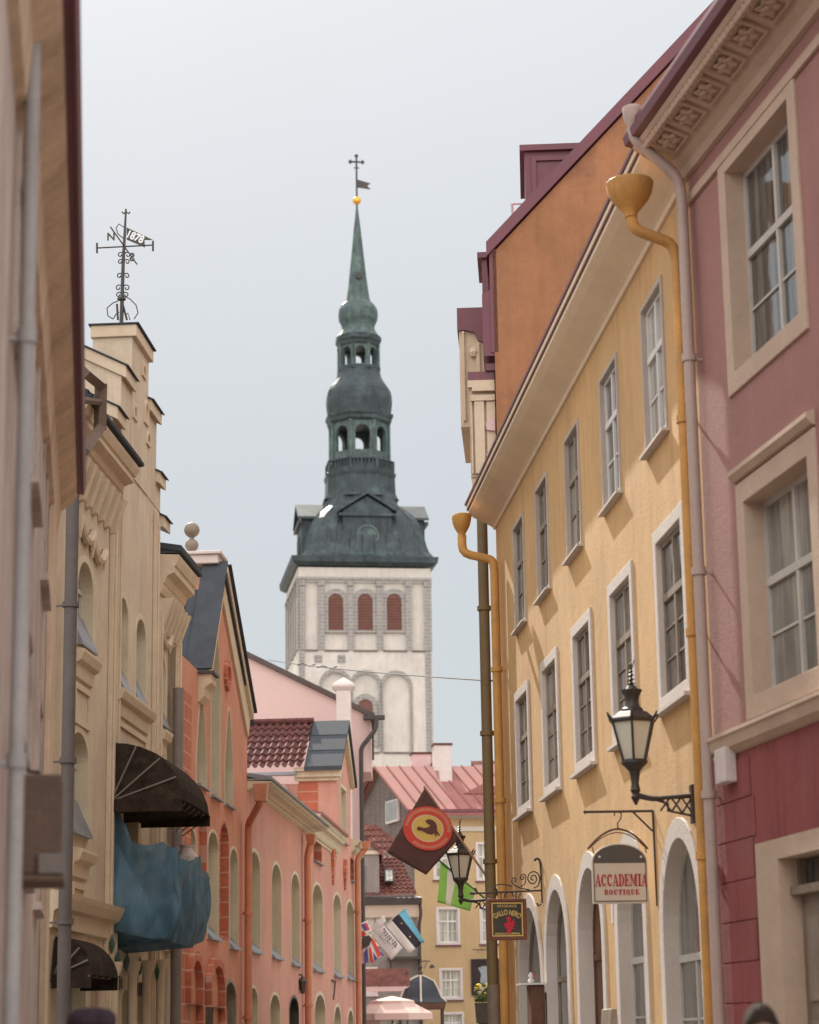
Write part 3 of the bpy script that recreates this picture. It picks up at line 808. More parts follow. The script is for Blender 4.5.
    # sill ledges, panels and belt course
    for (pa, pb, py, px) in ((72, 98, 664, 98), (70, 93, 855, 92), (113, 153, 714, 153), (156, 169, 735, 168)):
        a_, b_ = S(pa, py - 10), S(pb, py - 3, .1); zz = H(px, py, .1)
        l = MB(fr); l.prof([(.003, zz - .34), (.04, zz - .33), (.06, zz - .16), (.13, zz - .12), (.17, zz - .02), (.17, zz + .02), (.003, zz + .05)], a_, b_); ld = l.build('sill_ledge', 'beigetrim', T)
        l = MB(fr); l.ring(rect(a_ + .1, b_ - .1, zz - .95, zz - .4), rect(a_ + .18, b_ - .18, zz - .87, zz - .48), .003, .035); l.build('panel', 'beigetrim', ld)
    zb = H(104, 905, .2)
    l = MB(fr); l.prof([(.003, zb - .42), (.06, zb - .40), (.08, zb - .2), (.16, zb - .16), (.22, zb - .04), (.24, zb + .02), (.003, zb + .08)], 0, L); l.build('belt_course', 'beigetrim', T)
    # roof behind the cornices (low, reaching back from the street)
    r = MB(fr); r.quad((0, .4, z1 + .17), (sA, .4, z1 + .17), (sA, -5, z1 + 2.2), (0, -5, z1 + 2.2), .1); r.build('roof', 'slate', T); r = MB(fr)
    r.quad((sB, .4, z1c + .15), (L, .4, z1c + .15), (L, -4.6, z1c + 1.0), (sB, -4.6, z1c + 1.0), .1); r.build('roof', 'slate', T)
    # wrought arabesque brackets and dark pendants over the shop front
    for k, (px, py) in enumerate(((112, 944), (118, 959), (127, 961), (140, 966), (147, 969), (157, 972))):
        a_, zz = fr.pix(px, py, .12); o_ = MB(fr)
        o_.lathe(a_, .12, [(.005, zz - .14), (.035, zz - .04), (.04, zz + .02), (.012, zz + .1), (.005, zz + .14)], 6)
        o_.build('shop_ornament', 'greentint', T)
    for k, (px, py) in enumerate(((119, 982), (124, 983), (140, 989), (144, 989), (157, 990))):
        a_, zz = fr.pix(px, py, .1); o_ = MB(fr)
        o_.ring(arch(a_ - .10, a_ + .10, zz - .10, zz + .10, .06), arch(a_ - .06, a_ + .06, zz - .07, zz + .07, .05), .03, .06); o_.build('shop_ornament', 'darkpipe', T)
    for px in (99, 112, 131, 145, 158):
        a_ = S(px, 990, .1); zt = H(px, 940, .1)
        o_ = MB(fr); o_.lathe(a_, .12, [(.11, .0), (.11, .3), (.075, .36), (.07, zt - .5), (.11, zt - .42), (.13, zt - .3)], 10); o_.build('column', 'beigetrim', T, smooth=True)
    # lightning-rod style brace behind the near roof edge (dark timber bracket)
    return T, fr, L, z1
BT, FBE, LB, ZB1 = beige_house()

# the dark downpipe next to the near house, and its bracketed head
def near_pipe():
    fr = FBE
    a = fr.S(69, 700, .25)
    s1 = fr.S(69, 700, .25)
    ztop = fr.H(73, 486, .25)
    pipe(BT, fr, [(a, .25, ztop), (a, .25, .1)], .085, mat('sooty_pipe', (.11, .092, .088), var=.2, rough=.6))
    # timber and iron brace that carries the gutter, seen against the sky
    b = MB(fr); o = .5
    P = lambda x, y: (lambda q: (q[0], o, q[1]))(fr.pix(x, y, o))
    b.tube([P(84, 372), P(101, 386)], .085, 4); b.tube([P(101, 384), P(100, 430)], .085, 4); b.tube([P(100, 428), P(84, 452)], .085, 4)
    b.tube([P(82, 400), P(99, 402)], .05, 6)
    b.build('gutter_brace', 'brownbox', BT)
near_pipe()

def awning(name, label, fr, s0, s1, zt, zb, dep, par=None, ribs=7, valance=.16):
    T = thing(name, label, 'awning', fr)
    b = MB(fr); n = 8
    # quarter-dome: ribs fan out from the wall over the front
    sec = []
    for i in range(n + 1):
        t = (PI / 2) * i / n
        o = dep * math.sin(t); z = zb + valance + (zt - zb - valance) * math.cos(t)
        ins = (s1 - s0) * .0
        sec.append((o, z, .34 * (math.cos(t)) * (s1 - s0) * .5))
    rings = []
    for o, z, ins in sec:
        rings.append((s0 + ins * .6, s1 - ins * .6, o, z))
    V = [[b.v(r[0] + (r[1] - r[0]) * k / 8, r[2] * (1 if 0 < k < 8 else .97) + .02, r[3] + .012 * math.sin(k * PI)) for k in range(9)] for r in rings]
    for r0, r1 in zip(V, V[1:]):
        for k in range(8): b.face([r0[k], r0[k + 1], r1[k + 1], r1[k]])
    # side cheeks
    for k, sv in ((0, 0), (8, 1)):
        base = b.v(rings[0][sv] if False else (s0 if sv == 0 else s1), .02, zb + valance)
        for r0, r1 in zip(V, V[1:]): b.face([base, r0[k], r1[k]])
    # valance
    e = V[-1]
    lo = [b.v(v.co.x, fr.sgn * (dep * .99 + .02), zb + .02 * math.sin(i * 2.1)) for i, v in enumerate(e)]
    for k in range(8): b.face([e[k], e[k + 1], lo[k + 1], lo[k]])
    for sx in (s0, s1):
        b.face([b.v(sx, .02, zb + valance), b.v(sx, dep, zb + valance), b.v(sx, dep, zb), b.v(sx, .02, zb)])
    cv = b.build('canvas', 'awning', T)
    sd = cv.modifiers.new('thick', 'SOLIDIFY'); sd.thickness = .015
    f = MB(fr)
    for k in range(ribs):
        x = s0 + (s1 - s0) * k / (ribs - 1)
        f.tube([(s0 + (s1 - s0) * .5 * 0 + x, .05, zb + valance + .02), (x, dep * .97, zb + valance * .9)], .014, 5)
    for sx in (s0 + .02, s1 - .02):
        for q in (.25, .5, .75):
            t = PI / 2 * q
            f.tube([(sx, .05, zb + valance), (sx + (.02 if sx > s0 + .1 else -.0), dep * math.sin(t) * .98, zb + valance + (zt - zb - valance) * math.cos(t) * .98)], .014, 5)
    f.build('awning_frame', 'greypipe', T)
    return T
_f = FBE
awning('window_awning', 'large black canvas awning over the wrapped balcony', FBE, _f.S(107, 800), _f.S(140, 800), _f.H(110, 742), _f.H(110, 814), 1.08)
awning('window_awning', 'small black canvas awning low on the beige house, above the pedestrian', FBE, _f.S(50, 980), _f.S(79, 980), _f.H(62, 938), _f.H(66, 990), .52, ribs=5)

def netted_balcony():
    fr = FBE
    T = thing('wrapped_balcony', 'balcony wrapped in blue-green debris netting on the beige house', 'balcony', fr)
    s0, s1 = fr.S(109, 900), fr.S(109, 900) + 2.5
    dep = 1.0
    zt, zm, zb = fr.H(176, 848, dep), fr.H(112, 893, .1), fr.H(112, 930, .1)
    ztw = fr.H(115, 800, .1)
    b = MB(fr); b.box(s0 + .1, s1 - .1, .05, dep - .12, zb + .35, zb + .60); b.build('balcony_slab', 'beigetrim', T, bevel=.02)
    b = MB(fr)
    b.box(s0 + .32, s1 - .12, dep - .35, dep - .24, zb + .60, zt - .25); b.box(s0 + .32, s0 + .44, .05, dep - .25, zb + .60, zt - .3); b.box(s1 - .24, s1 - .12, .05, dep - .25, zb + .60, zt - .3)
    b.box(s0 + .28, s0 + .50, dep - .44, dep - .22, zb + .6, zt - .12)
    b.build('parapet', 'beigetrim', T, bevel=.02)
    # net: a closed drape sampled as a height x perimeter grid with sag
    m = bpy.data.materials.new('debris_netting'); m.use_nodes = True; nt = m.node_tree; p = nt.nodes['Principled BSDF']
    tc = _n(nt, 'ShaderNodeTexCoord'); n1 = noise_tex(nt, tc.outputs['Object'], 1.5, 5, .6); n2 = noise_tex(nt, tc.outputs['Object'], 9, 4, .6, .12)
    c = mix(nt, ramp(nt, n1, .35, .68), (.03, .085, .135), (.075, .165, .235)); c = mix(nt, ramp(nt, n2, .5, .8), c, (.11, .21, .27))
    nt.links.new(c, p.inputs['Base Color']); p.inputs['Roughness'].default_value = .8
    tr = _n(nt, 'ShaderNodeBsdfTransparent'); mx = _n(nt, 'ShaderNodeMixShader')
    aa = _n(nt, 'ShaderNodeMapRange'); aa.inputs[1].default_value = .3; aa.inputs[2].default_value = .7; aa.inputs[3].default_value = .03; aa.inputs[4].default_value = .22
    nt.links.new(n1, aa.inputs[0]); nt.links.new(aa.outputs[0], mx.inputs[0]); nt.links.new(p.outputs[0], mx.inputs[1]); nt.links.new(tr.outputs[0], mx.inputs[2])
    nt.links.new(mx.outputs[0], nt.nodes['Material Output'].inputs['Surface'])
    M['net'] = m
    b = MB(fr); U, Vn = 110, 44
    per = [(s0, .03), (s0, dep), (s1, dep * .96), (s1, .03)]
    segs = [dep, s1 - s0, dep]; tot = sum(segs)
    rows = []
    for j in range(Vn + 1):
        t = j / Vn; row = []
        for i in range(U + 1):
            u = i / U * tot
            if u < segs[0]: a, o, zz = s0, .03 + (dep - .03) * u / segs[0], u / segs[0]
            elif u < segs[0] + segs[1]: a, o, zz = s0 + (u - segs[0]), dep, 1
            else: a, o, zz = s1, dep - (dep - .03) * (u - segs[0] - segs[1]) / segs[2], 1
            f1 = (u - segs[0]) / segs[1]
            # top edge height: rises to the wall at the near side, knobbly along the rail
            top = zt + .10 * math.sin(u * 3.1) - .12 * max(0, min(1, f1)) * 1.0
            if u < segs[0] * .8: top = zt + .10 + .03 * math.sin(u * 9)
            if u < .30: top += (ztw - zt) * (1 - u / .30)
            if u > tot - .6: top += .25 * (1 - (tot - u) / .6)
            bot = zb + .02 - .14 * math.sin(PI * min(1, u / segs[0] * .6)) - .22 * math.sin(PI * max(0, min(1, f1 * .9 + .05))) 
            z = bot + (top - bot) * t
            # belly: taper in below the slab
            k = max(0, (zb + .34 - z)) / .6; inw = min(.5, .32 * k * k)
            ca, co_ = (s0 + s1) / 2, .03
            a2 = a + (ca - a) * inw * .35; o2 = co_ + (o - co_) * (1 - inw * .45)
            d = noise.noise(Vector((a * .9, o * 1.1, z * .9))) * .09 + .055 * (abs(math.sin(u * 3.4 + z * 2.1)) - .5) + .045 * (abs(math.sin(u * 5.3 - z * 3.3 + 1)) - .5) + .03 * (abs(math.sin(u * 12 + .8 * math.sin(z * 2.3))) - .5) * (.3 + .7 * t) + noise.noise(Vector((a * 5, o * 5, z * 4))) * .02
            if o > .2: o2 += d * (1 if u > segs[0] else .3)
            if u < segs[0]: a2 -= d * 1.3
            row.append(b.v(a2, max(.03, o2), z))
        rows.append(row)
    for r0, r1 in zip(rows, rows[1:]):
        for i in range(U): b.face([r0[i], r0[i + 1], r1[i + 1], r1[i]])
    ropes = [[tuple(v.co) for v in rows[int(Vn * q)]] for q in (.5, .93)]
    # bottom closing sheet
    bot = rows[0]; mid = [b.v((bot[i].co.x + (s0 + s1) / 2) / 2, bot[i].co.y * .5, bot[i].co.z - .10) for i in range(U + 1)]
    for i in range(U): b.face([bot[i], bot[i + 1], mid[i + 1], mid[i]])
    b.face(mid)
    b.build('netting', m, T, smooth=True)
    for rp in []:
        rb_ = MB(None); cc_ = Vector(((s0 + s1) / 2, 0, 0))
        pts_ = [Vector(p) for p in rp]; pts_ = [p + Vector(((-.02 if p.x < s0 + .3 else 0), fr.sgn * .02, -.02 + .02 * math.sin(i * .9))) for i, p in enumerate(pts_)]
        rb_.tube([tuple(p) for p in pts_[::2]], .016, 5); rb_.build('rope', 'darkpipe', T)
    # pale tied bundle at the top corner and rails showing through
    b = MB(fr); a_, z_ = fr.pix(188, 862, dep * .8); b.lathe(a_, dep * .78, [(.10, z_ - .22), (.17, z_ - .12), (.18, z_ + .08), (.08, z_ + .2), (.12, z_ + .25)], 8); b.build('tied_bundle', 'chimney', T, smooth=True)
netted_balcony()

# ---------------------------------------------------------------- weather vane on the gable
def weather_vane():
    fr = FBE
    o = -.45
    s, z0 = fr.pix(121, 321, o); zz = FBE.H(150, 356, 0)
    p = fr.world(s, o, 0); F2 = Frame((p.x, p.y, 0), 90, -1)
    a0, zb = F2.pix(121, 320, 0); zb = zz + .13
    T = thing('weather_vane', 'wrought iron weather vane with pennant dated 1878 on the stepped gable', 'weather vane', loc=(p.x, p.y, zb))
    X = lambda x, y: F2.pix(x, y, 0)
    def V(x, y, o_=0.0): q = X(x, y); return (q[0], o_, q[1] - zb)
    k = 1.0
    m = MB(F2); top = V(126, 209); bot = V(121, 321)
    m.tube([(bot[0], 0, -.02), V(123.2, 262), top], [.035, .028, .015], 8)
    m.tube([V(121.5, 300), V(121.5, 298)], .07, 8)
    m.build('pole', 'iron', T)
    m = MB(F2)
    m.tube([V(97, 248), V(154, 245)], .012, 6)
    for x, y in ((97, 248), (153, 246)):
        m.tube([V(x, y - 5), V(x, y + 5)], .018, 6)
    q = V(124, 246); m.tube([(q[0] - .12, .75, q[2] + .05), (q[0] + .12, -.75, q[2] - .05)], .012, 6)
    m.build('compass_arms', 'iron', T)
    def scroll(cx, cy, r, turns, flip, ph=0.0):
        pts = []
        for i in range(22):
            t = i / 21; rr = r * (1 - .8 * t); an = ph + flip * turns * 2 * PI * t
            pts.append(V(cx + rr * math.cos(an), cy + rr * math.sin(an)))
        return pts
    m = MB(F2)
    for cy, r in ((255, 3.2), (262, 3.0), (276, 3.2), (288, 3.6), (295, 3.2)):
        cx = 124.5 - (cy - 246) * .045
        for sgn in (-1, 1):
            m.tube(scroll(cx + sgn * (r + .4), cy, r, 1.1, sgn, PI if sgn > 0 else 0), .010, 5)
    m.tube([V(113, 319), V(108, 316), V(107, 308), V(113, 303), V(118, 301)], .010, 5)
    m.tube([V(134, 319), V(138, 313), V(136, 305), V(130, 299), V(124, 296)], .010, 5)
    m.tube([V(118, 320), V(117, 304)], .018, 5); m.tube([V(127, 320), V(123, 305)], .018, 5)
    m.tube([V(113, 319), V(116, 314), V(119, 312)], .010, 5); m.tube([V(130, 320), V(128, 313), V(125, 316)], .010, 5)
    m.tube([V(122, 212), V(124, 213.5), V(126, 211.5), V(128.5, 213.5), V(130, 212)], .014, 5)
    m.tube([V(125, 228), V(119, 224), V(116, 228), V(118, 234), V(124, 239)], .009, 5)
    m.build('scrollwork', 'iron', T)
    # pennant; pale year figures paint in the sky that cut-outs would show
    q0, q1, q2, q3, q4 = V(126.6, 227.5), V(153, 240), V(144.5, 240), V(145, 247.5), V(126.6, 239.5)
    m = MB(F2); m.prism([(q[0], q[2]) for q in (q0, q1, q2, q3, q4)], -.006, .006); pn = m.build('pennant', 'iron', T)
    c = V(135, 237.2)
    skyish = mat('painted_sky_tone', (.75, .78, .80), var=.02)
    h = (V(0, 230)[2] - V(0, 239)[2])
    letters(pn, '1878', h * 1.15, skyish, (c[0], -.008, c[2]), (PI / 2, math.radians(24), 0), ext=.003, name='year_lettering', bold=.006, xs=.85)
    m1 = V(111, 237); letters(T, 'N', h * 1.15, 'iron', (m1[0], .0, m1[2]), (PI / 2, 0, 0), ext=.01, name='letter', bold=.004)
    m1 = V(132, 257.5); letters(T, 'S', h * 1.2, 'iron', (m1[0], .0, m1[2]), (PI / 2, 0, PI), ext=.01, name='letter', bold=.006)
weather_vane()

# ---------------------------------------------------------------- salmon house with pointed gable
def gothic_house():
    s0 = FL.S(166.5, 800); fr = sub(FL, s0); S, H = fr.S, fr.H
    T = thing('pointed_gable_house', 'salmon orange house with tall cream lancets and slate-topped pointed gable', 'house', fr)
    L = S(247, 900)
    holes = []
    ga, gb = S(203, 671), S(248, 724); za = (H(203, 671) + H(247.5, 722)) / 2
    gm = S(220.5, 580); zt = H(220.5, 574)
    zE = za
    for x0, x1, yt, yb in ((195.6, 206.5, 692, 792), (210, 220.3, 622, 803), (224, 232.9, 706, 811)):
        a, b = S(x0, 770), S(x1, 770)
        holes.append(niche(T, fr, a, b, H(x1, yb), H((x0 + x1) / 2, yt), depth=.5, kind='pointed', rise=1.3, ring=.06, name='lancet', sillh=.16))
    for x0, x1, yt, yb in ((187, 196, 826, 931), (207, 218.5, 829, 942), (229, 238, 846, 951)):
        holes.append(niche(T, fr, S(x0, 880), S(x1, 880), H(x1, yb), H((x0 + x1) / 2, yt), depth=.45, ring=.06, rise=.35))
    # plain arched recesses between, painted brick inside
    for x0, x1, yt, yb in ((198, 206.2, 808, 930), (219.2, 228.3, 821, 940)):
        holes.append(niche(T, fr, S(x0, 880), S(x1, 880), H(x1, yb), H((x0 + x1) / 2, yt), depth=.5, ring=.05, rise=.4, jm='gothicdeep', gl='gothicdeep', sill=False, name='blind_niche'))
    for x0, x1, yt in ((176, 190, 972), (199.5, 213, 976), (224, 236, 979)):
        holes.append(niche(T, fr, S(x0, 1000), S(x1, 1000), .6, H((x0 + x1) / 2, yt), depth=.35, ring=.06, rise=.35, gl='glassdark', sill=False, jm='greywood'))
    w = MB(fr)
    w.wall([(0, 0), (L, 0), (L, zE), (gm + .15, zt), (gm - .15, zt), (max(ga, .05), zE), (0, zE)], holes, 0, -.55)
    w.box(0, .4, -8, -.551, 0, zE - .1); w.box(L - .4, L, -8, -.551, 0, zE - .1)
    w.build('wall', 'gothic', T)
    # brick-painted corner strip
    c = MB(fr); a, b = S(180, 720), S(190, 720); c.box(a, b, .004, .03, 0, H(185, 692)); c.build('corner_strip', 'gothicdeep', T)
    # gable copings (verges)
    for q, (x0, z0) in enumerate(((ga, za), (gb, za))):
        x1, z1 = gm + (.12 if q else -.12), zt + .08
        v = MB(fr)
        d = Vector((x1 - x0, 0, z1 - z0)).normalized(); nn = Vector((-d.z, 0, d.x)) * (1 if q == 0 else -1)
        for off, o1, th in ((-.50, .05, .47), (-.03, .12, .15)):
            p = [Vector((x0, 0, z0)) + nn * off, Vector((x1, 0, z1)) + nn * off, Vector((x1, 0, z1)) + nn * (off + th), Vector((x0, 0, z0)) + nn * (off + th)]
            v.loop([[(u.x, .004, u.z) for u in p], [(u.x, o1, u.z) for u in p]])
        vv = v.build('gable_coping', 'beigetrim' if q else 'beigetrim', T)
        p = [Vector((x0, 0, z0)) + nn * .141, Vector((x1, 0, z1)) + nn * .141, Vector((x1, 0, z1)) + nn * .18, Vector((x0, 0, z0)) + nn * .18]
        v = MB(fr); v.loop([[(u.x, -.3, u.z) for u in p], [(u.x, .18, u.z) for u in p]]); v.build('flashing', 'slate', vv)
    # hanging arches and medallion
    m_ = MB(fr); a, z = fr.pix(226, 676); m_.ring([(a + .30 * math.cos(t * PI / 8), z + .30 * math.sin(t * PI / 8)) for t in range(16)], [(a + .20 * math.cos(t * PI / 8), z + .20 * math.sin(t * PI / 8)) for t in range(16)], .002, .07); m_.build('medallion', 'gothicdeep', T)
    for x0, x1, yt, yb in ((184, 198, 951, 1000), (205, 220, 957, 1003)):
        a, b = S(x0, 975), S(x1, 975); z1 = H((x0 + x1) / 2, yt); z0 = H(x1, yb)
        m_ = MB(fr)
        outer = arch(a, b, z1 - .9, z1, .5, n=6); inner = arch(a + .16, b - .16, z1 - .9, z1 - .16, .42, n=6)
        m_.ring(outer, inner, .004, .12); m_.taper(b - .18, b + .02, .004, .13, z1 - 1.5, z1 - .905, -.0, 0)
        m_.build('hood_arch', 'gothicdeep', T)
    # roof slopes: slate, ridge at right angles to the street
    r = MB(fr); r.quad((ga - .2, .10, za + .0), (gm, .10, zt + .12), (gm, -7.5, zt + .12), (ga - .2, -7.5, za), .12, (0, 0, -1))
    r.quad((gb + .2, .10, za), (gm, .10, zt + .12), (gm, -7.5, zt + .12), (gb + .2, -7.5, za), .12, (0, 0, -1)); rf = r.build('roof', 'slate', T)
    # seams in the slope
    r = MB(fr)
    for oo in (-.25, -.55, -1.2): r.tube([(ga - .2, oo, za + .01), (gm, oo, zt + .13)], .02, 4)
    r.build('roof_seam', 'slate', rf)
    g = MB(fr); x, z = fr.pix(190, 676, .2); g.prof([(-.8, za - .55), (.02, za - .55), (.12, za - .45), (.12, za - .30), (.24, za - .22), (.24, za - .06), (-.8, za - .06)], ga - .55, ga + .02); g.build('kneeler', 'beigetrim', T)
    g = MB(fr); g.box(ga - .6, ga + .03, -.82, .30, za - .058, za - .01); g.build('kneeler_cap', 'darkpipe', T)
    # ridge block and stone balls
    a, zb = fr.pix(208, 546, -.3)
    b = MB(fr); b.box(gm - .42, gm + .36, -.85, .02, zt + .13, zt + .30); b.box(gm - .48, gm + .42, -.92, .08, zt + .301, zt + .37); blk = b.build('ridge_block', 'chimney', T, bevel=.02)
    b = MB(fr); cx, co_ = gm - .35, -.55; z = zt + .37
    b = MB(fr)
    b.lathe(gm - .35, -.50, [(.05, z)] + [(.13 * math.sin(PI * i / 8), z + .13 - .13 * math.cos(PI * i / 8)) for i in range(1, 8)] + [(.04, z + .27), (.05, z + .30)] + [(.15 * math.sin(PI * i / 8), z + .43 - .15 * math.cos(PI * i / 8)) for i in range(1, 8)] + [(.01, z + .58)], 16)
    b.build('ball_finial', 'greywood', blk, smooth=True)
    # grey downpipe on the corner with the beige house
    a = S(175, 800, .12); zt2 = H(178, 690, .12)
    pipe(T, fr, [(a, .16, zt2), (a, .16, .1)], .09, 'greypipe')
    return T, fr, L
GT, FG, LG = gothic_house()

# ---------------------------------------------------------------- long dusty-pink house
def pink_house():
    s0 = FL.S(247.2, 900); fr = sub(FL, s0); S, H = fr.S, fr.H
    T = thing('salmon_eaves_house', 'dusty salmon house with cream cornice and rows of arched windows', 'house', fr)
    L = S(309, 900)
    holes = []
    z0, z1 = (H(251, 812) + H(308, 838)) / 2 + .24, (H(313.4, 824.6, .5) + H(262, 787, .5)) / 2 + .24
    for x0, x1, yt, yb in ((247.6, 260.4, 848, 955), (271, 281.5, 861, 961), (290.5, 299.8, 871, 967.5)):
        a, b = S(x0, 900), S(x1, 900)
        if a < .15: a = .15
        holes.append(niche(T, fr, a, b, H(x1, yb), H((x0 + x1) / 2, yt), depth=.5, ring=.08, rise=.42))
    for k, (x0, x1, yt) in enumerate(((247.8, 258, 985), (269.5, 280, 992), (289, 298.5, 995))):
        a, b = max(S(x0, 1000), .15), S(x1, 1000)
        holes.append(niche(T, fr, a, b, .1 if k == 2 else .9, H((x0 + x1) / 2, yt), depth=.4, ring=.06, rise=.35, gl='glassdark', jm='iron' if k == 2 else 'jamb', sill=False, name='door' if k == 2 else 'window'))
    w = MB(fr); w.wall(rect(0, L, 0, z1), holes, 0, -.55); w.box(0, .4, -8, -.551, 0, z1); w.box(L - .4, L, -8, -.551, 0, z1); w.build('wall', 'pinko', T)
    c = MB(fr); c.prof(cornice_prof(z0, z1, .5), -.02, L); c.build('cornice', 'jamb', T)
    g = MB(fr); g.prof([(.003, z1 + .03), (.52, z1 + .03), (.54, z1 + .055), (.003, z1 + .065)], -.02, L); g.build('gutter', 'sillm', T)
    r = MB(fr); r.quad((0, .5, z1 + .10), (L, .5, z1 + .10), (L, -4, z1 + .85), (0, -4, z1 + .85), .08); r.quad((0, -4, z1 + .85), (L, -4, z1 + .85), (L, -8.5, z1 + .1), (0, -8.5, z1 + .1), .08); r.build('roof', 'sillm', T)
    # white rendered parapet stubs on the roof
    b = MB(fr); a, z = fr.pix(240, 757, -1.0); b.box(.05, .75, -2.2, -1.2, z1 + .2, z - .0); b.build('roof_parapet', 'chimney', T)
    a = S(248, 900, .15)
    for px, pxh, pyh in ((248, 261, 788),):
        a = S(px, 900, .14) + .05; zz = H(261, 785, .58); hs_ = S(261, 785, .58) - a
        pipe(T, fr, [(a + hs_, .58, zz - .15), (a + hs_, .56, zz - .34), (a + .02, .15, zz - .60), (a, .14, zz - .80), (a, .14, .1)], .075, 'opipe')
        h = MB(fr); h.taper(a + hs_ - .13, a + hs_ + .13, .58 - .11, .58 + .11, zz - .32, zz + .02, -.03, -.03); h.build('rain_head', 'opipe', T, bevel=.01)
    return T, fr, L, z0, z1
PT, FP, LP, PZ0, PZ1 = pink_house()

# ---------------------------------------------------------------- third salmon house with small cross gable and tiled roof
def third_house():
    s0 = FL.S(309.3, 900); fr = sub(FL, s0); S, H = fr.S, fr.H
    T = thing('tiled_salmon_house', 'salmon house with red tiled cross gable beside the drainpipe', 'house', fr)
    L = S(361, 900)
    z1 = H(322, 815, .3)
    holes = []
    for x0, x1, yt, yb in ((312.3, 323, 882, 973.5), (333, 341.4, 892, 978.5), (346.2, 353.8, 899, 981)):
        holes.append(niche(T, fr, S(x0, 930), S(x1, 930), H(x1, yb), H((x0 + x1) / 2, yt), depth=.5, ring=.08, rise=.42))
    for k, (x0, x1, yt) in enumerate(((314, 325.5, 991), (333.5, 341, 1003), (347, 353.5, 1007))):
        holes.append(niche(T, fr, S(x0, 1005), S(x1, 1005), .1 if k == 0 else .9, H((x0 + x1) / 2, yt), depth=.4, ring=.1, rise=.5, gl='glassdark', sill=False, jm='jamb'))
    holes.append(niche(T, fr, S(313.3, 860), S(321.5, 860), H(321, 866), H(317, 838), depth=.35, ring=.05, kind='rect', jm='gothicdeep', gl='gothicdeep', sillh=.12, name='blind_niche'))
    holes.append(niche(T, fr, S(350, 870), S(353.6, 870), H(353, 883), H(352, 858), depth=.3, ring=.04, kind='rect', jm='gothicdeep', gl='gothicdeep', sillh=.12, name='blind_niche'))
    holes.append(niche(T, fr, S(340.6, 820), S(346.5, 820), H(346, 846), H(343.5, 786), depth=.4, ring=.10, kind='rect', sillh=.12, name='window'))
    ga, gb = S(336, 800), S(350.5, 800)
    zg = H(336, 768); gm = (ga + gb) / 2; zt = H(342.5, 724)
    zg2 = H(350.5, 778)
    w = MB(fr)
    w.wall([(0, 0), (L, 0), (L, H(357, 843)), (gb, H(357, 843)), (gb, zg2), (gm, zt), (ga, zg), (ga, z1), (0, z1)], holes, 0, -.5)
    w.box(0, .4, -8, -.501, 0, z1); w.box(L - .4, L, -8, -.501, 0, z1 - .6)
    w.build('wall', 'pinko', T)
    # near side wall of the cross wing: brick painted
    a, zz = fr.pix(312, 800, -1.0)
    dW = -1.05
    w = MB(fr); w.box(ga - .002, ga + .3, dW, -.501, z1 - .3, zg - .1); w.build('wing_wall', 'gothicdeep', T)
    w = MB(fr); w.box(ga + .05, ga + .3, -8, dW - .003, z1 - .3, zg - .42); w.build('wing_rear_wall', 'pinko', T)
    c = MB(fr); c.prof([(z, h) for z, h in cornice_prof(z1 - .55, z1, .3)], -.02, ga); c.build('cornice', 'jamb', T)
    c = MB(fr); c.prof(cornice_prof(H(355, 855) , H(360, 840, .25), .25), gb, L); c.build('cornice', 'jamb', T)
    # eave moulding of the wing, on its near side
    c = MB(fr)
    for (h0, h1, ex) in ((zg - .36, zg - .26, .10), (zg - .26, zg - .10, .20), (zg - .10, zg + .0, .28)): c.box(ga - ex, ga - .003, dW - .1, .05 + ex * .4, h0, h1 - .001)
    c.build('wing_cornice', 'jamb', T)
    # verge boards on the street gable
    for q in (0, 1):
        x0, z0 = (ga, zg) if q == 0 else (gb, zg2)
        v = MB(fr); v.loop([[(x0, .004, z0 - .35), (gm, .004, zt - .35), (gm, .004, zt + .05), (x0, .004, z0 + .05)], [(x0, .13, z0 - .35), (gm, .13, zt - .35), (gm, .13, zt + .05), (x0, .13, z0 + .05)]]); v.build('gable_coping', 'jamb', T)
    # roof: slate near the street, pantiles further in
    e = .34; sl = (zt - zg) / (gm - ga)
    b = MB(fr); b.quad((ga - e, .2, zg - e * sl * .0 + .02), (gm, .2, zt + .12), (gm, dW + .2, zt + .12), (ga - e, dW + .2, zg + .02), .12, (0, 0, -1)); b.quad((gb + .1, .2, zg), (gm, .2, zt + .12), (gm, dW, zt + .12), (gb + .1, dW, zg), .12, (0, 0, -1)); rf = b.build('roof', 'slate', T)
    b = MB(fr)
    for k in (1, 2): 
        t = k / 3; b.tube([(ga - e + (gm - ga + e) * t, .2, zg + .03 + (zt + .1 - zg) * t), (ga - e + (gm - ga + e) * t, dW + .2, zg + .03 + (zt + .1 - zg) * t)], .012, 4)
    b.build('roof_seam', 'slate', rf)
    tiled(T, fr, (ga - e, dW + .18, zg - .02), (ga - e, dW - 5.2, zg - .02), (gm, dW - 5.2, zt + .06), (gm, dW + .18, zt + .06), 26, 7, 'tile', name='tiled_roof', amp=.05, lap=.05)
    b = MB(fr); b.tube([(gm, dW + .2, zt + .14), (gm, dW - 5.2, zt + .14)], .10, 8); b.build('ridge_tile', 'tile', T)
    b = MB(fr); b.box(ga - e + .02, ga - .01, -8.2, dW - .02, zg - .20, zg - .12); b.build('gutter', 'sillm', T)
    b = MB(fr); b.box(ga - .9, ga - .05, dW - 2.6, dW - .3, z1 - .1, zg - .55); b.build('roof_parapet', 'chimney', T)
    # low lean-to roof above the cornice
    b = MB(fr); b.quad((0, .35, z1 + .05), (ga, .35, z1 + .05), (ga, -3, z1 + .9), (0, -3, z1 + .9), .08); b.build('lean_to_roof', 'roofpink', T)
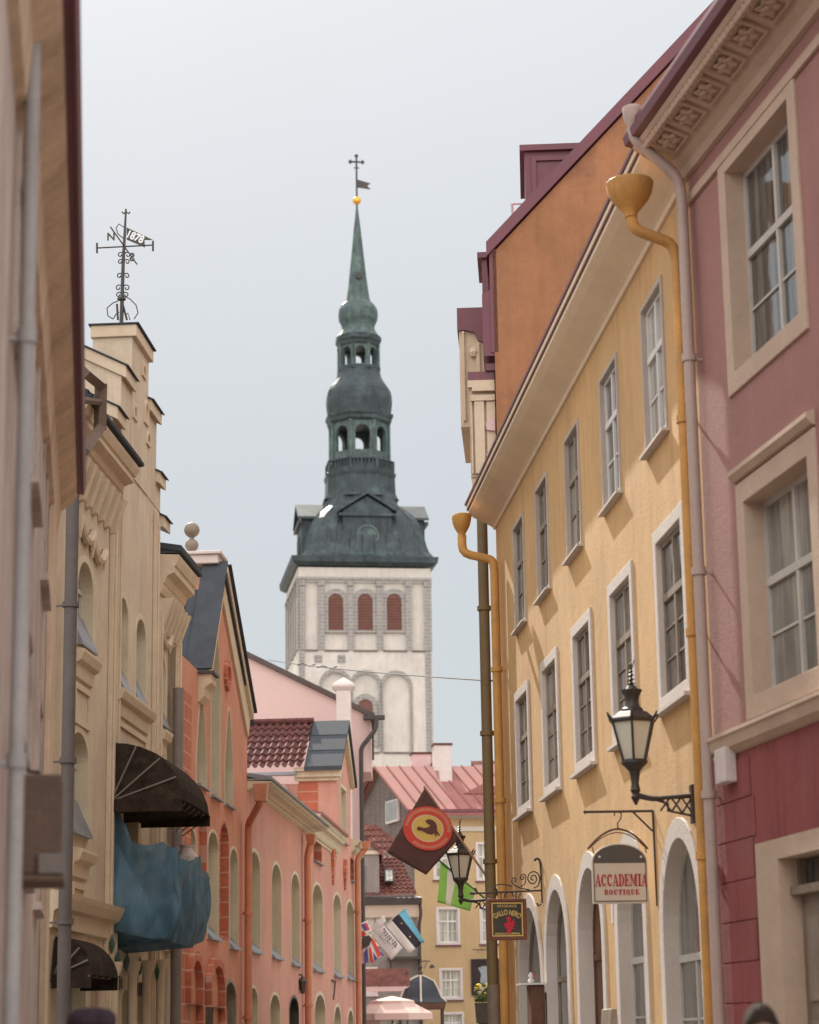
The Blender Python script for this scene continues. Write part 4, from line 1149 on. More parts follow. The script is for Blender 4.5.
    # painted drips / hanging arches
    for x, yt, yb in ((332, 838, 885), (344, 860, 890)):
        a = S(x, 860); m_ = MB(fr); zt_, zb_ = H(x, yt), H(x, yb)
        m_.loop([[(a - .04, .003, zb_), (a + .04, .003, zb_), (a + .04, .05, zb_), (a - .04, .05, zb_)], [(a - .28, .003, zt_ - .35), (a + .28, .003, zt_ - .35), (a + .28, .09, zt_ - .35), (a - .28, .09, zt_ - .35)], [(a - .2, .003, zt_), (a + .2, .003, zt_), (a + .2, .09, zt_), (a - .2, .09, zt_)]])
        m_.build('hanging_arch', 'gothicdeep', T)
    for px, hx, hy in ((308, 311, 836), (358, 365, 842)):
        o1 = .22 if px == 308 else .40; a = S(px, 930, .14); zz = H(hx, hy, o1)
        pipe(T, fr, [(a + .05, o1, zz), (a + .05, o1, zz - .16), (a, .14, zz - .45), (a, .14, .1)], .085, 'opipe')
        h = MB(fr); h.taper(a + .05 - .12, a + .05 + .12, o1 - .09, o1 + .09, zz - .2, zz + .04, -.03, -.03); h.build('rain_head', 'opipe', T, bevel=.01)
    # iron wall tie shaped like a seven
    a, z = fr.pix(334, 990, .02); m_ = MB(fr); m_.box(a - .5, a + .3, .0, .05, z + .22, z + .26); m_.tube([(a + .28, .03, z + .24), (a - .2, .03, z - .25)], .02, 5); m_.build('wall_tie', 'iron', T)
    return T, fr, L
TT, FT3, LT = third_house()

# ---------------------------------------------------------------- near left house, out of focus
def near_left():
    e0 = atY(84, 490, 20); hh = e0.z
    r = ray(76, 0); t = (hh - EYE) / r.z; e1 = CAM + r * t
    d = Vector((e0.x - e1.x, e0.y - e1.y, 0)).normalized(); az = math.degrees(math.atan2(d.x, d.y))
    # facade plane .28 m inside the eave line
    fr0 = Frame((e0.x, e0.y, 0), az, -1); p = fr0.world(0, -.28, 0); fr = Frame((p.x, p.y, 0), az, -1); S, H = fr.S, fr.H
    T = thing('grimy_house', 'tall grimy grey-beige house at the left edge, out of focus and close', 'house', fr)
    L = -14.0
    holes = []
    for a in (-3.6, -6.6, -9.6):
        for z0, z1 in ((5.0, 6.4), (2.6, 4.2)):
            if a == -9.6 and z0 < 5: continue
            holes.append(window(T, fr, a, a + 1.2, z0, z1, w=.12, rec=.2, sur='leftwall', sash='sash', gl='glassdark', sill=.04, proud=.02))
    w = MB(fr); w.wall(rect(L, 0, 0, hh - .05), holes, 0, -.5); w.box(-.5, 0, -7, -.501, 0, hh - .05); w.box(L, 0, -7.5, -7.001, 0, hh); w.box(L, L + .5, -7, -.501, 0, hh)
    w.build('wall', 'leftwall', T)
    b = MB(fr)
    z = 0
    b.box(-1.5, -.003, .004, .05, 0, hh - .4); b.build('corner_strip', 'leftochre', T)
    c = MB(fr); c.prof([(.0, hh - .5), (.05, hh - .48), (.08, hh - .2), (.2, hh - .1), (.22, hh - .04), (0, hh - .03)], L, .02); c.build('cornice', 'leftochre', T)
    g = MB(fr); g.prof([(.20, hh - .03), (.28, hh - .03), (.30, hh + .06), (.2, hh + .08)], L, .06); g.build('gutter', 'maroon', T)
    r = MB(fr); r.quad((L, .26, hh + .08), (.04, .26, hh + .08), (.04, -3.5, hh + 3.4), (L, -3.5, hh + 3.4), .12); r.quad((L, -3.5, hh + 3.4), (.04, -3.5, hh + 3.4), (.04, -7.6, hh + .1), (L, -7.6, hh + .1), .12); r.build('roof', 'maroon', T)
    # pale blue-grey pipe seen at x = 30
    a, _ = fr.pix(25, 600, .10)
    pipe(T, fr, [(a, .08, hh - .1), (a, .08, .1)], .036, mat('blue_grey_pipe', (.38, .36, .36), var=.15, rough=.7))
    # rendered oriel / box on the wall
    a, zt = fr.pix(20, 772, .30); 
    sa = fr.S(8, 830, 0.0)
    F3 = Frame((fr.world(sa, 0, 0).x, fr.world(sa, 0, 0).y, 0), az + 90, -1)
    x0, z1 = F3.pix(8, 774, 0); x1, z0 = F3.pix(60, 874, 0); _, zu = F3.pix(30, 886, 0)
    bx = MB(fr); wd = x1
    bx.box(sa, sa + .5, .003, wd, z0, z1); bx.box(sa - .02, sa + .52, .003, wd + .02, zu + .02, z0 - .002)
    bo = bx.build('wall_box', 'brownbox', T, bevel=.012)
    bx = MB(fr); bx.box(sa - .03, sa - .003, wd - .11, wd + .02, z0 + .0, z0 + .10); bx.build('box_fitting', 'greypipe', bo, bevel=.005)
    bx = MB(fr); bx.tube([(sa + .1, wd * .2, z1 + .25), (sa + .05, wd * .35, z1 + .02), (sa + .1, wd * .55, z1 + .02)], .012, 6); bx.build('cable', 'darkpipe', bo)
near_left()
# ================================================================ CHURCH TOWER
def tower():
    p = atY(299, 700, 258); FT = Frame((p.x, p.y, 0), 82, -1); S, H = FT.S, FT.H
    T = thing('church_tower', 'tall church tower, limewashed with arched louvres and green copper baroque spire', 'tower', FT)
    W = S(432.3, 660); D = 16.5
    FS = Frame(FT.o, -8, +1)        # left flank
    zc = H(365, 567)
    z581, z650, z566 = H(365, 581), H(365, 650), H(365, 567)
    # core
    c = MB(FT); c.box(.30, W - .30, -D + .3, -.30, 0, zc - .1); c.build('core_wall', 'tower', T)
    # front skin with recessed panels and arches
    holes = []
    pz = [(305.5, 317.5), (324.6, 347.5), (353.9, 376.6), (383.4, 406), (412.2, 424.3)]
    fine = lambda x: S(x, 620)
    for a, b in pz: holes.append(rect(fine(a), fine(b), z650, z581 - .15))
    la = [(322.5, 349, 672.4), (353, 379.2, 673.6), (383.5, 410, 674.3)]
    z752 = H(395, 752)
    for a, b, y in la: holes.append(arch(S(a, 720), S(b, 720), z752, H((a + b) / 2, y)))
    f = MB(FT); f.wall(rect(0, W, 0, zc - .1), holes, 0, -.299); f.build('front_wall', 'tower', T)
    # panels behind the openings carry round-headed louvred windows
    for cx in (335.9, 365.4, 394.4):
        a, b = S(cx - 7.4, 610), S(cx + 7.4, 610); h0, h1 = H(cx, 630), H(cx, 593.5)
        m = MB(FT); m.ring(arch(a - .62, b + .62, h0 - .1, h1 + .62, n=7), arch(a, b, h0, h1, n=7), -.298, -.08); sr = m.build('window', 'towerstone', T)
        m = MB(FT); m.prism(arch(a - .02, b + .02, h0 - .02, h1 + .02, n=7), -.28, -.2); lv = m.build('louvre', 'shutter', sr)
        m = MB(FT)
        k = 0; z = h0 + .3
        while z < h1 - .6: m.box(a + .05, b - .05, -.199, -.12, z, z + .12); z += .34
        m.build('louvre_slat', 'shutter', sr)
        m = MB(FT); m.box(a - .7, b + .7, -.298, .03, h0 - .32, h0 - .102); m.build('sill', 'towerstone', sr)
    # stone pilaster strips
    for a, b in ((299.2, 305.3), (317.7, 324.4), (347.7, 353.7), (376.8, 383.2), (406.2, 412), (424.5, 432.2)):
        m = MB(FT); m.box(fine(a) + .01, min(fine(b), W), .004, .16, z650 + .0, z581 + .05); m.box(fine(a) - .05, min(fine(b), W) + .06, .004, .26, z581 - .62, z581 - .05); m.build('pilaster', 'towerstone', T)
    for a, b in ((299.2, 305.0), (426, 432.2)):
        m = MB(FT); m.box(S(a, 720) + .02, min(S(b, 720), W - .01), .004, .08, 0, z650 - .05); m.build('quoin', 'towerstone', T)
    for a, b in pz: m = MB(FT); m.box(fine(a) - .05, fine(b) + .05, -.29, .10, z650 - .22, z650 - .005); m.build('drip_ledge', 'darkgable', T)
    for a, b, y in la: m = MB(FT); m.box(S(a, 720), S(b, 720), -.29, .10, z752 - .22, z752 - .005); m.build('drip_ledge', 'darkgable', T)
    m = MB(FT); m.box(-.06, W + .06, .004, .22, z581 + .051, z581 + .40); m.build('string_course', 'towerstone', T)
    for a, b, y in la:
        A, B, h1 = S(a, 720), S(b, 720), H((a + b) / 2, y)
        m = MB(FT); m.ring(arch(A - .35, B + .35, z752 - .1, h1 + .45), arch(A, B, z752, h1), .004, .09); m.build('arch_moulding', 'towerstone', T)
    a, b = S(358.5, 730), S(373.2, 730); h1 = H(366, 699)
    m = MB(FT); m.ring(arch(a - .62, b + .62, z752 + .6, h1 + .62), arch(a, b, z752 + .7, h1), -.298, -.1); sr = m.build('window', 'towerstone', T)
    m = MB(FT); m.prism(arch(a, b, z752 + .7, h1), -.28, -.2); m.build('louvre', 'shutter', sr)
    for x, y in ((318.3, 659), (341.5, 659)):
        a, z = FT.pix(x, y); m = MB(FT); m.ring(rect(a - .45, a + .45, z - .45, z + .45), rect(a - .28, a + .28, z - .28, z + .28), .003, .06); m.prism(rect(a - .27, a + .27, z - .27, z + .27), .003, .02); m.build('putlog_opening', 'towerstone', T)
    # left flank, same order of strips
    G = lambda s, o: (-o, -s)  # flank coords: distance back, outward -> front frame
    n = 6
    for k in range(n):
        s0 = .0 + (D - 1.0) * k / (n - 1)
        m = MB(FT); m.box(-.20, .297, -s0 - 1.0, -s0, z650, z581 + .05); m.build('pilaster', 'towerstone', T)
    m = MB(FT); m.box(-.05, .298, -D, -.31, 0, z650 - .01); m.build('flank_wall', 'tower', T)
    m = MB(FT); m.box(-.05, .298, -D, -.31, z581 + .3, zc - .1); m.build('flank_wall', 'tower', T)
    m = MB(FT); m.box(-.26, .297, -D, -.02, z581 + .052, z581 + .39); m.build('string_course', 'towerstone', T)
    for k in range(3):
        yc = -(D * (.27 + .23 * k)); m = MB(FT); m.box(.15, .296, yc - .9, yc + .9, z650 + 2.6, z581 - 1.2); m.build('louvre', 'shutter', T)
    # roof
    zE = H(365, 566); zE2 = H(365, 557.5)
    e = MB(FT)
    e.loop([[(-.2, .2, zE - .05), (W + .2, .2, zE - .05), (W + .2, -D - .2, zE - .05), (-.2, -D - .2, zE - .05)],
            [(-.75, .75, zE + .35), (W + .75, .75, zE + .35), (W + .75, -D - .75, zE + .35), (-.75, -D - .75, zE + .35)],
            [(-.85, .85, zE2), (W + .85, .85, zE2), (W + .85, -D - .85, zE2), (-.85, -D - .85, zE2)]])
    e.build('eaves_cornice', 'copper', T)
    cx, cy = W / 2 + .50, -D / 2
    pc = FT.world(cx, cy, 0); FC = Frame((pc.x, pc.y, 0), 82, -1)
    # axis height lookups in the plane through the spire's centre
    Hc = lambda y, x=358: FC.pix(x, y)[1]
    R = lambda half, y: half * (Vector(atY(358, y, pc.y)) - CAM).dot(CF) / FPX
    bell = [(559, 69, 1), (556.5, 65, 1), (552, 61, 1), (546, 58.5, 1), (538, 56.5, 1), (530, 54, .97), (524, 51, .94), (519, 47, .88), (514.5, 42.5, .75), (510, 38.6, .5), (505, 36.8, .3), (500, 36, .1)]
    prof = []; sq = []
    zb = Hc(500)
    for y, hw, s_ in bell:
        prof.append((R(hw, y) * (1.0), y)); sq.append(s_)
    b = MB(FT)
    yb0 = 559
    N = 32; rings = []
    for (r, y), e_ in zip(prof, sq):
        z = zE2 + (zb - zE2) * (yb0 - y) / (yb0 - 500.0)
        rg = []
        for k in range(N):
            t = 2 * PI * (k + .5) / N; m_ = max(abs(math.cos(t)), abs(math.sin(t)))
            q = 1 / m_
            oc = min(1, (1 / max(abs(math.cos(t - a_)) for a_ in (0, PI / 4, PI / 2, 3 * PI / 4))))
            rad_sq = r * q; rad_oc = r * oc
            rr = rad_sq * e_ + rad_oc * (1 - e_)
            x = rr * math.cos(t); yy = rr * math.sin(t)
            if e_ > .3: yy *= 1 + (D / W - 1) * e_
            rg.append((cx + x, cy + yy, z))
        rings.append(rg)
    b.loop(rings); b.build('bell_roof', 'copper', T)
    # standing ribs on the bell roof
    rb = MB(FT)
    for k in range(0, N):
        rb.tube([rg[k] for rg in rings], .07, 4)
    rb.build('roof_seam', 'copper', T)
    def oct_(name, rows, m='copper', rot=0.0, n=8, smooth=False):
        b = MB(FT); b.lathe(cx, cy, [(R(hw, y) * 1.06, Hc(y)) for y, hw in rows], n, rot=rot); return b.build(name, m, T, smooth=smooth)
    oct_('drum', [(503, 38), (499, 35.6), (496, 34.8), (482, 34.2), (479, 35.2), (477, 35.4), (476, 33)])
    # gallery balustrade
    rr = R(34, 470) * 1.06; zt, z0 = Hc(464.5), Hc(476)
    def ring_oct(name, r0, r1, za, zb_, m='copper'):
        bb = MB(FT)
        o_ = [(cx + r1 * math.cos(2 * PI * (k + .5) / 8), cy + r1 * math.sin(2 * PI * (k + .5) / 8)) for k in range(8)]
        i_ = [(cx + r0 * math.cos(2 * PI * (k + .5) / 8), cy + r0 * math.sin(2 * PI * (k + .5) / 8)) for k in range(8)]
        R4 = [[bb.v(x, y, za) for x, y in o_], [bb.v(x, y, zb_) for x, y in o_], [bb.v(x, y, zb_) for x, y in i_], [bb.v(x, y, za) for x, y in i_]]
        for k in range(4):
            A, B = R4[k], R4[(k + 1) % 4]
            for j in range(8): bb.face([A[j], A[(j + 1) % 8], B[(j + 1) % 8], B[j]])
        return bb.build(name, m, T)
    ring_oct('gallery_rail', rr - .35, rr, zt - .2, zt)
    bal = MB(FT)
    for k in range(8):
        p0 = Vector((cx + (rr - .18) * math.cos(2 * PI * (k + .5) / 8), cy + (rr - .18) * math.sin(2 * PI * (k + .5) / 8), 0)); p1 = Vector((cx + (rr - .18) * math.cos(2 * PI * (k + 1.5) / 8), cy + (rr - .18) * math.sin(2 * PI * (k + 1.5) / 8), 0))
        for i in range(7):
            q = p0.lerp(p1, i / 7); w_ = .16 if i == 0 else .08
            bal.box(q.x - w_, q.x + w_, q.y - w_, q.y + w_, z0, zt - .201)
    bal.build('baluster', 'copper', T)
    def lantern(name, ybot, ytop, hw, ysill):
        r = R(hw, (ybot + ytop) / 2) * 1.06; zb_, zt_ = Hc(ybot), Hc(ytop); zs = Hc(ysill)
        pts = [Vector((cx + r * math.cos(2 * PI * (k + .5) / 8), cy + r * math.sin(2 * PI * (k + .5) / 8))) for k in range(8)]
        for k in range(8):
            p, q = pts[k], pts[(k + 1) % 8]; d = q - p; Lf = d.length; d.normalize(); nrm = Vector((d.y, -d.x))
            b = MB(None)
            pw = Lf * .19
            outline = [(0, zb_), (Lf, zb_), (Lf, zt_), (0, zt_)]
            hole = arch(pw, Lf - pw, zs, zt_ - (zt_ - zb_) * .12, (Lf / 2 - pw), n=5)
            loops = [outline, hole]
            for dep in (0, -.45):
                vs = [[b.bm.verts.new((p.x + d.x * a + nrm.x * dep, (p.y + d.y * a + nrm.y * dep), h)) for a, h in lp] for lp in loops]
                flat = [v for l in vs for v in l]
                for t in tessellate_polygon([[Vector((a, h, 0)) for a, h in lp] for lp in loops]): b.face([flat[i] for i in t])
                if dep == 0: f_ = vs
                else: g_ = vs
            for A, B in zip(f_, g_):
                for j in range(len(A)): b.face([A[j], A[(j + 1) % len(A)], B[(j + 1) % len(A)], B[j]])
            # y already in local coords: flip because cy is local +y = away
            for v in b.bm.verts: v.co.y = -v.co.y if FT.sgn < 0 else v.co.y
            b.build(name, 'copperlight', T)
            c = MB(FT); c.lathe(p.x, p.y, [(.28, zb_), (.24, zb_ + .3), (.22, zt_ - .3), (.30, zt_)], 6); c.build('column', 'copperlight', T)
    lantern('lantern_bay', 464, 426.5, 28.6, 456)
    oct_('gallery_deck', [(477, 33.5), (464, 29.5), (463.5, 27)])
    oct_('lantern_cornice', [(427, 29), (425, 31.5), (422, 31.8), (420, 33.2), (417.5, 33.4), (416.5, 30.5)])
    oct_('lower_onion', [(418, 30), (414, 30.2), (409, 30.9), (404, 31.3), (398, 31), (393, 30), (389, 28), (385, 25.2), (381, 22.6), (377, 21), (373, 20.2), (371.5, 20)], 'copper', n=16)
    oct_('upper_deck', [(373, 21.2), (370.5, 21.4), (369.5, 19)])
    lantern('upper_lantern_bay', 370, 348, 19.2, 368.5)
    oct_('upper_cornice', [(349, 19), (347.5, 20.5), (345, 21), (343, 22.6), (340, 22.6), (338, 21)], 'copper')
    oct_('upper_onion', [(339, 21.5), (335, 18.5), (331, 16), (328, 15.3), (325, 16.2), (321, 18.2), (316, 18.8), (311, 18.4), (307, 16.6), (304, 14), (303, 12.4)], 'copperlight', n=16)
    oct_('spire', [(304.5, 12.6), (303, 12.6), (299, 11.3), (285, 9.4), (255, 6.1), (230, 3.6), (209, 1.1), (205, .9)], 'copperlight')
    a = R(5, 278); b = MB(FT); z = Hc(278.6); b.prism([(cx - .0 + .42 * math.cos(t * PI / 6), z + .42 * math.sin(t * PI / 6)) for t in range(12)], cy + R(9.2, 278) * 1.0, cy + R(9.2, 278) + .25); b.build('spire_opening', 'darkpipe', T)
    b = MB(FT); zz = Hc(200.7); rb_ = R(4.2, 200); b.lathe(cx, cy, [(rb_ * math.sin(PI * i / 10), zz - rb_ * math.cos(PI * i / 10)) for i in range(1, 10)], 16); b.build('gilt_ball', 'gold', T, smooth=True)
    b = MB(FT); b.tube([(cx, cy, Hc(209)), (cx, cy, Hc(155))], .13, 6)
    zx = Hc(162); b.tube([(cx - R(6.5, 162), cy, zx), (cx + R(6.5, 162), cy, zx)], .12, 6)
    for q in (-1, 1): b.lathe(cx + q * R(6.2, 162), cy, [(.05, zx - .3), (.28, zx), (.05, zx + .3)], 6)
    b.lathe(cx, cy, [(.1, Hc(157.5)), (.3, Hc(156)), (.05, Hc(154))], 6)
    zy = Hc(168); b.tube([(cx - R(2.5, 162), cy, zy), (cx + R(2.5, 162), cy, zy)], .08, 6)
    b.build('cross', 'iron', T)
    b = MB(FT); P_ = lambda x, y: (cx + R(x - 357, y), Hc(y)); b.prism([P_(357, 179.5), P_(371, 183), P_(367.5, 185.5), P_(371, 189), P_(357, 187.5)], cy - .05, cy + .05); b.build('vane', 'darkpipe', T)
    # dormers on the bell roof: front one with pediment and clock ring
    hw = 7.6 * 1.0
    a, b_ = S(326, 530), S(394, 530)
    m0 = (S(338.5, 507) + S(391.8, 510)) / 2; half = (S(391.8, 510) - S(338.5, 507)) / 2
    FD = FT
    zp0, zpe, zpa = zE2 + .02, FT.H(365, 511, -1.2), FT.H(366, 494, -1.2)
    m0 = W / 2 
    w_ = half * .92
    for nm, ax in (('front', 0), ('left', 1), ('right', 2)):
        def PT(u, dep, z):        # u across, dep outward from the tower centre
            if ax == 0: return (cx + u, cy + dep, z)
            if ax == 1: return (cx - dep, cy + u, z)
            return (cx + dep, cy + u, z)
        out = (D / 2 - 1.0) if ax == 0 else (W / 2 - .35)
        inn = 2.5
        b = MB(FT); b.loop([[PT(-w_, inn, zp0), PT(w_, inn, zp0), PT(w_, inn, zpe), PT(0, inn, zpa - .3), PT(-w_, inn, zpe)], [PT(-w_, out, zp0), PT(w_, out, zp0), PT(w_, out, zpe), PT(0, out, zpa - .3), PT(-w_, out, zpe)]])
        dm = b.build('dormer', 'copper', T)
        b = MB(FT); ov = .45
        for q in (-1, 1):
            b.loop([[PT(q * (w_ + .6), inn, zpe - .2), PT(0, inn, zpa - .05), PT(0, inn, zpa + .25), PT(q * (w_ + .6), inn, zpe + .1)], [PT(q * (w_ + .6), out + ov, zpe - .2), PT(0, out + ov, zpa - .05), PT(0, out + ov, zpa + .25), PT(q * (w_ + .6), out + ov, zpe + .1)]])
        b.loop([[PT(-w_ - .5, out + .004, zpe - .7), PT(w_ + .5, out + .004, zpe - .7), PT(w_ + .5, out + .004, zpe - .35), PT(-w_ - .5, out + .004, zpe - .35)], [PT(-w_ - .5, out + .4, zpe - .7), PT(w_ + .5, out + .4, zpe - .7), PT(w_ + .5, out + .4, zpe - .35), PT(-w_ - .5, out + .4, zpe - .35)]])
        b.build('dormer_pediment', 'copper', dm)
        zc_ = (zp0 + zpe) / 2 - .1; rr_ = 1.35
        b = MB(FT); N = 20
        rings = [[PT(r_ * math.cos(2 * PI * k / N), out + d_, zc_ + r_ * math.sin(2 * PI * k / N)) for k in range(N)] for r_, d_ in ((rr_, .003), (rr_, .18), (rr_ - .25, .18), (rr_ - .25, .04))]
        b.loop(rings); b.build('clock_face', 'copperlight', dm)
    return T
tower()

# ================================================================ FAR END OF THE STREET
def pink_gable_house():
    p = atY(372, 800, 73); fr = Frame((p.x, p.y, 0), 90, -1); S, H = fr.S, fr.H
    T = thing('pale_pink_house', 'pale pink house with long bare wall and dark sloping roof edge', 'house', fr)
    x1, z1 = fr.pix(371, 717); x0, z0 = fr.pix(243, 655); sl = (z0 - z1) / (x1 - x0)
    Lw = 9.0; xa = x0 - 1.2; za = z0 + 1.2 * sl
    w = MB(fr); jx, jz = fr.pix(359, 772); w.prism([(-Lw, 0), (jx, 0), (jx, jz), (-.02, jz), (-.02, z1), (xa, za), (-Lw, za - 1.2)], 0, -2.6); w.build('wall', 'pinkwall', T)
    r = MB(fr); t = .17
    r.loop([[(.12, .14, z1 - .12 * sl), (xa, .14, za), (xa, .14, za + t), (.12, .14, z1 - .12 * sl + t)], [(.12, -2.8, z1 - .12 * sl), (xa, -2.8, za), (xa, -2.8, za + t), (.12, -2.8, z1 - .12 * sl + t)]])
    r.loop([[(xa - .003, .14, za), (-Lw - .3, .14, za - 1.4), (-Lw - .3, .14, za - 1.4 + t), (xa - .003, .14, za + t)], [(xa - .003, -2.8, za), (-Lw - .3, -2.8, za - 1.4), (-Lw - .3, -2.8, za - 1.4 + t), (xa - .003, -2.8, za + t)]])
    r.build('roof', mat('dark_roof_edge', (.10, .075, .07), var=.2), T)
    # side wall strip in cream
    # dark drainpipe with swan neck
    P = lambda x, y, o=.3: (S(x, y, o), o, H(x, y, o))
    a = P(360, 900)
    b = MB(fr); b.tube([P(376, 716), P(376, 729), P(361, 748), (P(361, 748)[0], .3, P(361, 748)[2] - .3), (P(361, 900)[0] + .06, .3, .1)], .075, 10); b.build('downpipe', 'darkpipe', T, smooth=True)
    b = MB(fr); q = P(371, 718, .1); b.box(q[0] - .25, q[0] + .45, .0, .35, q[2] - .06, q[2] + .06); b.build('gutter', 'darkpipe', T)
    b = MB(fr); q0, q1 = P(372.5, 722, .05), P(373, 760, .05); b.box(q0[0] - .03, q0[0] + .04, .003, .1, q1[2], q0[2]); b.build('corner_trim', 'darkpipe', T)
    # slim white chimney stack in front of the wall
    q0 = fr.pix(337, 760, 1.2); q1 = fr.pix(351.5, 692, 1.2); b = MB(fr); b.box(q0[0], fr.S(351.5, 760, 1.2), .9, 1.5, q0[1] - 4, q1[1]); ch = b.build('chimney', 'chimney', T, bevel=.02)
    cm = (q0[0] + fr.S(351.5, 760, 1.2)) / 2; b = MB(fr)
    zz = q1[1]; z2 = H(344, 679, 1.2)
    b.loop([[(cm + r * math.cos(PI / 4 + k * PI / 2) * 1.414, 1.2 + r * math.sin(PI / 4 + k * PI / 2) * 1.414, z) for k in range(4)] for r, z in ((.24, zz + .002), (.36, zz + .14), (.36, zz + .2), (.26, zz + .30), (.02, z2 + .05))])
    b.build('chimney_cap', 'chimney', ch)
pink_gable_house()

def far_house():
    p = atY(415, 900, 90); fr = Frame((p.x, p.y, 0), 84, -1); S, H = fr.S, fr.H
    T = thing('ochre_far_house', 'ochre house with faded red metal roof closing the street', 'house', fr)
    ze = H(450, 813); Lx = 7.5
    holes = []
    for x0, x1, y0, y1 in ((436, 460, 907, 945), (438, 461.5, 968, 1000), (479.5, 500, 906, 944), (434, 452, 845, 880), (477, 492, 842, 881), (439, 462, 1012, 1040)):
        holes.append(window(T, fr, S(x0, 920), S(x1, 920), H((x0 + x1) / 2, y1), H((x0 + x1) / 2, y0), w=.10, rec=.08, bars=(1, 1, 1), tr=.35, sash='whitesash', sur='chimney', gl='glasspale', sill=.05, fw=.04, sillm='maroon'))
    w = MB(fr); w.wall(rect(0, Lx, 0, ze), holes, 0, -.4); w.box(Lx - .4, Lx, -9, -.401, 0, ze); w.build('wall', 'ygreat', T)
    # smoked gable wall to the left
    FGb = Frame(fr.o, -20, +1)
    gw = 9.0; zr = FGb.pix(380, 769)[1]; s_r, zr = FGb.pix(380, 769); 
    s_r = min(max(s_r, 3.0), 6.0)
    w = MB(None)
    G = lambda s, o, z: (lambda q: ((q - fr.o).dot(fr.d), (q - fr.o).dot(fr.y), z))(FGb.world(s, o, 0))
    poly = [(0, 0), (2 * s_r, 0), (2 * s_r, ze), (s_r, zr), (0, ze)]
    w.loop([[G(s, 0.0, z) for s, z in poly], [G(s, -.4, z) for s, z in poly]]); w.build('gable_wall', 'darkgable', T)
    g0 = Vector(G(s_r, .25, zr + .1)); e0 = Vector(G(-.35, .25, ze - .05)); b0 = Vector(G(2 * s_r + .35, .25, ze - .05))
    rd = Vector((1, -.10 * 1, 0)); R_ = 7.8
    dx = Vector((R_, 0, 0))
    b = MB(None)
    def slab(A, B, C, D_, t=.1): b.loop([[tuple(A), tuple(B), tuple(C), tuple(D_)], [tuple(v - Vector((0, 0, t))) for v in (A, B, C, D_)]])
    slab(e0, e0 + dx, g0 + dx, g0); slab(b0, b0 + dx, g0 + dx, g0)
    rf = b.build('roof', 'roofpink', T)
    b = MB(None)
    for k in range(16):
        u = Vector((R_ * k / 15, 0, .03)); b.tube([tuple(e0 + u), tuple(g0 + u)], .035, 4)
    b.build('roof_seam', 'roofpink', rf)
    b = MB(None); b.tube([tuple(b0 + Vector((-.06, 0, -.1))), tuple(g0 + Vector((-.06, 0, -.1)))], .12, 4); b.build('verge_board', 'tile2', rf)
    c = MB(fr); c.prof([(.003, ze - .75), (.06, ze - .72), (.06, ze - .55), (.003, ze - .53)], .2, Lx)
    c.prof([(.003, ze - .22), (.12, ze - .16), (.22, ze - .05), (.22, ze - .0), (.003, ze + .0)], .2, Lx); c.build('cornice', 'paletrim', T)
    c = MB(fr); c.prof([(.25, ze - .02), (.36, ze), (.36, ze + .12), (.25, ze + .12)], -.3, Lx); c.build('gutter', 'maroon', T)
    # gable window and small lower lean-to
    s0, zz = FGb.pix(391, 812, .05)
    w = MB(None); q = [(s0 - 1.0, zz - .45), (s0 + .5, zz - .45), (s0 + .5, zz + .45), (s0 - 1.0, zz + .45)]
    w.loop([[G(s, .02, z) for s, z in q], [G(s, .12, z) for s, z in q]]); wi = w.build('window', 'chimney', T)
    w = MB(None); q = [(s0 - .9, zz - .35), (s0 + .4, zz - .35), (s0 + .4, zz + .4), (s0 - .9, zz + .4)]
    w.loop([[G(s, .121, z) for s, z in q], [G(s, .14, z) for s, z in q]]); w.build('pane', 'glass', wi)
    # chimneys
    def chim(x0, x1, y0, y1, o, m, cap=True):
        a, z1_ = fr.pix(x0, y0, o); b_, z0_ = fr.pix(x1, y1, o)
        c = MB(fr); c.box(a, b_, o - .7, o, z0_ - .8, z1_); ch = c.build('chimney', m, T, bevel=.02)
        if cap: c = MB(fr); c.box(a - .05, b_ + .05, o - .75, o + .05, z1_ + .002, z1_ + .08); c.build('chimney_cap', 'tile', ch)
    chim(434, 452, 745, 782, -3.4, 'chimney'); chim(440, 452.5, 769, 790, -2.4, 'chimney', False); chim(412, 431, 754, 776, -6.0, 'pinkchim'); chim(432, 437, 762, 775, -5.5, 'tile', False)
    # hipped dormer on the right part of the roof
    a, z = fr.pix(464, 793, -1.4); 
    d = MB(fr); d.box(a + .1, a + 1.6, -3.2, -1.4, ze + .1, z - .05); dm = d.build('dormer', 'tile2', T)
    d = MB(fr); d.loop([[(a - .05, -1.2, z - .05), (a + .9, -1.2, z + .42), (a + 1.8, -1.2, z - .05)], [(a - .05, -3.6, z - .05), (a + .9, -3.6, z + .42), (a + 1.8, -3.6, z - .05)]]); d.build('dormer_roof', 'roofpink', dm)
    a, z = fr.pix(447, 800, -.9); d = MB(fr); d.box(a - .3, a + .35, -2.6, -.9, z - .55, z - .3); d.build('skylight', 'slate', T)
    return T, fr
FHT, FHF = far_house()

def rear_pink_block():
    p = atY(470, 800, 120); fr = Frame((p.x, p.y, 0), 90, -1)
    T = thing('pink_attic_house', 'pinkish rooftop block with small aerial behind the ochre far house', 'house', fr)
    a, z1 = fr.pix(474, 764); b_, _ = fr.pix(500, 764)
    c = MB(fr); c.box(a, b_, -4, 0, 0, z1); c.build('wall', 'pinkchim', T)
    c = MB(fr); c.box(a - .1, b_ + .1, -4.1, .1, z1 + .002, z1 + .15); c.build('roof', 'roofpink', T)
    q = fr.pix(471, 764); c = MB(fr); c.tube([(a - .12, -.5, z1 - 2), (a - .12, -.5, z1 + .25)], .02, 5); c.tube([(a - .4, -.5, z1 - .1), (a + .1, -.5, z1 - .1)], .015, 5); c.build('aerial', 'darkpipe', T)
rear_pink_block()

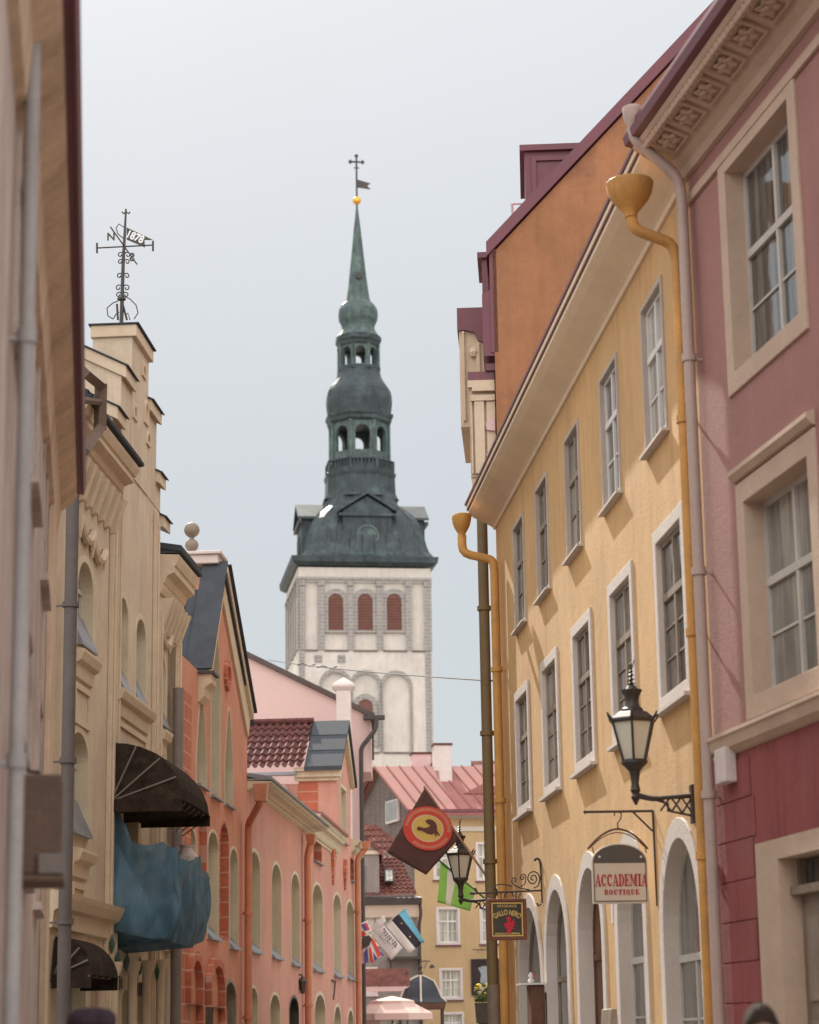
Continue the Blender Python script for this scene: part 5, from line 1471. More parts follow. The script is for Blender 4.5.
def grey_house():
    p = atY(418, 950, 82); fr = Frame((p.x, p.y, 0), 88, -1); S, H = fr.S, fr.H
    T = thing('grey_tiled_house', 'narrow grey plastered house with steep red tiled roof and roof window', 'house', fr)
    Lx = -5.0; ze = H(400, 903)
    holes = []
    for x0, x1, y0, y1 in ((364, 379, 911, 945), (362, 377, 967, 995)):
        holes.append(window(T, fr, S(x0, 930) - .4, S(x1, 930), H(372, y1), H(372, y0), w=.10, rec=.08, bars=(1, 1, 0), sash='sash', sur='chimney', gl='glasspale', sill=.03, fw=.04))
    w = MB(fr); w.wall(rect(Lx, 0, 0, ze), holes, 0, -.4); w.box(-.4, 0, -7, -.401, 0, ze); w.build('wall', 'greywall', T)
    zr = H(398, 856, -2.0); zd = H(400, 896, .2)
    tiled(T, fr, (Lx, .25, zd), (.0, .25, zd), (-.55, -2.0, zr), (Lx, -2.0, zr), 24, 11, 'tile2', name='roof', amp=.04, lap=.05)
    # upper tiled roof of a rear wing
    a, z1 = fr.pix(362, 826, -3.6); b_, z0 = fr.pix(398, 852, -2.2)
    tiled(T, fr, (a - 1.5, -2.1, z0 - .1), (b_ + .5, -2.1, z0 - .1), (a + .5, -4.2, z1 + .1), (a - 1.5, -4.2, z1 + .1), 14, 5, 'tile2', name='rear_roof', amp=.04, lap=.05)
    g = MB(fr); g.prof([(.2, zd - .32), (.42, zd - .30), (.46, zd - .08), (.2, zd - .02)], Lx, .15); g.build('gutter', 'darkpipe', T)
    c = MB(fr); c.prof([(.003, ze - .55), (.15, ze - .5), (.25, ze - .1), (.25, ze), (.003, ze)], Lx, .02); c.build('cornice', 'paletrim', T)
    c = MB(fr); c.tube([(.05, .25, zd - .1), (.12, .25, zd - .6), (.05, .12, zd - 1.0), (.06, .12, .1)], .06, 8); c.build('downpipe', 'darkpipe', T, smooth=True)
    # roof window
    a, z1 = fr.pix(384, 871, -.7); b_, z0 = fr.pix(394, 884, -.35)
    c = MB(fr); c.loop([[(a, -.25, z0), (b_, -.25, z0), (b_, -.75, z1), (a, -.75, z1)], [(a, -.05, z0 + .05), (b_, -.05, z0 + .05), (b_, -.55, z1 + .05), (a, -.55, z1 + .05)]]); rw = c.build('roof_window', 'darkpipe', T)
    c = MB(fr); c.loop([[(a + .05, -.045, z0 + .09), (b_ - .05, -.045, z0 + .09), (b_ - .05, -.50, z1 + .0), (a + .05, -.50, z1 + .0)], [(a + .05, -.03, z0 + .10), (b_ - .05, -.03, z0 + .10), (b_ - .05, -.48, z1 + .01), (a + .05, -.48, z1 + .01)]]); c.build('pane', 'glasspale', rw)
    # gabled grey dormer on the left
    x0, zb = fr.pix(360, 893, .1); x1, _ = fr.pix(379.5, 893, .1); _, zm = fr.pix(370, 853, .1); xp, zp = fr.pix(361, 832, .1)
    d = MB(fr); d.prism([(x0 - .8, zb), (x1, zb), (x1, zm), (x0 + .0, zp), (x0 - .8, zm)], -1.8, .1); dm = d.build('dormer', 'greywall', T)
    d = MB(fr); d.quad((x1 + .12, .25, zm - .03), (x0, .25, zp + .1), (x0, -2, zp + .1), (x1 + .12, -2, zm - .03), .09); d.build('dormer_roof', 'tile2', dm)
    d = MB(fr); d.box(x0 - .8, x1 + .05, .101, .16, zm - .05, zm + .08); d.build('dormer_band', 'paletrim', dm)
    a, z_ = fr.pix(364.5, 880, .1); d = MB(fr); d.box(a - .12, a + .05, .102, .13, z_ - .4, z_ + .5); d.build('pane', 'glassdark', dm)
    # dark flat canopy
    a, z_ = fr.pix(388, 958, .6); b_, _ = fr.pix(421, 958, .6)
    c = MB(fr); c.box(a, .1, .003, .65, z_ - .06, z_ + .04); c.tube([(a + .1, .6, z_ - .05), (a + .1, .02, z_ - .6)], .02, 5); c.build('canopy', 'darkpipe', T)
grey_house()

def cafe():
    # red fascia awning
    fr = Frame((atY(362, 980, 76).x, 76, 0), 90, -1); S, H = fr.S, fr.H
    T = thing('cafe_awning', 'dull red fabric awning with pale edge left of the kiosk', 'awning', fr)
    b_, z0 = fr.pix(410, 986); _, z1 = fr.pix(400, 971); a = -1.2
    m = MB(fr); m.quad((a, .0, z0), (b_, .0, z0), (b_, -.5, z1 + .1), (a, -.5, z1 + .1), .03, (0, 1, 0)); m.build('canvas', 'tile2', T)
    m = MB(fr); m.quad((a, .05, z0 - .16), (b_ - .3, .05, z0 - .16), (b_, .0, z0 - .01), (a, .0, z0 - .01), .02, (0, 1, 0)); m.build('valance', 'pinkchim', T)
    m = MB(fr); m.tube([(b_ - .1, -.3, z1), (b_ - .1, -.3, 0)], .03, 6); m.tube([(a + .1, -.3, z1), (a + .1, -.3, 0)], .03, 6); m.build('post', 'darkpipe', T)
    # kiosk
    p = atY(421, 1000, 78.5); T = thing('kiosk', 'small kiosk with dark bell-shaped slate roof and pale ribs', 'kiosk', loc=(p.x, p.y, 0))
    F0 = Frame((p.x, p.y, 0), 90, -1)
    r = (F0.S(448, 1000) - F0.S(394, 1000)) / 2; ztop, zev = F0.H(421, 976), F0.H(421, 1003)
    c0 = (F0.S(448, 1000) + F0.S(394, 1000)) / 2
    for k in range(6):
        pass
    prof = [(r * 1.08, zev), (r * .86, zev + (ztop - zev) * .18), (r * .70, zev + (ztop - zev) * .55), (r * .56, zev + (ztop - zev) * .78), (r * .25, zev + (ztop - zev) * .93), (.04, ztop)]
    m = MB(F0); m.lathe(c0, 0, prof, 6, rot=PI / 6 - PI / 6); rf = m.build('roof', 'slate', T)
    m = MB(F0)
    for k in range(6):
        t = 2 * PI * (k + .5) / 6; m.tube([(c0 + q * math.cos(t), q * math.sin(t), z + .02) for q, z in prof], .035, 5)
    m.build('roof_rib', 'paletrim', rf)
    m = MB(F0); m.lathe(c0, 0, [(.05, ztop), (.09, ztop + .1), (.03, ztop + .2), (.07, ztop + .3), (.01, ztop + .45)], 8); m.build('finial', 'darkpipe', rf)
    m = MB(F0); m.lathe(c0, 0, [(r * 1.0, zev - .22), (r * 1.06, zev - .01)], 6); m.build('fascia', 'wood', T)
    for k in range(6):
        t = 2 * PI * (k + .5) / 6; m = MB(F0); m.lathe(c0 + r * .9 * math.cos(t), r * .9 * math.sin(t), [(.06, 0), (.06, zev - .2)], 8); m.build('post', 'darkpipe', T)
    # parasols
    def parasol(px, py, Y, half, label):
        p = atY(px, py, Y); T = thing('cafe_parasol', label, 'parasol', loc=(p.x, p.y, 0), group='pale pink cafe parasols')
        F1 = Frame((p.x, p.y, 0), 90, -1); h = p.z
        mm = mat('faded_pink_canvas', (.62, .44, .39), var=.05) if 'parasolm' not in M else M['parasolm']; M['parasolm'] = mm
        m = MB(F1); m.lathe(0, 0, [(half, h - .75), (half * .99, h - .55), (half * .52, h - .22), (half * .48, h - .24)], 8); m.build('canopy', mm, T)
        m = MB(F1); m.lathe(0, 0, [(half * .56, h - .26), (half * .55, h - .16), (.03, h)], 8); m.build('canopy_top', mm, T)
        m = MB(F1); m.tube([(0, 0, 0), (0, 0, h - .1)], .03, 8); m.lathe(0, 0, [(.3, 0), (.3, .06), (.05, .1)], 10); m.build('pole', 'wood', T)
    parasol(392, 996, 74, 1.40, 'large faded pink parasol with vented top in front of the kiosk')
    parasol(352, 1002, 75.5, 1.0, 'faded pink parasol half hidden behind the salmon house pipe')
    # flower boxes and planter
    def flowers(px, py, Y, label, cols, w_=.5):
        p = atY(px, py, Y); T = thing('flower_box', label, 'flowers', loc=(p.x, p.y, 0)); F1 = Frame((p.x, p.y, 0), 90, -1)
        rnd = random.Random(int(px)); h = p.z
        m = MB(F1); m.taper(-w_, w_, -.2, .2, h - .55, h - .12, -.03, -.02); m.box(-w_ * .8, w_ * .8, -.15, .15, 0, h - .552); m.build('planter', 'darkpipe', T)
        m = MB(F1)
        for i in range(260):
            x, y, z = rnd.uniform(-w_, w_), rnd.uniform(-.25, .25), h - .12 + abs(rnd.gauss(0, .13)); a = rnd.uniform(0, PI); s_ = rnd.uniform(.03, .07)
            m.face([m.v(x, y, z), m.v(x + s_ * math.cos(a), y + s_ * math.sin(a), z + s_ * .6), m.v(x + s_ * .4, y, z + s_ * 1.6), m.v(x - s_ * .5, y + .02, z + s_ * .8)])
        m.build('leaves', mat('leaf_green', (.07, .13, .035), var=.4, scale=8), T)
        for ci, c in enumerate(cols):
            m = MB(F1)
            for i in range(14):
                x, y, z = rnd.uniform(-w_, w_), rnd.uniform(-.26, .1), h + rnd.uniform(-.02, .28); q = rnd.uniform(.03, .06)
                m.lathe(x, y, [(.005, z - q), (q, z), (q * 1.3, z + q * .5), (.004, z + q * .7)], 6)
            m.build('blossom', mat('petal', c, var=.15), T)
    flowers(487, 997, 50, 'yellow and white flowers in a dark planter by the corner pipe', [(.85, .62, .03), (.8, .75, .6)], .24)
    flowers(437, 1036, 66, 'small box of mixed red and green flowers under the kiosk', [(.7, .1, .1), (.35, .5, .05)], .4)
    flowers(398, 1035, 62, 'orange and lime flower box below the parasol', [(.8, .3, .04), (.4, .6, .05)], .5)
    # framed dark poster board on the far wall
    p = FHF.world(FHF.S(471, 960), 0, 0); T = thing('poster_board', 'black wall board showing a pale jug outline and script line', 'sign', FHF)
    a, z1 = FHF.pix(471, 959, .05); b_, z0 = FHF.pix(500, 995, .05)
    m = MB(FHF); m.box(a, b_, .01, .07, z0, z1); m.build('board', mat('black_board', (.045, .03, .03), var=.3), T, bevel=.01)
    P = lambda x, y: FHF.pix(x, y, .05)
    m = MB(FHF); m.prism([P(478, 968), P(483, 966), P(490, 966), P(493, 975), P(494, 984), P(483, 985), P(480, 982), P(481, 974)], .071, .078); m.build('jug_picture', mat('grey_print', (.32, .34, .37), var=.2), T)
    m = MB(FHF); m.tube([(P(474, 991)[0], .078, P(474, 991)[1]), (P(477, 986)[0], .078, P(477, 986)[1]), (P(478, 990)[0], .078, P(478, 990)[1]), (P(484, 988)[0], .078, P(484, 988)[1]), (P(490, 989)[0], .078, P(490, 989)[1])], .015, 4); m.build('script_line', 'paletrim', T)
    m = MB(FHF); c = P(472, 950); m.tube([(c[0] , .3, c[1]), (c[0] + .8, .3, c[1])], .02, 5); m.tube([(c[0] + .2, .3, c[1]), (c[0] + .2, .3, c[1] - .15)], .012, 5); m.tube([(c[0] + .4, .0, c[1]), (c[0] + .4, .3, c[1])], .02, 5); m.build('bracket', 'iron', T)
    # small gooseneck lamp
    T = thing('gooseneck_lamp', 'small dark gooseneck lamp at the corner of the grey house', 'wall lamp', FHF)
    P = lambda x, y, o=.4: (FHF.S(x, y, o), o, FHF.H(x, y, o))
    m = MB(FHF); m.tube([P(421, 961), P(430, 961)], .02, 5); m.tube([P(424, 968), P(427, 962)], .015, 5); q0 = P(421, 961); m.tube([(q0[0] + .1, .0, q0[2]), (q0[0] + .1, .4, q0[2])], .02, 5); m.build('arm', 'iron', T)
    q = P(432, 966); m = MB(FHF); m.lathe(q[0], .4, [(.10, q[2] - .08), (.09, q[2]), (.03, q[2] + .06)], 8); m.build('shade', 'iron', T)
cafe()
# ================================================================ LAMPS, SIGNS, FLAGS, PEOPLE
def perp(fr, s, az_off=90):
    p = fr.world(s, 0, 0); return Frame((p.x, p.y, 0), math.degrees(fr.a) + az_off, -1)
def dup(root, loc, rotz, label):
    r = root.copy(); COL.objects.link(r); r.location = loc; r.rotation_euler = (0, 0, rotz); r['label'] = label
    for ch in list(root.children):
        c = ch.copy(); COL.objects.link(c); c.parent = r
        for g in ch.children: d = g.copy(); COL.objects.link(d); d.parent = c
    return r

def street_lamps():
    s1 = FY.S(694, 797); F1 = perp(FY, s1); X = lambda x, y: F1.pix(x, y, 0)
    xf, zf = X(632, 796); xw = 0.0
    # local origin of the lamp = where the bracket meets the wall
    org = F1.world(0, 0, zf)
    T = thing('street_lamp', 'six-sided black iron lantern on lattice bracket beside the mauve drainpipe', 'street lamp', loc=org, group='wall lanterns on iron brackets')
    T.rotation_euler = (0, 0, F1.rotz())
    Fl = Frame((org.x, org.y, 0), math.degrees(F1.a), -1)
    cx = xf + .0
    hz = lambda y: X(633, y)[1] - zf
    cxg = X(633.5, 740)[0]
    R0, R1 = .215, .112      # eaves / foot radius
    ze, zb = hz(721), hz(762)
    m = MB(Fl)
    for k in range(6):
        t = PI * 2 * (k + .5) / 6 + .22
        m.tube([(cxg + R0 * math.cos(t), R0 * math.sin(t), ze), (cxg + R1 * math.cos(t), R1 * math.sin(t), zb)], .013, 5)
        m.tube([(cxg + R0 * math.cos(t), R0 * math.sin(t), ze), (cxg + R0 * 1.16 * math.cos(t), R0 * 1.16 * math.sin(t), ze + .035), (cxg + R0 * 1.24 * math.cos(t), R0 * 1.24 * math.sin(t), ze + .075)], [.018, .016, .006], 5)
    fr_ = m.build('lantern_frame', 'iron', T)
    m = MB(Fl); m.lathe(cxg, 0, [(R1 * .93, zb + .01), (R0 * .955, ze - .005)], 6, rot=.22 ); m.build('lantern_glass', 'lampglass', T)
    m = MB(Fl); m.lathe(cxg, 0, [(R0 * 1.03, ze - .02), (R0 * 1.07, ze + .0), (R0 * 1.04, ze + .02), (R0 * .72, ze + .075), (R0 * .55, ze + .09), (R0 * .52, ze + .11), (R0 * .36, ze + .13), (.055, ze + .145)], 6, rot=.22); m.build('lantern_roof', 'iron', T)
    m = MB(Fl); m.lathe(cxg, 0, [(.085, ze + 0.111), (.07, ze + 0.144), (.062, ze + 0.178), (.068, ze + 0.228), (.095, ze + 0.275), (.10, ze + 0.291), (.06, ze + 0.300), (.045, ze + 0.321), (.03, ze + 0.338)], 14); m.build('chimney', 'iron', T, smooth=True)
    m = MB(Fl); z = ze + 0.333
    for r_, dz in ((.042, .02), (.036, .06), (.03, .10), (.022, .135)): m.lathe(cxg, 0, [(.01, z + dz - .012), (r_, z + dz), (.01, z + dz + .012)], 10)
    m.tube([(cxg, 0, z - .02), (cxg, 0, z + .2)], [.014, .006], 6); m.tube([(cxg, 0, z + .14), (cxg + .02, 0, z + .19), (cxg + .035, 0, z + .24)], .006, 5); m.build('finial', 'iron', T)
    m = MB(Fl); m.lathe(cxg, 0, [(R1 * 1.08, zb + .02), (R1 * 1.12, zb - .01), (R1 * .8, zb - .045), (.075, zb - .06), (.05, zb - .09)], 12); m.lathe(cxg, 0, [(.055, zb - .08), (.045, zb - .13), (.035, zb - .2), (.045, zb - .25), (.05, hz(790)), (.03, hz(794)), (.045, hz(797)), (.01, hz(805))], 10); m.build('stem', 'iron', T, smooth=True)
    for q in (-1, 1):
        pass
    m = MB(Fl); L0 = cxg
    m.tube([(L0, 0, hz(795)), (L0 + .15, 0, hz(799)), (L0 + .25, 0, hz(798)), (-.02, 0, hz(796))], [.03, .026, .02, .024], 8)
    m.tube([(L0 + .16, 0, hz(799)), (L0 + .3, 0, hz(804)), (-.25, 0, hz(811)), (-.03, 0, hz(816))], .013, 6)
    for k in range(3):
        a0 = -.32 + k * .10; za = hz(797); zb_ = hz(811 + k * 1.5)
        m.tube([(a0, 0, za), (a0 + .10, 0, zb_)], .010, 5); m.tube([(a0 + .10, 0, za), (a0, 0, zb_)], .010, 5)
    m.build('bracket_arm', 'iron', T)
    m = MB(Fl); m.box(-.035, -.003, -.05, .05, hz(824), hz(785)); m.build('wall_plate', 'iron', T, bevel=.006)
    # the far one hangs at the corner of the ochre house
    s2 = FY.S(497, 905); p = FY.world(s2, .0, 0); z2 = FY.H(497, 899)
    t2 = dup(T, (p.x - .02, p.y, z2), F1.rotz(), 'black iron lantern on bracket at the far corner, between flag and hanging sign')
    return T
street_lamps()

def small_lamp():
    fr = FT3; s = fr.S(298, 985); fr = FP; s = fr.S(297.5, 975); 
    F1 = perp(fr, s + .3); T = thing('wall_lantern', 'small black wall lantern on curved arm above the salmon house door', 'wall lamp', loc=F1.world(0, 0, 0))
    T.rotation_euler = (0, 0, F1.rotz()); X = lambda x, y: F1.pix(x, y, 0)
    P = lambda x, y: (X(x, y)[0], 0, X(x, y)[1])
    m = MB(F1); m.tube([P(295, 993), P(295, 981), P(297, 976), P(301, 974), P(302.5, 978)], .018, 8); m.build('arm', 'iron', T)
    cx, z = X(302.5, 986); m = MB(F1); m.lathe(cx, 0, [(.05, z - .18), (.11, z + .08), (.13, z + .10), (.05, z + .19), (.01, z + .25)], 6); m.build('lantern', 'iron', T)
small_lamp()

def accademia():
    s = FY.S(656, 870); F1 = perp(FY, s); X = lambda x, y, o=0: F1.pix(x, y, o)
    T = thing('hanging_sign', 'white arched boutique signboard with red lettering on a coat hanger bracket', 'sign', F1)
    P = lambda x, y, o=0.0: (X(x, y, o)[0], o, X(x, y, o)[1])
    m = MB(F1); m.tube([P(586, 812), P(653, 811)], .014, 6); q = P(585, 812); m.lathe(q[0], 0, [(.005, q[2] - .02), (.022, q[2]), (.005, q[2] + .02)], 8)
    m.tube([P(653, 811), P(654.5, 840), P(657, 906)], [.016, .016, .010], 6); m.tube([P(633, 812), P(652.5, 831)], .010, 6); br = m.build('bracket', 'iron', T)
    m = MB(F1); hk = [P(614, 816), P(615, 812), P(618.5, 811), P(621.5, 814), P(620.5, 819), P(617.5, 823), P(618, 829)]
    m.tube(hk, .008, 6)
    arc = [P(617.8 + dx, 829 + 20 * (abs(dx) / 30) ** 1.9) for dx in [-30 + 60 * i / 20 for i in range(21)]]
    m.tube(arc, .011, 7)
    arc = [P(617.8 + dx, 832.5 + 15.5 * (abs(dx) / 28) ** 1.9) for dx in [-28 + 56 * i / 20 for i in range(21)]]
    m.tube(arc, .006, 6)
    for x in (592.5, 645): m.tube([P(x, 847), P(x + .5, 850), P(x + 1.5, 853)], .006, 5)
    m.build('coat_hanger', 'wood', T)
    x0, zb = X(592.8, 904); x1, _ = X(648.5, 904); _, zs = X(620, 862); _, zt = X(620, 843.5)
    m = MB(F1); m.prism(arch(x0, x1, zb, zt, zt - zs, n=12), -.02, .02); bd = m.build('board', mat('sign_cream', (.58, .49, .40), var=.04, rough=.6), T, bevel=.004)
    e = .028
    m = MB(F1); m.prism([(x0 + e * .6, zs + .001)] + [(x, z) for x, z in arch(x0 + e * .6, x1 - e * .6, zb, zt - e * .6, zt - zs - e * .6, n=12) if z > zs + .002] + [(x1 - e * .6, zs + .001)], .0205, .024) if False else None
    c = (x0 + x1) / 2; a_ = (x1 - x0) / 2 - e * .5; b_ = zt - zs - e * .5
    poly = [(c + a_ * math.cos(PI * i / 24), zs + b_ * math.sin(PI * i / 24)) for i in range(25)]
    m.prism(poly, .0205, .025); m.build('dark_lunette', mat('charcoal_paint', (.10, .085, .075), var=.08), bd)
    m = MB(F1); m.ring(rect(x0 + e * .5, x1 - e * .5, zb + e * .7, zs - .003), rect(x0 + e * .5 + .009, x1 - e * .5 - .009, zb + e * .7 + .009, zs - .010), .0205, .024); m.build('border_line', 'darkpipe', bd)
    redp = mat('sign_red', (.42, .03, .035), var=.05)
    # fat slab-serif lettering assembled from strokes
    def word(txt, x0, x1, z0, z1, gap=.16, thin=.15):
        m = MB(F1); n = len(txt); cw = (x1 - x0) / (n + (n - 1) * gap * .6); adv = cw * (1 + gap * .6)
        H_ = z1 - z0
        wts = {'I': .62, 'M': 1.3, 'Q': 1.0}
        tot = sum(wts.get(ch, 1) for ch in txt); cw = (x1 - x0) / (tot + (n - 1) * gap); x = x0
        O0, O1 = .0205, .0255
        for ch in txt:
            w = cw * wts.get(ch, 1)
            def bx(a, b, c_, d): m.box(x + a * w, x + b * w, O0, O1, z0 + c_ * H_, z0 + d * H_)
            def pl(pts): m.prism([(x + a * w, z0 + b * H_) for a, b in pts], O0, O1)
            def bowl(xa, xb, za, zb_, th, half=None, gapr=None):
                N = 20; out = []; inn = []
                cx_, cz = (xa + xb) / 2, (za + zb_) / 2; ax, az_ = (xb - xa) / 2, (zb_ - za) / 2
                rng = range(N + 1)
                a0, a1 = {'r': (-PI / 2, PI / 2), None: (0, 2 * PI), 'c': (PI * .22, PI * 1.78)}[half]
                for i in rng:
                    t = a0 + (a1 - a0) * i / N; out.append((cx_ + ax * math.cos(t), cz + az_ * math.sin(t))); inn.append((cx_ + (ax - th) * math.cos(t), cz + (az_ - .09) * math.sin(t)))
                for i in range(N): pl([out[i], out[i + 1], inn[i + 1], inn[i]])
            if ch == 'A':
                pl([(.02, 0), (.14, 0), (.52, .93), (.44, 1)]); pl([(.44, 1), (.60, 1), (1.0, 0), (.66, 0)]); bx(.22, .72, .28, .35); bx(-.04, .26, 0, .07); bx(.56, 1.06, 0, .07)
            elif ch == 'C': bowl(0, 1, 0, 1, .32, 'c'); bx(.80, .90, .64, .98)
            elif ch == 'D': bx(.08, .40, 0, 1); bx(0, .5, 0, .07); bx(0, .5, .93, 1); bowl(-.05 + .05, 1, 0, 1, .30, 'r')
            elif ch == 'E': bx(.08, .42, 0, 1); bx(0, .95, 0, .08); bx(0, .92, .92, 1); bx(.42, .72, .46, .54); bx(.84, .95, .08, .3); bx(.82, .92, .72, .92); bx(.64, .72, .36, .64)
            elif ch == 'M': bx(.06, .14, 0, 1); bx(.66, .92, 0, 1); pl([(.0, 1), (.26, 1), (.54, .1), (.44, .1)]); pl([(.44, .1), (.52, .1), (.74, 1), (.66, 1)]); bx(0, .24, 0, .07); bx(.58, 1, 0, .07); bx(.66, 1, .93, 1)
            elif ch == 'I': bx(.22, .78, 0, 1); bx(0, 1, 0, .07); bx(0, 1, .93, 1)
            elif ch == 'B': bx(.08, .40, 0, 1); bx(0, .5, 0, .07); bx(0, .5, .93, 1); bowl(.0, .92, .48, 1, .30, 'r'); bowl(.0, 1, 0, .54, .30, 'r')
            elif ch in 'OQ':
                bowl(0, 1, 0, 1, .32)
                if ch == 'Q': pl([(.5, .1), (.75, .05), (.95, -.18), (.7, -.15)])
            elif ch == 'U': bx(.10, .42, .25, 1); bx(.76, .84, .25, 1); bx(0, .52, .93, 1); bx(.62, .98, .93, 1); pl([(.10, .25), (.3, 0), (.68, 0), (.84, .25), (.76, .25), (.6, .1), (.48, .1), (.42, .25)])
            elif ch == 'T': bx(.34, .68, 0, 1); bx(.2, .82, 0, .07); bx(0, 1, .92, 1); bx(0, .08, .68, .92); bx(.92, 1, .68, .92)
            x += w + cw * gap
        return m
    a, z1 = X(594.8, 874.5); b2, z0 = X(646.8, 886); word('ACCADEMIA', a, b2, z0, z1, .10).build('lettering', redp, bd)
    a, z1 = X(604, 889.8); b2, z0 = X(639, 894.5); word('BOUTIQUE', a, b2, z0, z1, .22).build('lettering', redp, bd)
    for x in (599, 640.5):
        a, z = X(x, 857); m = MB(F1); m.prism([(a + .012 * math.cos(t * PI / 4), z + .012 * math.sin(t * PI / 4)) for t in range(8)], .0252, .03); m.build('eyelet', 'whitesash', bd)
accademia()

def gallo():
    s = FY.S(542, 885); F1 = perp(FY, s); X = lambda x, y, o=0: F1.pix(x, y, o)
    T = thing('tavern_sign', 'brown framed black sign with gold lettering and red rooster, hung from scrolled bracket', 'sign', F1)
    P = lambda x, y, o=0.0: (X(x, y, o)[0], o, X(x, y, o)[1])
    m = MB(F1); r = .016
    m.tube([P(534.5, 861), P(535.5, 859), P(538, 858.5), P(540, 861), P(541, 870), P(542.5, 903)], r, 7)
    m.tube([P(537, 903), P(538.5, 906), P(541, 904)], r * .9, 6)
    m.tube([P(474, 893.5), P(541, 890.5)], r * .85, 6); m.tube([P(475, 888), P(478, 894)], r, 5); m.tube([P(470, 893), P(475, 893.5)], r * 1.4, 5)
    def sp(cx, cy, r0, turns, ph, flip, sq=1.15):
        pts = []
        for i in range(34):
            t = i / 33; rr = r0 * (1 - .86 * t); an = ph + flip * turns * 2 * PI * t; pts.append(P(cx + rr * math.cos(an), cy + rr * math.sin(an) * sq))
        return pts
    m.tube([P(534, 888), P(538, 886)] + sp(533, 878.5, 7, 1.9, .5, -1), r * .6, 6)
    m.tube([P(520.5, 886.5), P(525, 884)] + sp(522.5, 877.5, 3.4, 1.4, .3, -1), r * .55, 6)
    m.tube([P(530, 890), P(520, 888), P(514, 885), P(511.5, 881)] + sp(514.5, 880.3, 2.6, 1.0, PI, 1), r * .55, 6)
    m.tube([P(512, 886.5), P(505, 884.3), P(498, 884.5), P(494, 886.5), P(493, 890)], r * .6, 6)
    m.tube([P(504, 898), P(505, 894), P(508, 892), P(512, 892.5), P(514, 897)], r * .7, 6)
    m.tube([P(518, 898), P(521, 893)], r * .6, 5)
    for x in (501, 516): m.tube([P(x, 892.5), P(x, 899)], r * .5, 5)
    m.build('scroll_bracket', 'iron', T)
    x0, z0 = X(488.5, 940.5); x1, z1 = X(526, 898.5); x0 = X(485.8, 899)[0] + .02
    fw = .04
    m = MB(F1); m.ring(rect(x0, x1, z0, z1), rect(x0 + fw, x1 - fw, z0 + fw, z1 - fw), -.035, .035); f = m.build('frame', mat('varnished_brown', (.17, .055, .03), var=.2, rough=.45), T, bevel=.008)
    m = MB(F1); m.box(x0 + fw - .01, x1 - fw + .01, -.012, .012, z0 + fw - .01, z1 - fw + .01); b = m.build('panel', mat('gloss_black_panel', (.035, .03, .022), var=.3, rough=.25, spec=.6), T)
    g = mat('gold_paint', (.62, .42, .12), var=.1, rough=.4, spec=.5)
    m = MB(F1); q = fw + .01; m.ring(rect(x0 + q, x1 - q, z0 + q, z1 - q), rect(x0 + q + .018, x1 - q - .018, z0 + q + .018, z1 - q - .018), .0125, .017); m.build('gold_border', g, b)
    cx, zc = (x0 + x1) / 2, (z0 + z1) / 2; w = x1 - x0
    letters(b, 'GALLO NERO', .098, g, (cx, -.014, zc + .09), (PI / 2, 0, 0), ext=.002, bold=.0018, arc=.30, xs=.64)
    letters(b, 'RISTORANTE', .05, g, (cx, -.014, zc + .175), (PI / 2, 0, 0), ext=.002, name='small_lettering', xs=.9)
    # thin line of unreadable small script at the foot
    m = MB(F1); rnd = random.Random(3); x = cx - .17
    while x < cx + .17:
        ww = rnd.uniform(.008, .016); m.box(x, x + ww * .6, .0125, .015, zc - .20, zc - .20 + rnd.choice((.018, .026))); x += ww
    m.build('small_lettering', g, b)
    rd = mat('red_rooster', (.55, .03, .05), var=.15); K = lambda pts: [(cx + .02 + a * .085, zc - .065 + c * .085) for a, c in pts]
    m = MB(F1); m.prism(K([(-.35, -1.5), (-.1, -1.45), (.0, -1.1), (.12, -1.1), (.2, -1.5), (.45, -1.45), (.3, -1.0), (.5, -.7), (.8, -.75), (.65, -.4), (1.05, -.2), (.75, .0), (1.1, .4), (.8, .4), (.9, .9), (.55, .5), (.4, .2), (.3, .5), (.35, .9), (.2, 1.3), (.12, 1.15), (.02, 1.45), (-.05, 1.2), (-.2, 1.35), (-.2, 1.05), (-.5, .95), (-.25, .8), (-.3, .3), (-.6, .1), (-.75, .3), (-.8, -.1), (-.6, -.5), (-.3, -.85)]), .0125, .0165); m.build('rooster_figure', rd, b)
gallo()

def dart_flag(T, F1, pts, m, name, o0=0.0, amp=.03, nu=10, nv=10, th=.004, ph=0.0):
    """cloth patch from four picture-plane corners on F1 (top, right, bottom, left)"""
    A, B, C, D = [Vector((F1.pix(x, y)[0], 0, F1.pix(x, y)[1])) for x, y in pts]
    b = MB(F1); g = []
    for j in range(nv + 1):
        row = []
        for i in range(nu + 1):
            u, v = i / nu, j / nv; p = (A * (1 - u) + B * u) * (1 - v) + (D * (1 - u) + C * u) * v
            row.append((p.x, o0 + amp * math.sin(p.x * 9 + ph + p.z * 4) * (.3 + .7 * v), p.z))
        g.append(row)
    vs = [[b.v(*p) for p in r] for r in g]
    for j in range(nv):
        for i in range(nu): b.face([vs[j][i], vs[j][i + 1], vs[j + 1][i + 1], vs[j + 1][i]])
    o = b.build(name, m, T, smooth=True); s = o.modifiers.new('thick', 'SOLIDIFY'); s.thickness = th; s.offset = 0
    return o
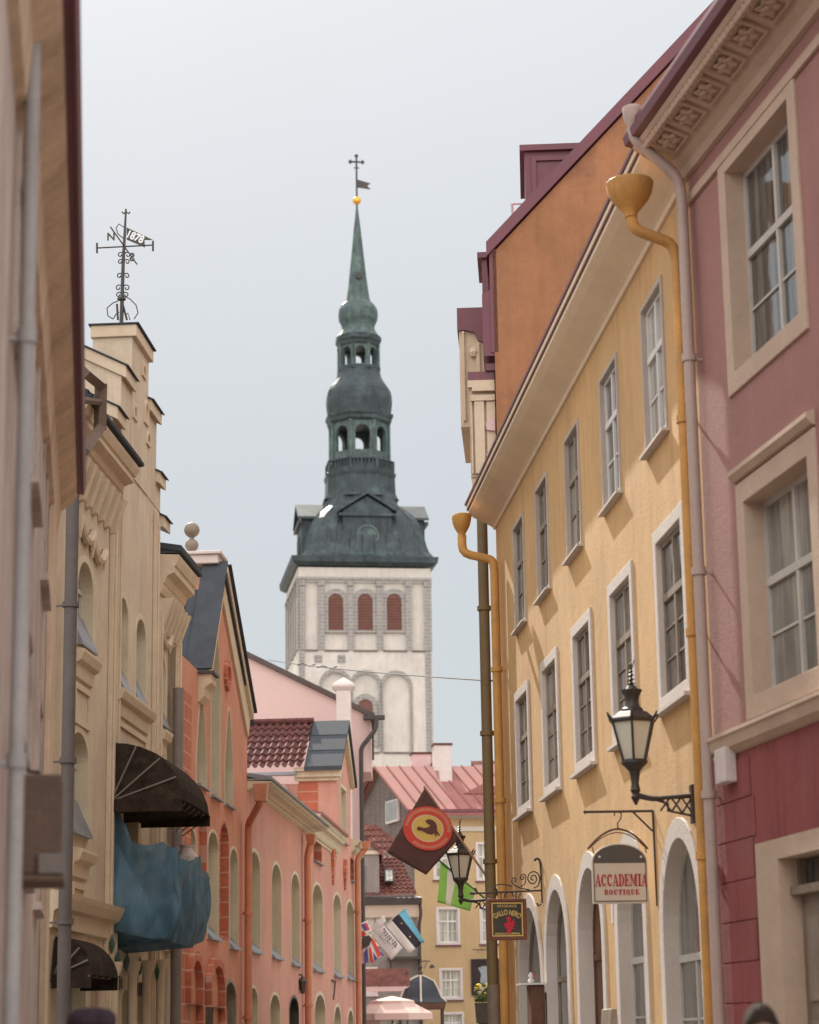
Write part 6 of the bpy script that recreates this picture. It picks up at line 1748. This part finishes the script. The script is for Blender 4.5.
def emblem(T, F1, rings, m, name, o0, amp, ph, lift, closed=False):
    """flat shape following the cloth's waves; rings: outer and optional inner outline in picture px"""
    b = MB(F1)
    def pt(x, y):
        s, z = F1.pix(x, y); return b.v(s, o0 + lift + amp * math.sin(s * 9 + ph + z * 4) * .85, z)
    R_ = [[pt(x, y) for x, y in r] for r in rings]
    if len(R_) == 1: b.face(R_[0])
    else:
        for A, B in zip(R_, R_[1:]):
            n = len(A)
            for j in range(n): b.face([A[j], A[(j + 1) % n], B[(j + 1) % n], B[j]])
    return b.build(name, m, T)

def rooster_flag():
    s = FY.S(499, 893); F1 = perp(FY, s); P = lambda x, y, o=0.0: (F1.pix(x, y, o)[0], o, F1.pix(x, y, o)[1])
    T = thing('rooster_flag', 'brown square flag with red ring and rooster emblem on a slanting pole', 'flag', F1)
    m = MB(F1); m.tube([P(500, 896), P(424, 786.5)], .018, 8); m.build('pole', mat('pole_wood', (.35, .22, .16), var=.15), T)
    m = MB(F1); m.tube([P(501, 899), P(494, 888)], .03, 8); m.build('pole_socket', 'iron', T)
    amp, ph = .025, 1.0
    cl = dart_flag(T, F1, [(424.5, 788.5), (459.5, 838), (426, 875), (387, 852.5)], mat('brown_flag_cloth', (.115, .055, .05), var=.15, rough=.9), 'cloth', amp=amp, ph=ph, nu=16, nv=16)
    cx, cy = 427.5, 828.5
    def ell(rx, ry, n=40, rot=.25):
        return [(cx + rx * math.cos(t) * math.cos(rot) - ry * math.sin(t) * math.sin(rot), cy + rx * math.cos(t) * math.sin(rot) + ry * math.sin(t) * math.cos(rot)) for t in [2 * PI * i / n for i in range(n)]]
    red = mat('flag_red', (.62, .085, .06), var=.06, rough=.9); cream = mat('flag_cream', (.62, .50, .34), var=.05); yel = mat('flag_yellow', (.66, .46, .13), var=.06)
    emblem(cl, F1, [ell(25, 22), ell(20.5, 18), ell(16.3, 13.6)], red, 'red_ring', 0, amp, ph, .022)
    emblem(cl, F1, [ell(16.3, 13.6), ell(14.9, 12.4)], cream, 'cream_ring', 0, amp, ph, .022)
    emblem(cl, F1, [ell(14.9, 12.4), ell(8, 7), ell(.5, .5)], yel, 'yellow_disc', 0, amp, ph, .022)
    # worn ring lettering: unreadable short strokes
    b = MB(F1); rnd = random.Random(5)
    for k in range(64):
        if k in (0, 1, 2, 22, 23, 24, 25, 26, 27, 28, 29, 30): continue
        t = 2 * PI * k / 64; r0 = rnd.uniform(.78, .80); r1 = rnd.uniform(.90, .93)
        q = []
        for (rr, dt) in ((r0, -.022), (r0, .012), (r1, .012), (r1, -.022)):
            x = cx + 25 * rr * math.cos(t + dt) * math.cos(.25) - 22 * rr * math.sin(t + dt) * math.sin(.25); y = cy + 25 * rr * math.cos(t + dt) * math.sin(.25) + 22 * rr * math.sin(t + dt) * math.cos(.25)
            s_, z_ = F1.pix(x, y); q.append(b.v(s_, .03 + amp * math.sin(s_ * 9 + ph + z_ * 4) * .85, z_))
        b.face(q)
    b.build('ring_lettering', cream, cl)
    dk = mat('rooster_brown', (.13, .055, .05), var=.1)
    bird = [(416.5, 828), (418.5, 825.8), (421.5, 827), (425, 827.5), (428.5, 826.5), (430.5, 824.5), (428, 823.5), (425.5, 821.5), (426, 819.5), (429, 818.6), (432.5, 819.5), (435.5, 822), (437, 826), (437, 830), (438.5, 832.5), (440, 834.5), (438.8, 835.3), (436.6, 833), (436.4, 836), (435, 835.5), (434.8, 832.5), (431, 833.8), (427, 833), (423.5, 831), (420, 830), (417.5, 830)]
    emblem(cl, F1, [[(x, y + 0.6) for x, y in bird]], dk, 'rooster_figure', 0, amp, ph, .032)
rooster_flag()

def other_flags():
    # green and white flag beyond the far lantern
    F1 = Frame((atY(495, 905, 40).x, 40, 0), 90, -1); P = lambda x, y, o=0.0: (F1.pix(x, y, o)[0], o, F1.pix(x, y, o)[1])
    T = thing('green_flag', 'bright green flag with white band hanging behind the far lantern', 'flag', F1)
    m = MB(F1); m.tube([P(500, 911), P(437.5, 859)], .017, 7); m.build('pole', mat('green_pole', (.06, .16, .05), var=.15), T)
    gr = mat('green_cloth', (.30, .62, .13), var=.10, rough=.9); wh = mat('white_cloth', (.78, .74, .68), var=.04, rough=.9)
    dart_flag(T, F1, [(440.5, 862), (447.5, 868.5), (445.5, 904.5), (437.5, 902.5)], gr, 'cloth', amp=.04, ph=.4)
    dart_flag(T, F1, [(447.5, 868.5), (456.8, 876), (450.5, 905.8), (445.5, 904.5)], wh, 'white_band', amp=.04, ph=.4)
    dart_flag(T, F1, [(456.8, 876), (475, 890.5), (470.2, 911), (450.5, 905.8)], gr, 'cloth', amp=.04, ph=.4)
    # cluster on the salmon house corner
    F1 = Frame((atY(362, 945, 71.5).x, 71.5, 0), 90, -1); P = lambda x, y, o=0.0: (F1.pix(x, y, o)[0], o, F1.pix(x, y, o)[1])
    T = thing('tricolour_flag', 'blue, black and white flag with tiny yellow marks on a slanting pole', 'flag', F1, group=None)
    m = MB(F1); m.tube([P(360, 947), P(405.5, 907.5)], .018, 6); m.build('pole', 'paletrim', T)
    dart_flag(T, F1, [(398.7, 914.2), (405, 908.5), (424.9, 942.5), (421.3, 943.2)], mat('sky_blue_cloth', (.16, .48, .66), var=.08), 'blue_stripe', amp=.05, ph=2)
    dart_flag(T, F1, [(391.2, 919.6), (398.7, 914.2), (421.3, 943.2), (415.6, 948.6)], mat('black_cloth', (.035, .03, .045), var=.3), 'black_stripe', amp=.05, ph=2)
    dart_flag(T, F1, [(385, 924.9), (391.2, 919.6), (415.6, 948.6), (409, 953.4)], mat('white_cloth_worn', (.68, .63, .61), var=.04), 'white_stripe', amp=.05, ph=2)
    b = MB(F1)
    for x, y in ((401.5, 923.5), (410, 937)):
        s_, z_ = F1.pix(x, y); b.lathe(s_, .07, [(.004, z_ - .03), (.03, z_), (.004, z_ + .03)], 6)
    b.build('yellow_mark', mat('mark_yellow', (.6, .5, .1), var=.05), T)
    F2 = Frame(F1.o + Vector((0, -.35, 0)), 90, -1); P2 = lambda x, y, o=0.0: (F2.pix(x, y, o)[0], o, F2.pix(x, y, o)[1])
    T = thing('lettered_flag', 'white flag covered in slanted dark handwriting beside the tricolour', 'flag', F2)
    m = MB(F2); m.tube([P2(360, 949.5), P2(386, 921)], .016, 6); m.build('pole', 'paletrim', T)
    cl = dart_flag(T, F2, [(371.4, 935.5), (383.6, 925), (402.4, 947.8), (391, 960.5)], mat('white_cloth_grey', (.62, .57, .57), var=.05), 'cloth', amp=.03, ph=1)
    dart_flag(T, F2, [(366.5, 931.5), (383.8, 915), (386.2, 921.5), (370.5, 934.5)], mat('white_cloth_fold', (.60, .55, .55), var=.05), 'folded_edge', amp=.03, ph=1, o0=-.05)
    rnd = random.Random(9); b = MB(F2)
    for row in range(4):
        for k in range(8 - (row == 3) * 3):
            u = .12 + k * .095; v = .14 + row * .17
            x = 371.4 + (402.4 - 383.6) * u * 1.0 + (383.6 - 371.4) * (1 - v) * .95; y = 935.5 + (947.8 - 925) * u - (935.5 - 925) * (1 - v) * .95
            if rnd.random() < .12: continue
            L = rnd.uniform(1.2, 2.4) * (1 if row < 2 else .6)
            s0, z0 = F2.pix(x, y); s1, z1 = F2.pix(x + L * .75, y - L * .75)
            b.tube([(s0, .045, z0), (s1, .045, z1)], .014 if row < 2 else .009, 4)
            if rnd.random() < .6: s2, z2 = F2.pix(x + L * .6, y + L * .35); b.tube([(s1, .045, z1), (s2, .045, z2)], .009, 4)
    b.build('handwriting', 'darkpipe', cl)
    F3 = Frame(F1.o + Vector((0, -.8, 0)), 90, -1); P3 = lambda x, y, o=0.0: (F3.pix(x, y, o)[0], o, F3.pix(x, y, o)[1])
    T = thing('union_flag', 'red, white and blue crossed flag hanging in folds at the house corner', 'flag', F3)
    m = MB(F3); m.tube([P3(359, 940), P3(372.5, 917)], .015, 6); m.build('pole', 'paletrim', T)
    W_, R_, B_ = mat('union_white', (.68, .65, .66), var=.03), mat('union_red', (.66, .07, .05), var=.08), mat('union_blue', (.10, .10, .28), var=.12)
    amp, ph = .03, .2
    cl = dart_flag(T, F3, [(360, 937), (371.5, 938), (383.5, 956), (362, 964)], W_, 'cloth', amp=amp, ph=ph)
    c2 = dart_flag(T, F3, [(359, 924), (367.5, 920.5), (371.5, 931), (360, 937)], W_, 'upper_fold', amp=amp, ph=ph)
    e = lambda pts, m_, nm, par=cl, l=.012: emblem(par, F3, [pts], m_, nm, 0, amp, ph, l + .008)
    e([(370.5, 938.5), (373, 938), (382, 955), (378, 957.5)], R_, 'red_saltire')
    e([(369, 948), (371, 947), (373.2, 962), (370.2, 963)], R_, 'red_cross')
    e([(360, 947), (362.5, 946), (362.5, 963.5), (360, 963.5)], R_, 'red_cross')
    e([(375, 947), (376.5, 948), (384, 955), (383, 957)], B_, 'blue_field'); e([(363.5, 953), (367.5, 947.5), (368.5, 962.5), (364, 963)], B_, 'blue_field'); e([(373, 952), (377.5, 958.5), (374.5, 961)], B_, 'blue_field')
    e([(361, 924.5), (364, 923.5), (368, 929), (365, 931.5)], B_, 'blue_field', c2); e([(364.7, 923.2), (366.5, 922.6), (370, 929.5), (367.5, 930.5)], R_, 'red_saltire', c2); e([(360.5, 931.5), (364, 931), (366.5, 934.5), (361, 937)], R_, 'red_cross', c2)
    b = MB(F3); b.prism([F3.pix(x, y) for x, y in ((362, 938), (369, 935), (372, 939), (369, 946), (363, 949), (362, 944))], .03, .05); b.build('dark_fold', 'darkpipe', T)
other_flags()

def cable():
    A = atY(268, 660, 71.5); B = FY.world(FY.S(500, 681), .05, FY.H(500, 681)); org = A.copy()
    T = thing('overhead_cable', 'thin overhead cable crossing in front of the church tower', 'cable', loc=org)
    m = MB(None); pts = []
    for i in range(25):
        t = i / 24; p = A.lerp(B, t); p.z -= .06 * 4 * t * (1 - t); pts.append(tuple(p - org))
    m.tube(pts, .014, 5); m.build('wire', 'darkpipe', T)
    m = MB(None)
    for i in (7, 10): p = Vector(pts[i]); m.tube([tuple(p + Vector((-.25, 0, .0))), tuple(p + Vector((-.1, 0, .05))), tuple(p + Vector((.1, 0, -.03))), tuple(p + Vector((.25, 0, .03)))], .014, 5)
    m.build('cable_tie', 'darkpipe', T)
cable()

# ---------------------------------------------------------------- planter and board in front of the ochre house
def street_bits():
    a, z = FY.pix(527, 775, .5); s = FY.S(552, 985, .0)
    T = thing('menu_stand', 'dark wooden stand with small white ornament by the second arch', 'stand', FY)
    s0 = FY.S(583, 985, .25); z1 = FY.H(572, 985, .4)
    a0 = FY.S(541, 1000, .05); a1 = a0 - .4; m = MB(FY); m.box(min(a0, a1), max(a0, a1), .06, .24, .05, z1 := FY.H(540, 985, .1)); m.build('cabinet', 'wood', T, bevel=.01)
    m = MB(FY); am = min(a0, a1); m.box(am - .04, am + .44, .05, .38, z1 + .002, z1 + .025); m.build('shelf', 'whitesash', T)
    m = MB(FY); m.lathe(am + .1, .22, [(.03, z1 + .03), (.045, z1 + .06), (.02, z1 + .09), (.035, z1 + .12), (.01, z1 + .17)], 10); m.build('ornament', 'whitesash', T, smooth=True)
    m = MB(FY); m.lathe(am + .1, .18, [(.01, z1 + .10), (.03, z1 + .12), (.01, z1 + .15)], 8); m.build('red_bow', mat('bow_red', (.4, .05, .06), var=.1), T)
    T = thing('a_board', 'worn grey-brown wooden board leaning beside the boutique door', 'board', FY)
    a, z = FY.pix(610, 1009, .25); m = MB(FY); m.loop([[(a - .35, .12, .02), (a + .25, .12, .02), (a + .25, .45, .02), (a - .35, .45, .02)], [(a - .35, .24, z), (a + .25, .24, z), (a + .25, .30, z), (a - .35, .30, z)]]); m.build('board', 'greywood', T, bevel=.01)
street_bits()

# ---------------------------------------------------------------- people (only the tops of their heads reach into the picture)
def person(label, px, py, Y, top_shift, heading, shirt, trousers, hair, cap=None):
    p = atY(px, py, Y); Hh = p.z; k = Hh / 1.75
    T = thing('person', label, 'person', loc=(p.x, p.y, 0)); T.rotation_euler = (0, 0, heading)
    V = [(0, 0, .98), (0, .01, 1.12), (0, .015, 1.30), (0, 0, 1.44), (0, -.005, 1.52), (0, -.015, 1.60)]
    E = [(0, 1), (1, 2), (2, 3), (3, 4), (4, 5)]; Rr = [.145, .135, .155, .085, .055, .06]
    def add(parent, pts):
        for (x, y, z, r) in pts: V.append((x, y, z)); Rr.append(r); E.append((parent, len(V) - 1)); parent = len(V) - 1
    for q in (-1, 1):
        add(0, [(q * .10, 0, .90, .10), (q * .11, -.02, .70, .085), (q * .11, -.015 + q * .05, .50, .062), (q * .115, .02 + q * .09, .30, .052), (q * .115, .05 + q * .12, .09, .038), (q * .12, -.06 + q * .12, .045, .042), (q * .125, -.16 + q * .12, .035, .035)])
        add(3, [(q * .12, 0, 1.42, .07), (q * .20, 0, 1.36, .058), (q * .235, .02, 1.10, .045), (q * .24, -.02 - q * .03, .88, .032), (q * .24, -.04 - q * .03, .80, .034)])
    me = bpy.data.meshes.new('body'); me.from_pydata([(x * k, y * k, z * k) for x, y, z in V], E, []); me.update()
    o = bpy.data.objects.new('body', me); COL.objects.link(o); o.parent = T
    sm = o.modifiers.new('skin', 'SKIN')
    for i, r in enumerate(Rr): o.data.skin_vertices[0].data[i].radius = (r * k, r * k * (.8 if i < 4 else 1))
    o.data.skin_vertices[0].data[0].use_root = True
    s_ = o.modifiers.new('sub', 'SUBSURF'); s_.levels = 2; s_.render_levels = 2
    dg = bpy.context.evaluated_depsgraph_get(); bm_ = bpy.data.meshes.new_from_object(o.evaluated_get(dg)); o.modifiers.clear(); o.data = bm_
    # head: part of the same continuous mesh
    bm = bmesh.new(); bm.from_mesh(bm_)
    hz = 1.635 * k
    r = bmesh.ops.create_uvsphere(bm, u_segments=24, v_segments=18, radius=1)
    for v in r['verts']:
        x, y, z = v.co; jaw = 1 - .28 * max(0, -z) ** 1.2
        nose = .016 * math.exp(-((x * .08) ** 2 * 6000 + ((z + .12)) ** 2 * 18)) if y < -.6 else 0
        v.co = (x * .077 * k * jaw, y * .096 * k * (jaw * .5 + .5) - nose * k, hz + z * .115 * k)
    for q in (-1, 1):
        r = bmesh.ops.create_uvsphere(bm, u_segments=8, v_segments=6, radius=1)
        for v in r['verts']: v.co = (q * .079 * k + v.co.x * .010 * k, v.co.y * .020 * k + .005, hz + v.co.z * .032 * k)
    bm.to_mesh(bm_); bm.free()
    for pl in bm_.polygons: pl.use_smooth = True
    bm_.materials.clear(); bm_.materials.append(M.setdefault('skin', mat('skin', (.48, .28, .20), var=.05, rough=.6)))
    bm_.materials.append(shirt); bm_.materials.append(trousers); bm_.materials.append(M['iron'])
    for pl in bm_.polygons:
        z = pl.center.z / k
        if z < .075: pl.material_index = 3
        elif z < .98 and abs(pl.center.x) < .19 * k: pl.material_index = 2
        elif z < 1.49 and z > .90: pl.material_index = 1
    def face_bit(nm, parts, m_):
        b = MB(None)
        for x, z, rx, rz, y in parts: b.lathe(x * k, y * k, [(rx * k * math.sin(PI * i / 6), hz + z * k - rz * k * math.cos(PI * i / 6)) for i in range(1, 6)], 10)
        b.build(nm, m_, o, smooth=True)
    face_bit('eye', [(-.03, .0, .009, .009, -.088), (.03, .0, .009, .009, -.088)], 'darkpipe')
    face_bit('mouth', [(0, -.062, .018, .005, -.078)], mat('lips', (.40, .16, .14), var=.05))
    # hair cap with strands
    b = MB(None); rnd = random.Random(int(px)); n1, n2 = 30, 12; rows = []
    for j in range(n2 + 1):
        ph = PI * .60 * j / n2; row = []
        for i in range(n1):
            th = 2 * PI * i / n1; front = max(0, -math.sin(th)); lim = ph * (1 - .32 * front)
            d = 1.10 + .05 * noise.noise(Vector((math.cos(th) * 3, math.sin(th) * 3, j * .5)))
            row.append(b.v(.080 * k * d * math.sin(lim) * math.cos(th), .100 * k * d * math.sin(lim) * math.sin(th) + .006 * k, hz + .004 * k + .118 * k * d * math.cos(lim)))
        rows.append(row)
    for r0, r1 in zip(rows, rows[1:]):
        for i in range(n1): b.face([r0[i], r0[(i + 1) % n1], r1[(i + 1) % n1], r1[i]])
    b.build('hair', hair, o, smooth=True)
    if cap:
        b = MB(None); b.lathe(0, .004 * k, [(.10 * k, hz + .05 * k), (.118 * k, hz + .075 * k), (.112 * k, hz + .11 * k), (.085 * k, hz + .135 * k), (.03 * k, hz + .145 * k)], 20); b.build('beret', cap, T, smooth=True)
    return T
person('person in dark jacket with short dark brown hair, lower right edge', 760, 1007, 10.7, 0, 0, mat('jacket_dark', (.05, .05, .06), var=.2), mat('trousers_grey', (.10, .10, .11), var=.2), mat('hair_brown', (.06, .03, .018), var=.5, scale=20, bump=1, bscale=120))
person('person in plum beret and grey coat, lower left edge', 92, 1014, 10.9, 0, PI, mat('coat_grey', (.2, .19, .19), var=.2), mat('trousers_navy', (.04, .05, .09), var=.2), mat('hair_dark', (.05, .025, .02), var=.4, scale=20), mat('beret_plum', (.085, .05, .075), var=.4, scale=14, bump=1, bscale=150))
# ================================================================ GROUND, SKY, SUN, CAMERA
def setting():
    g = bpy.data.meshes.new('ground'); bm = bmesh.new(); bmesh.ops.create_grid(bm, x_segments=2, y_segments=2, size=900); bm.to_mesh(g); bm.free()
    o = bpy.data.objects.new('ground', g); COL.objects.link(o); o.location = (0, 300, -.02); o['kind'] = 'structure'
    g.materials.append(mat('dusty_ground', (.26, .23, .20), var=.15, scale=.05))
    m = mat('cobbles', (.24, .21, .19), var=.2, scale=.6)
    nt = m.node_tree; b = nt.nodes['Principled BSDF']; tc = _n(nt, 'ShaderNodeTexCoord')
    v = _n(nt, 'ShaderNodeTexVoronoi'); v.feature = 'DISTANCE_TO_EDGE'; v.inputs['Scale'].default_value = 6
    nt.links.new(tc.outputs['Object'], v.inputs['Vector'])
    f = ramp(nt, v.outputs[0], .0, .08); old = b.inputs['Base Color'].links[0].from_socket
    nt.links.new(mix(nt, f, (.08, .07, .06), old), b.inputs['Base Color'])
    bp = _n(nt, 'ShaderNodeBump'); bp.inputs['Strength'].default_value = .6; bp.inputs['Distance'].default_value = .03
    nt.links.new(f, bp.inputs['Height']); nt.links.new(bp.outputs[0], b.inputs['Normal'])
    bm = bmesh.new()
    pts = [(-2.6, -20), (3.9, -20), (3.9, 12), (1.75, 20), (.35, 35), (1.2, 70), (6, 80), (-4.5, 80), (-2.9, 70), (-5.0, 30), (-2.9, 24), (-1.6, 12)]
    fc = bm.faces.new([bm.verts.new((x, y, 0)) for x, y in pts]); me = bpy.data.meshes.new('road'); bm.to_mesh(me); bm.free()
    o = bpy.data.objects.new('road', me); COL.objects.link(o); o['kind'] = 'structure'; me.materials.append(m)
    # pavement strips with kerbs along both sides
    def strip(name, fr, s0, s1, w):
        b = MB(fr); b.box(s0, s1, .0, w, -.01, .12); o = b.build(name, mat('flagstones', (.30, .27, .24), var=.15, scale=1, bricks=(.6, .5, .01, (.12, .11, .10))), None, bevel=.01)
        o['kind'] = 'structure'; o.location = fr.o; o.rotation_euler = (0, 0, fr.rotz())
    strip('pavement', FY, sN, 0, .75); strip('pavement', FR, -12.5, -.05, .6); strip('pavement', FB, -1, 45, .7)
setting()

SUN_EL, SUN_AZ = 36.6, -13.8
w = bpy.data.worlds.new('World'); scene.world = w; w.use_nodes = True; nt = w.node_tree
sky = _n(nt, 'ShaderNodeTexSky', sky_type='NISHITA'); sky.sun_disc = False
sky.sun_elevation = math.radians(SUN_EL); sky.sun_rotation = math.radians(SUN_AZ)
sky.air_density = 1.0; sky.dust_density = .6; sky.ozone_density = 1.5
bg = nt.nodes['Background']; bg.inputs[1].default_value = .1
# a pale high-cloud veil; unseen fill added overhead and behind camera to brighten walls
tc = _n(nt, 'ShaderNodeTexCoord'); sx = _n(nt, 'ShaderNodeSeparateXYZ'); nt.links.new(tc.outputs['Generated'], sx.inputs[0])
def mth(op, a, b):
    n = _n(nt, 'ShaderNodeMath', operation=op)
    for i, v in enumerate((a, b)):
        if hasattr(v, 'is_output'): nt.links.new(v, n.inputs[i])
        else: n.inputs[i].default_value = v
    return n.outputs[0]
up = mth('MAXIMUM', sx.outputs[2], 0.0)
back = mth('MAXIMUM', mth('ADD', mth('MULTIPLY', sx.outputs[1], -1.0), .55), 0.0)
k = mth('ADD', VEIL0, 0.0); k2 = mth('ADD', mth('MULTIPLY', mth('MULTIPLY', up, up), FILLUP), mth('MULTIPLY', back, FILLBACK))
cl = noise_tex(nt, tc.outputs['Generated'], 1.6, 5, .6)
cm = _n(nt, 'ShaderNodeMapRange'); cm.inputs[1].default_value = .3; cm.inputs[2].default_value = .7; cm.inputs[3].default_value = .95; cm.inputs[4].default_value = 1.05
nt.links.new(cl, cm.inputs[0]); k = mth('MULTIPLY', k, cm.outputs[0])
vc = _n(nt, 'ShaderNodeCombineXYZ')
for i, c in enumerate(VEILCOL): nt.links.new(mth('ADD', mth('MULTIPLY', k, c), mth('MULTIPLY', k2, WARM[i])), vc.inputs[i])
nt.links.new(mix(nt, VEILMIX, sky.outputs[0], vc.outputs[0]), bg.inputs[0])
sl = bpy.data.lights.new('sun', 'SUN'); sl.energy = 5.0; sl.angle = math.radians(.53); sl.color = (1, .92, .80)
so = bpy.data.objects.new('sun', sl); COL.objects.link(so)
e, a = math.radians(SUN_EL), math.radians(SUN_AZ)
so.rotation_euler = Vector((math.cos(e) * math.sin(a), math.cos(e) * math.cos(a), math.sin(e))).to_track_quat('Z', 'Y').to_euler()
so.location = (-10, 30, 40)

cd = bpy.data.cameras.new('camera'); co = bpy.data.objects.new('camera', cd); COL.objects.link(co); scene.camera = co
co.matrix_world = Matrix(((CR.x, CU.x, -CF.x, 0), (CR.y, CU.y, -CF.y, 0), (CR.z, CU.z, -CF.z, EYE), (0, 0, 0, 1)))
cd.sensor_fit = 'VERTICAL'; cd.sensor_height = 36; cd.sensor_width = 36; cd.lens = FPX / 1024 * 36
cd.clip_start = .1; cd.clip_end = 3000
cd.dof.use_dof = True; cd.dof.focus_distance = 36; cd.dof.aperture_fstop = 2.3
vs = scene.view_settings; vs.view_transform = 'Standard'; vs.look = 'None'; vs.gamma = 1; vs.exposure = EXPO
scene.cycles.use_denoising = True
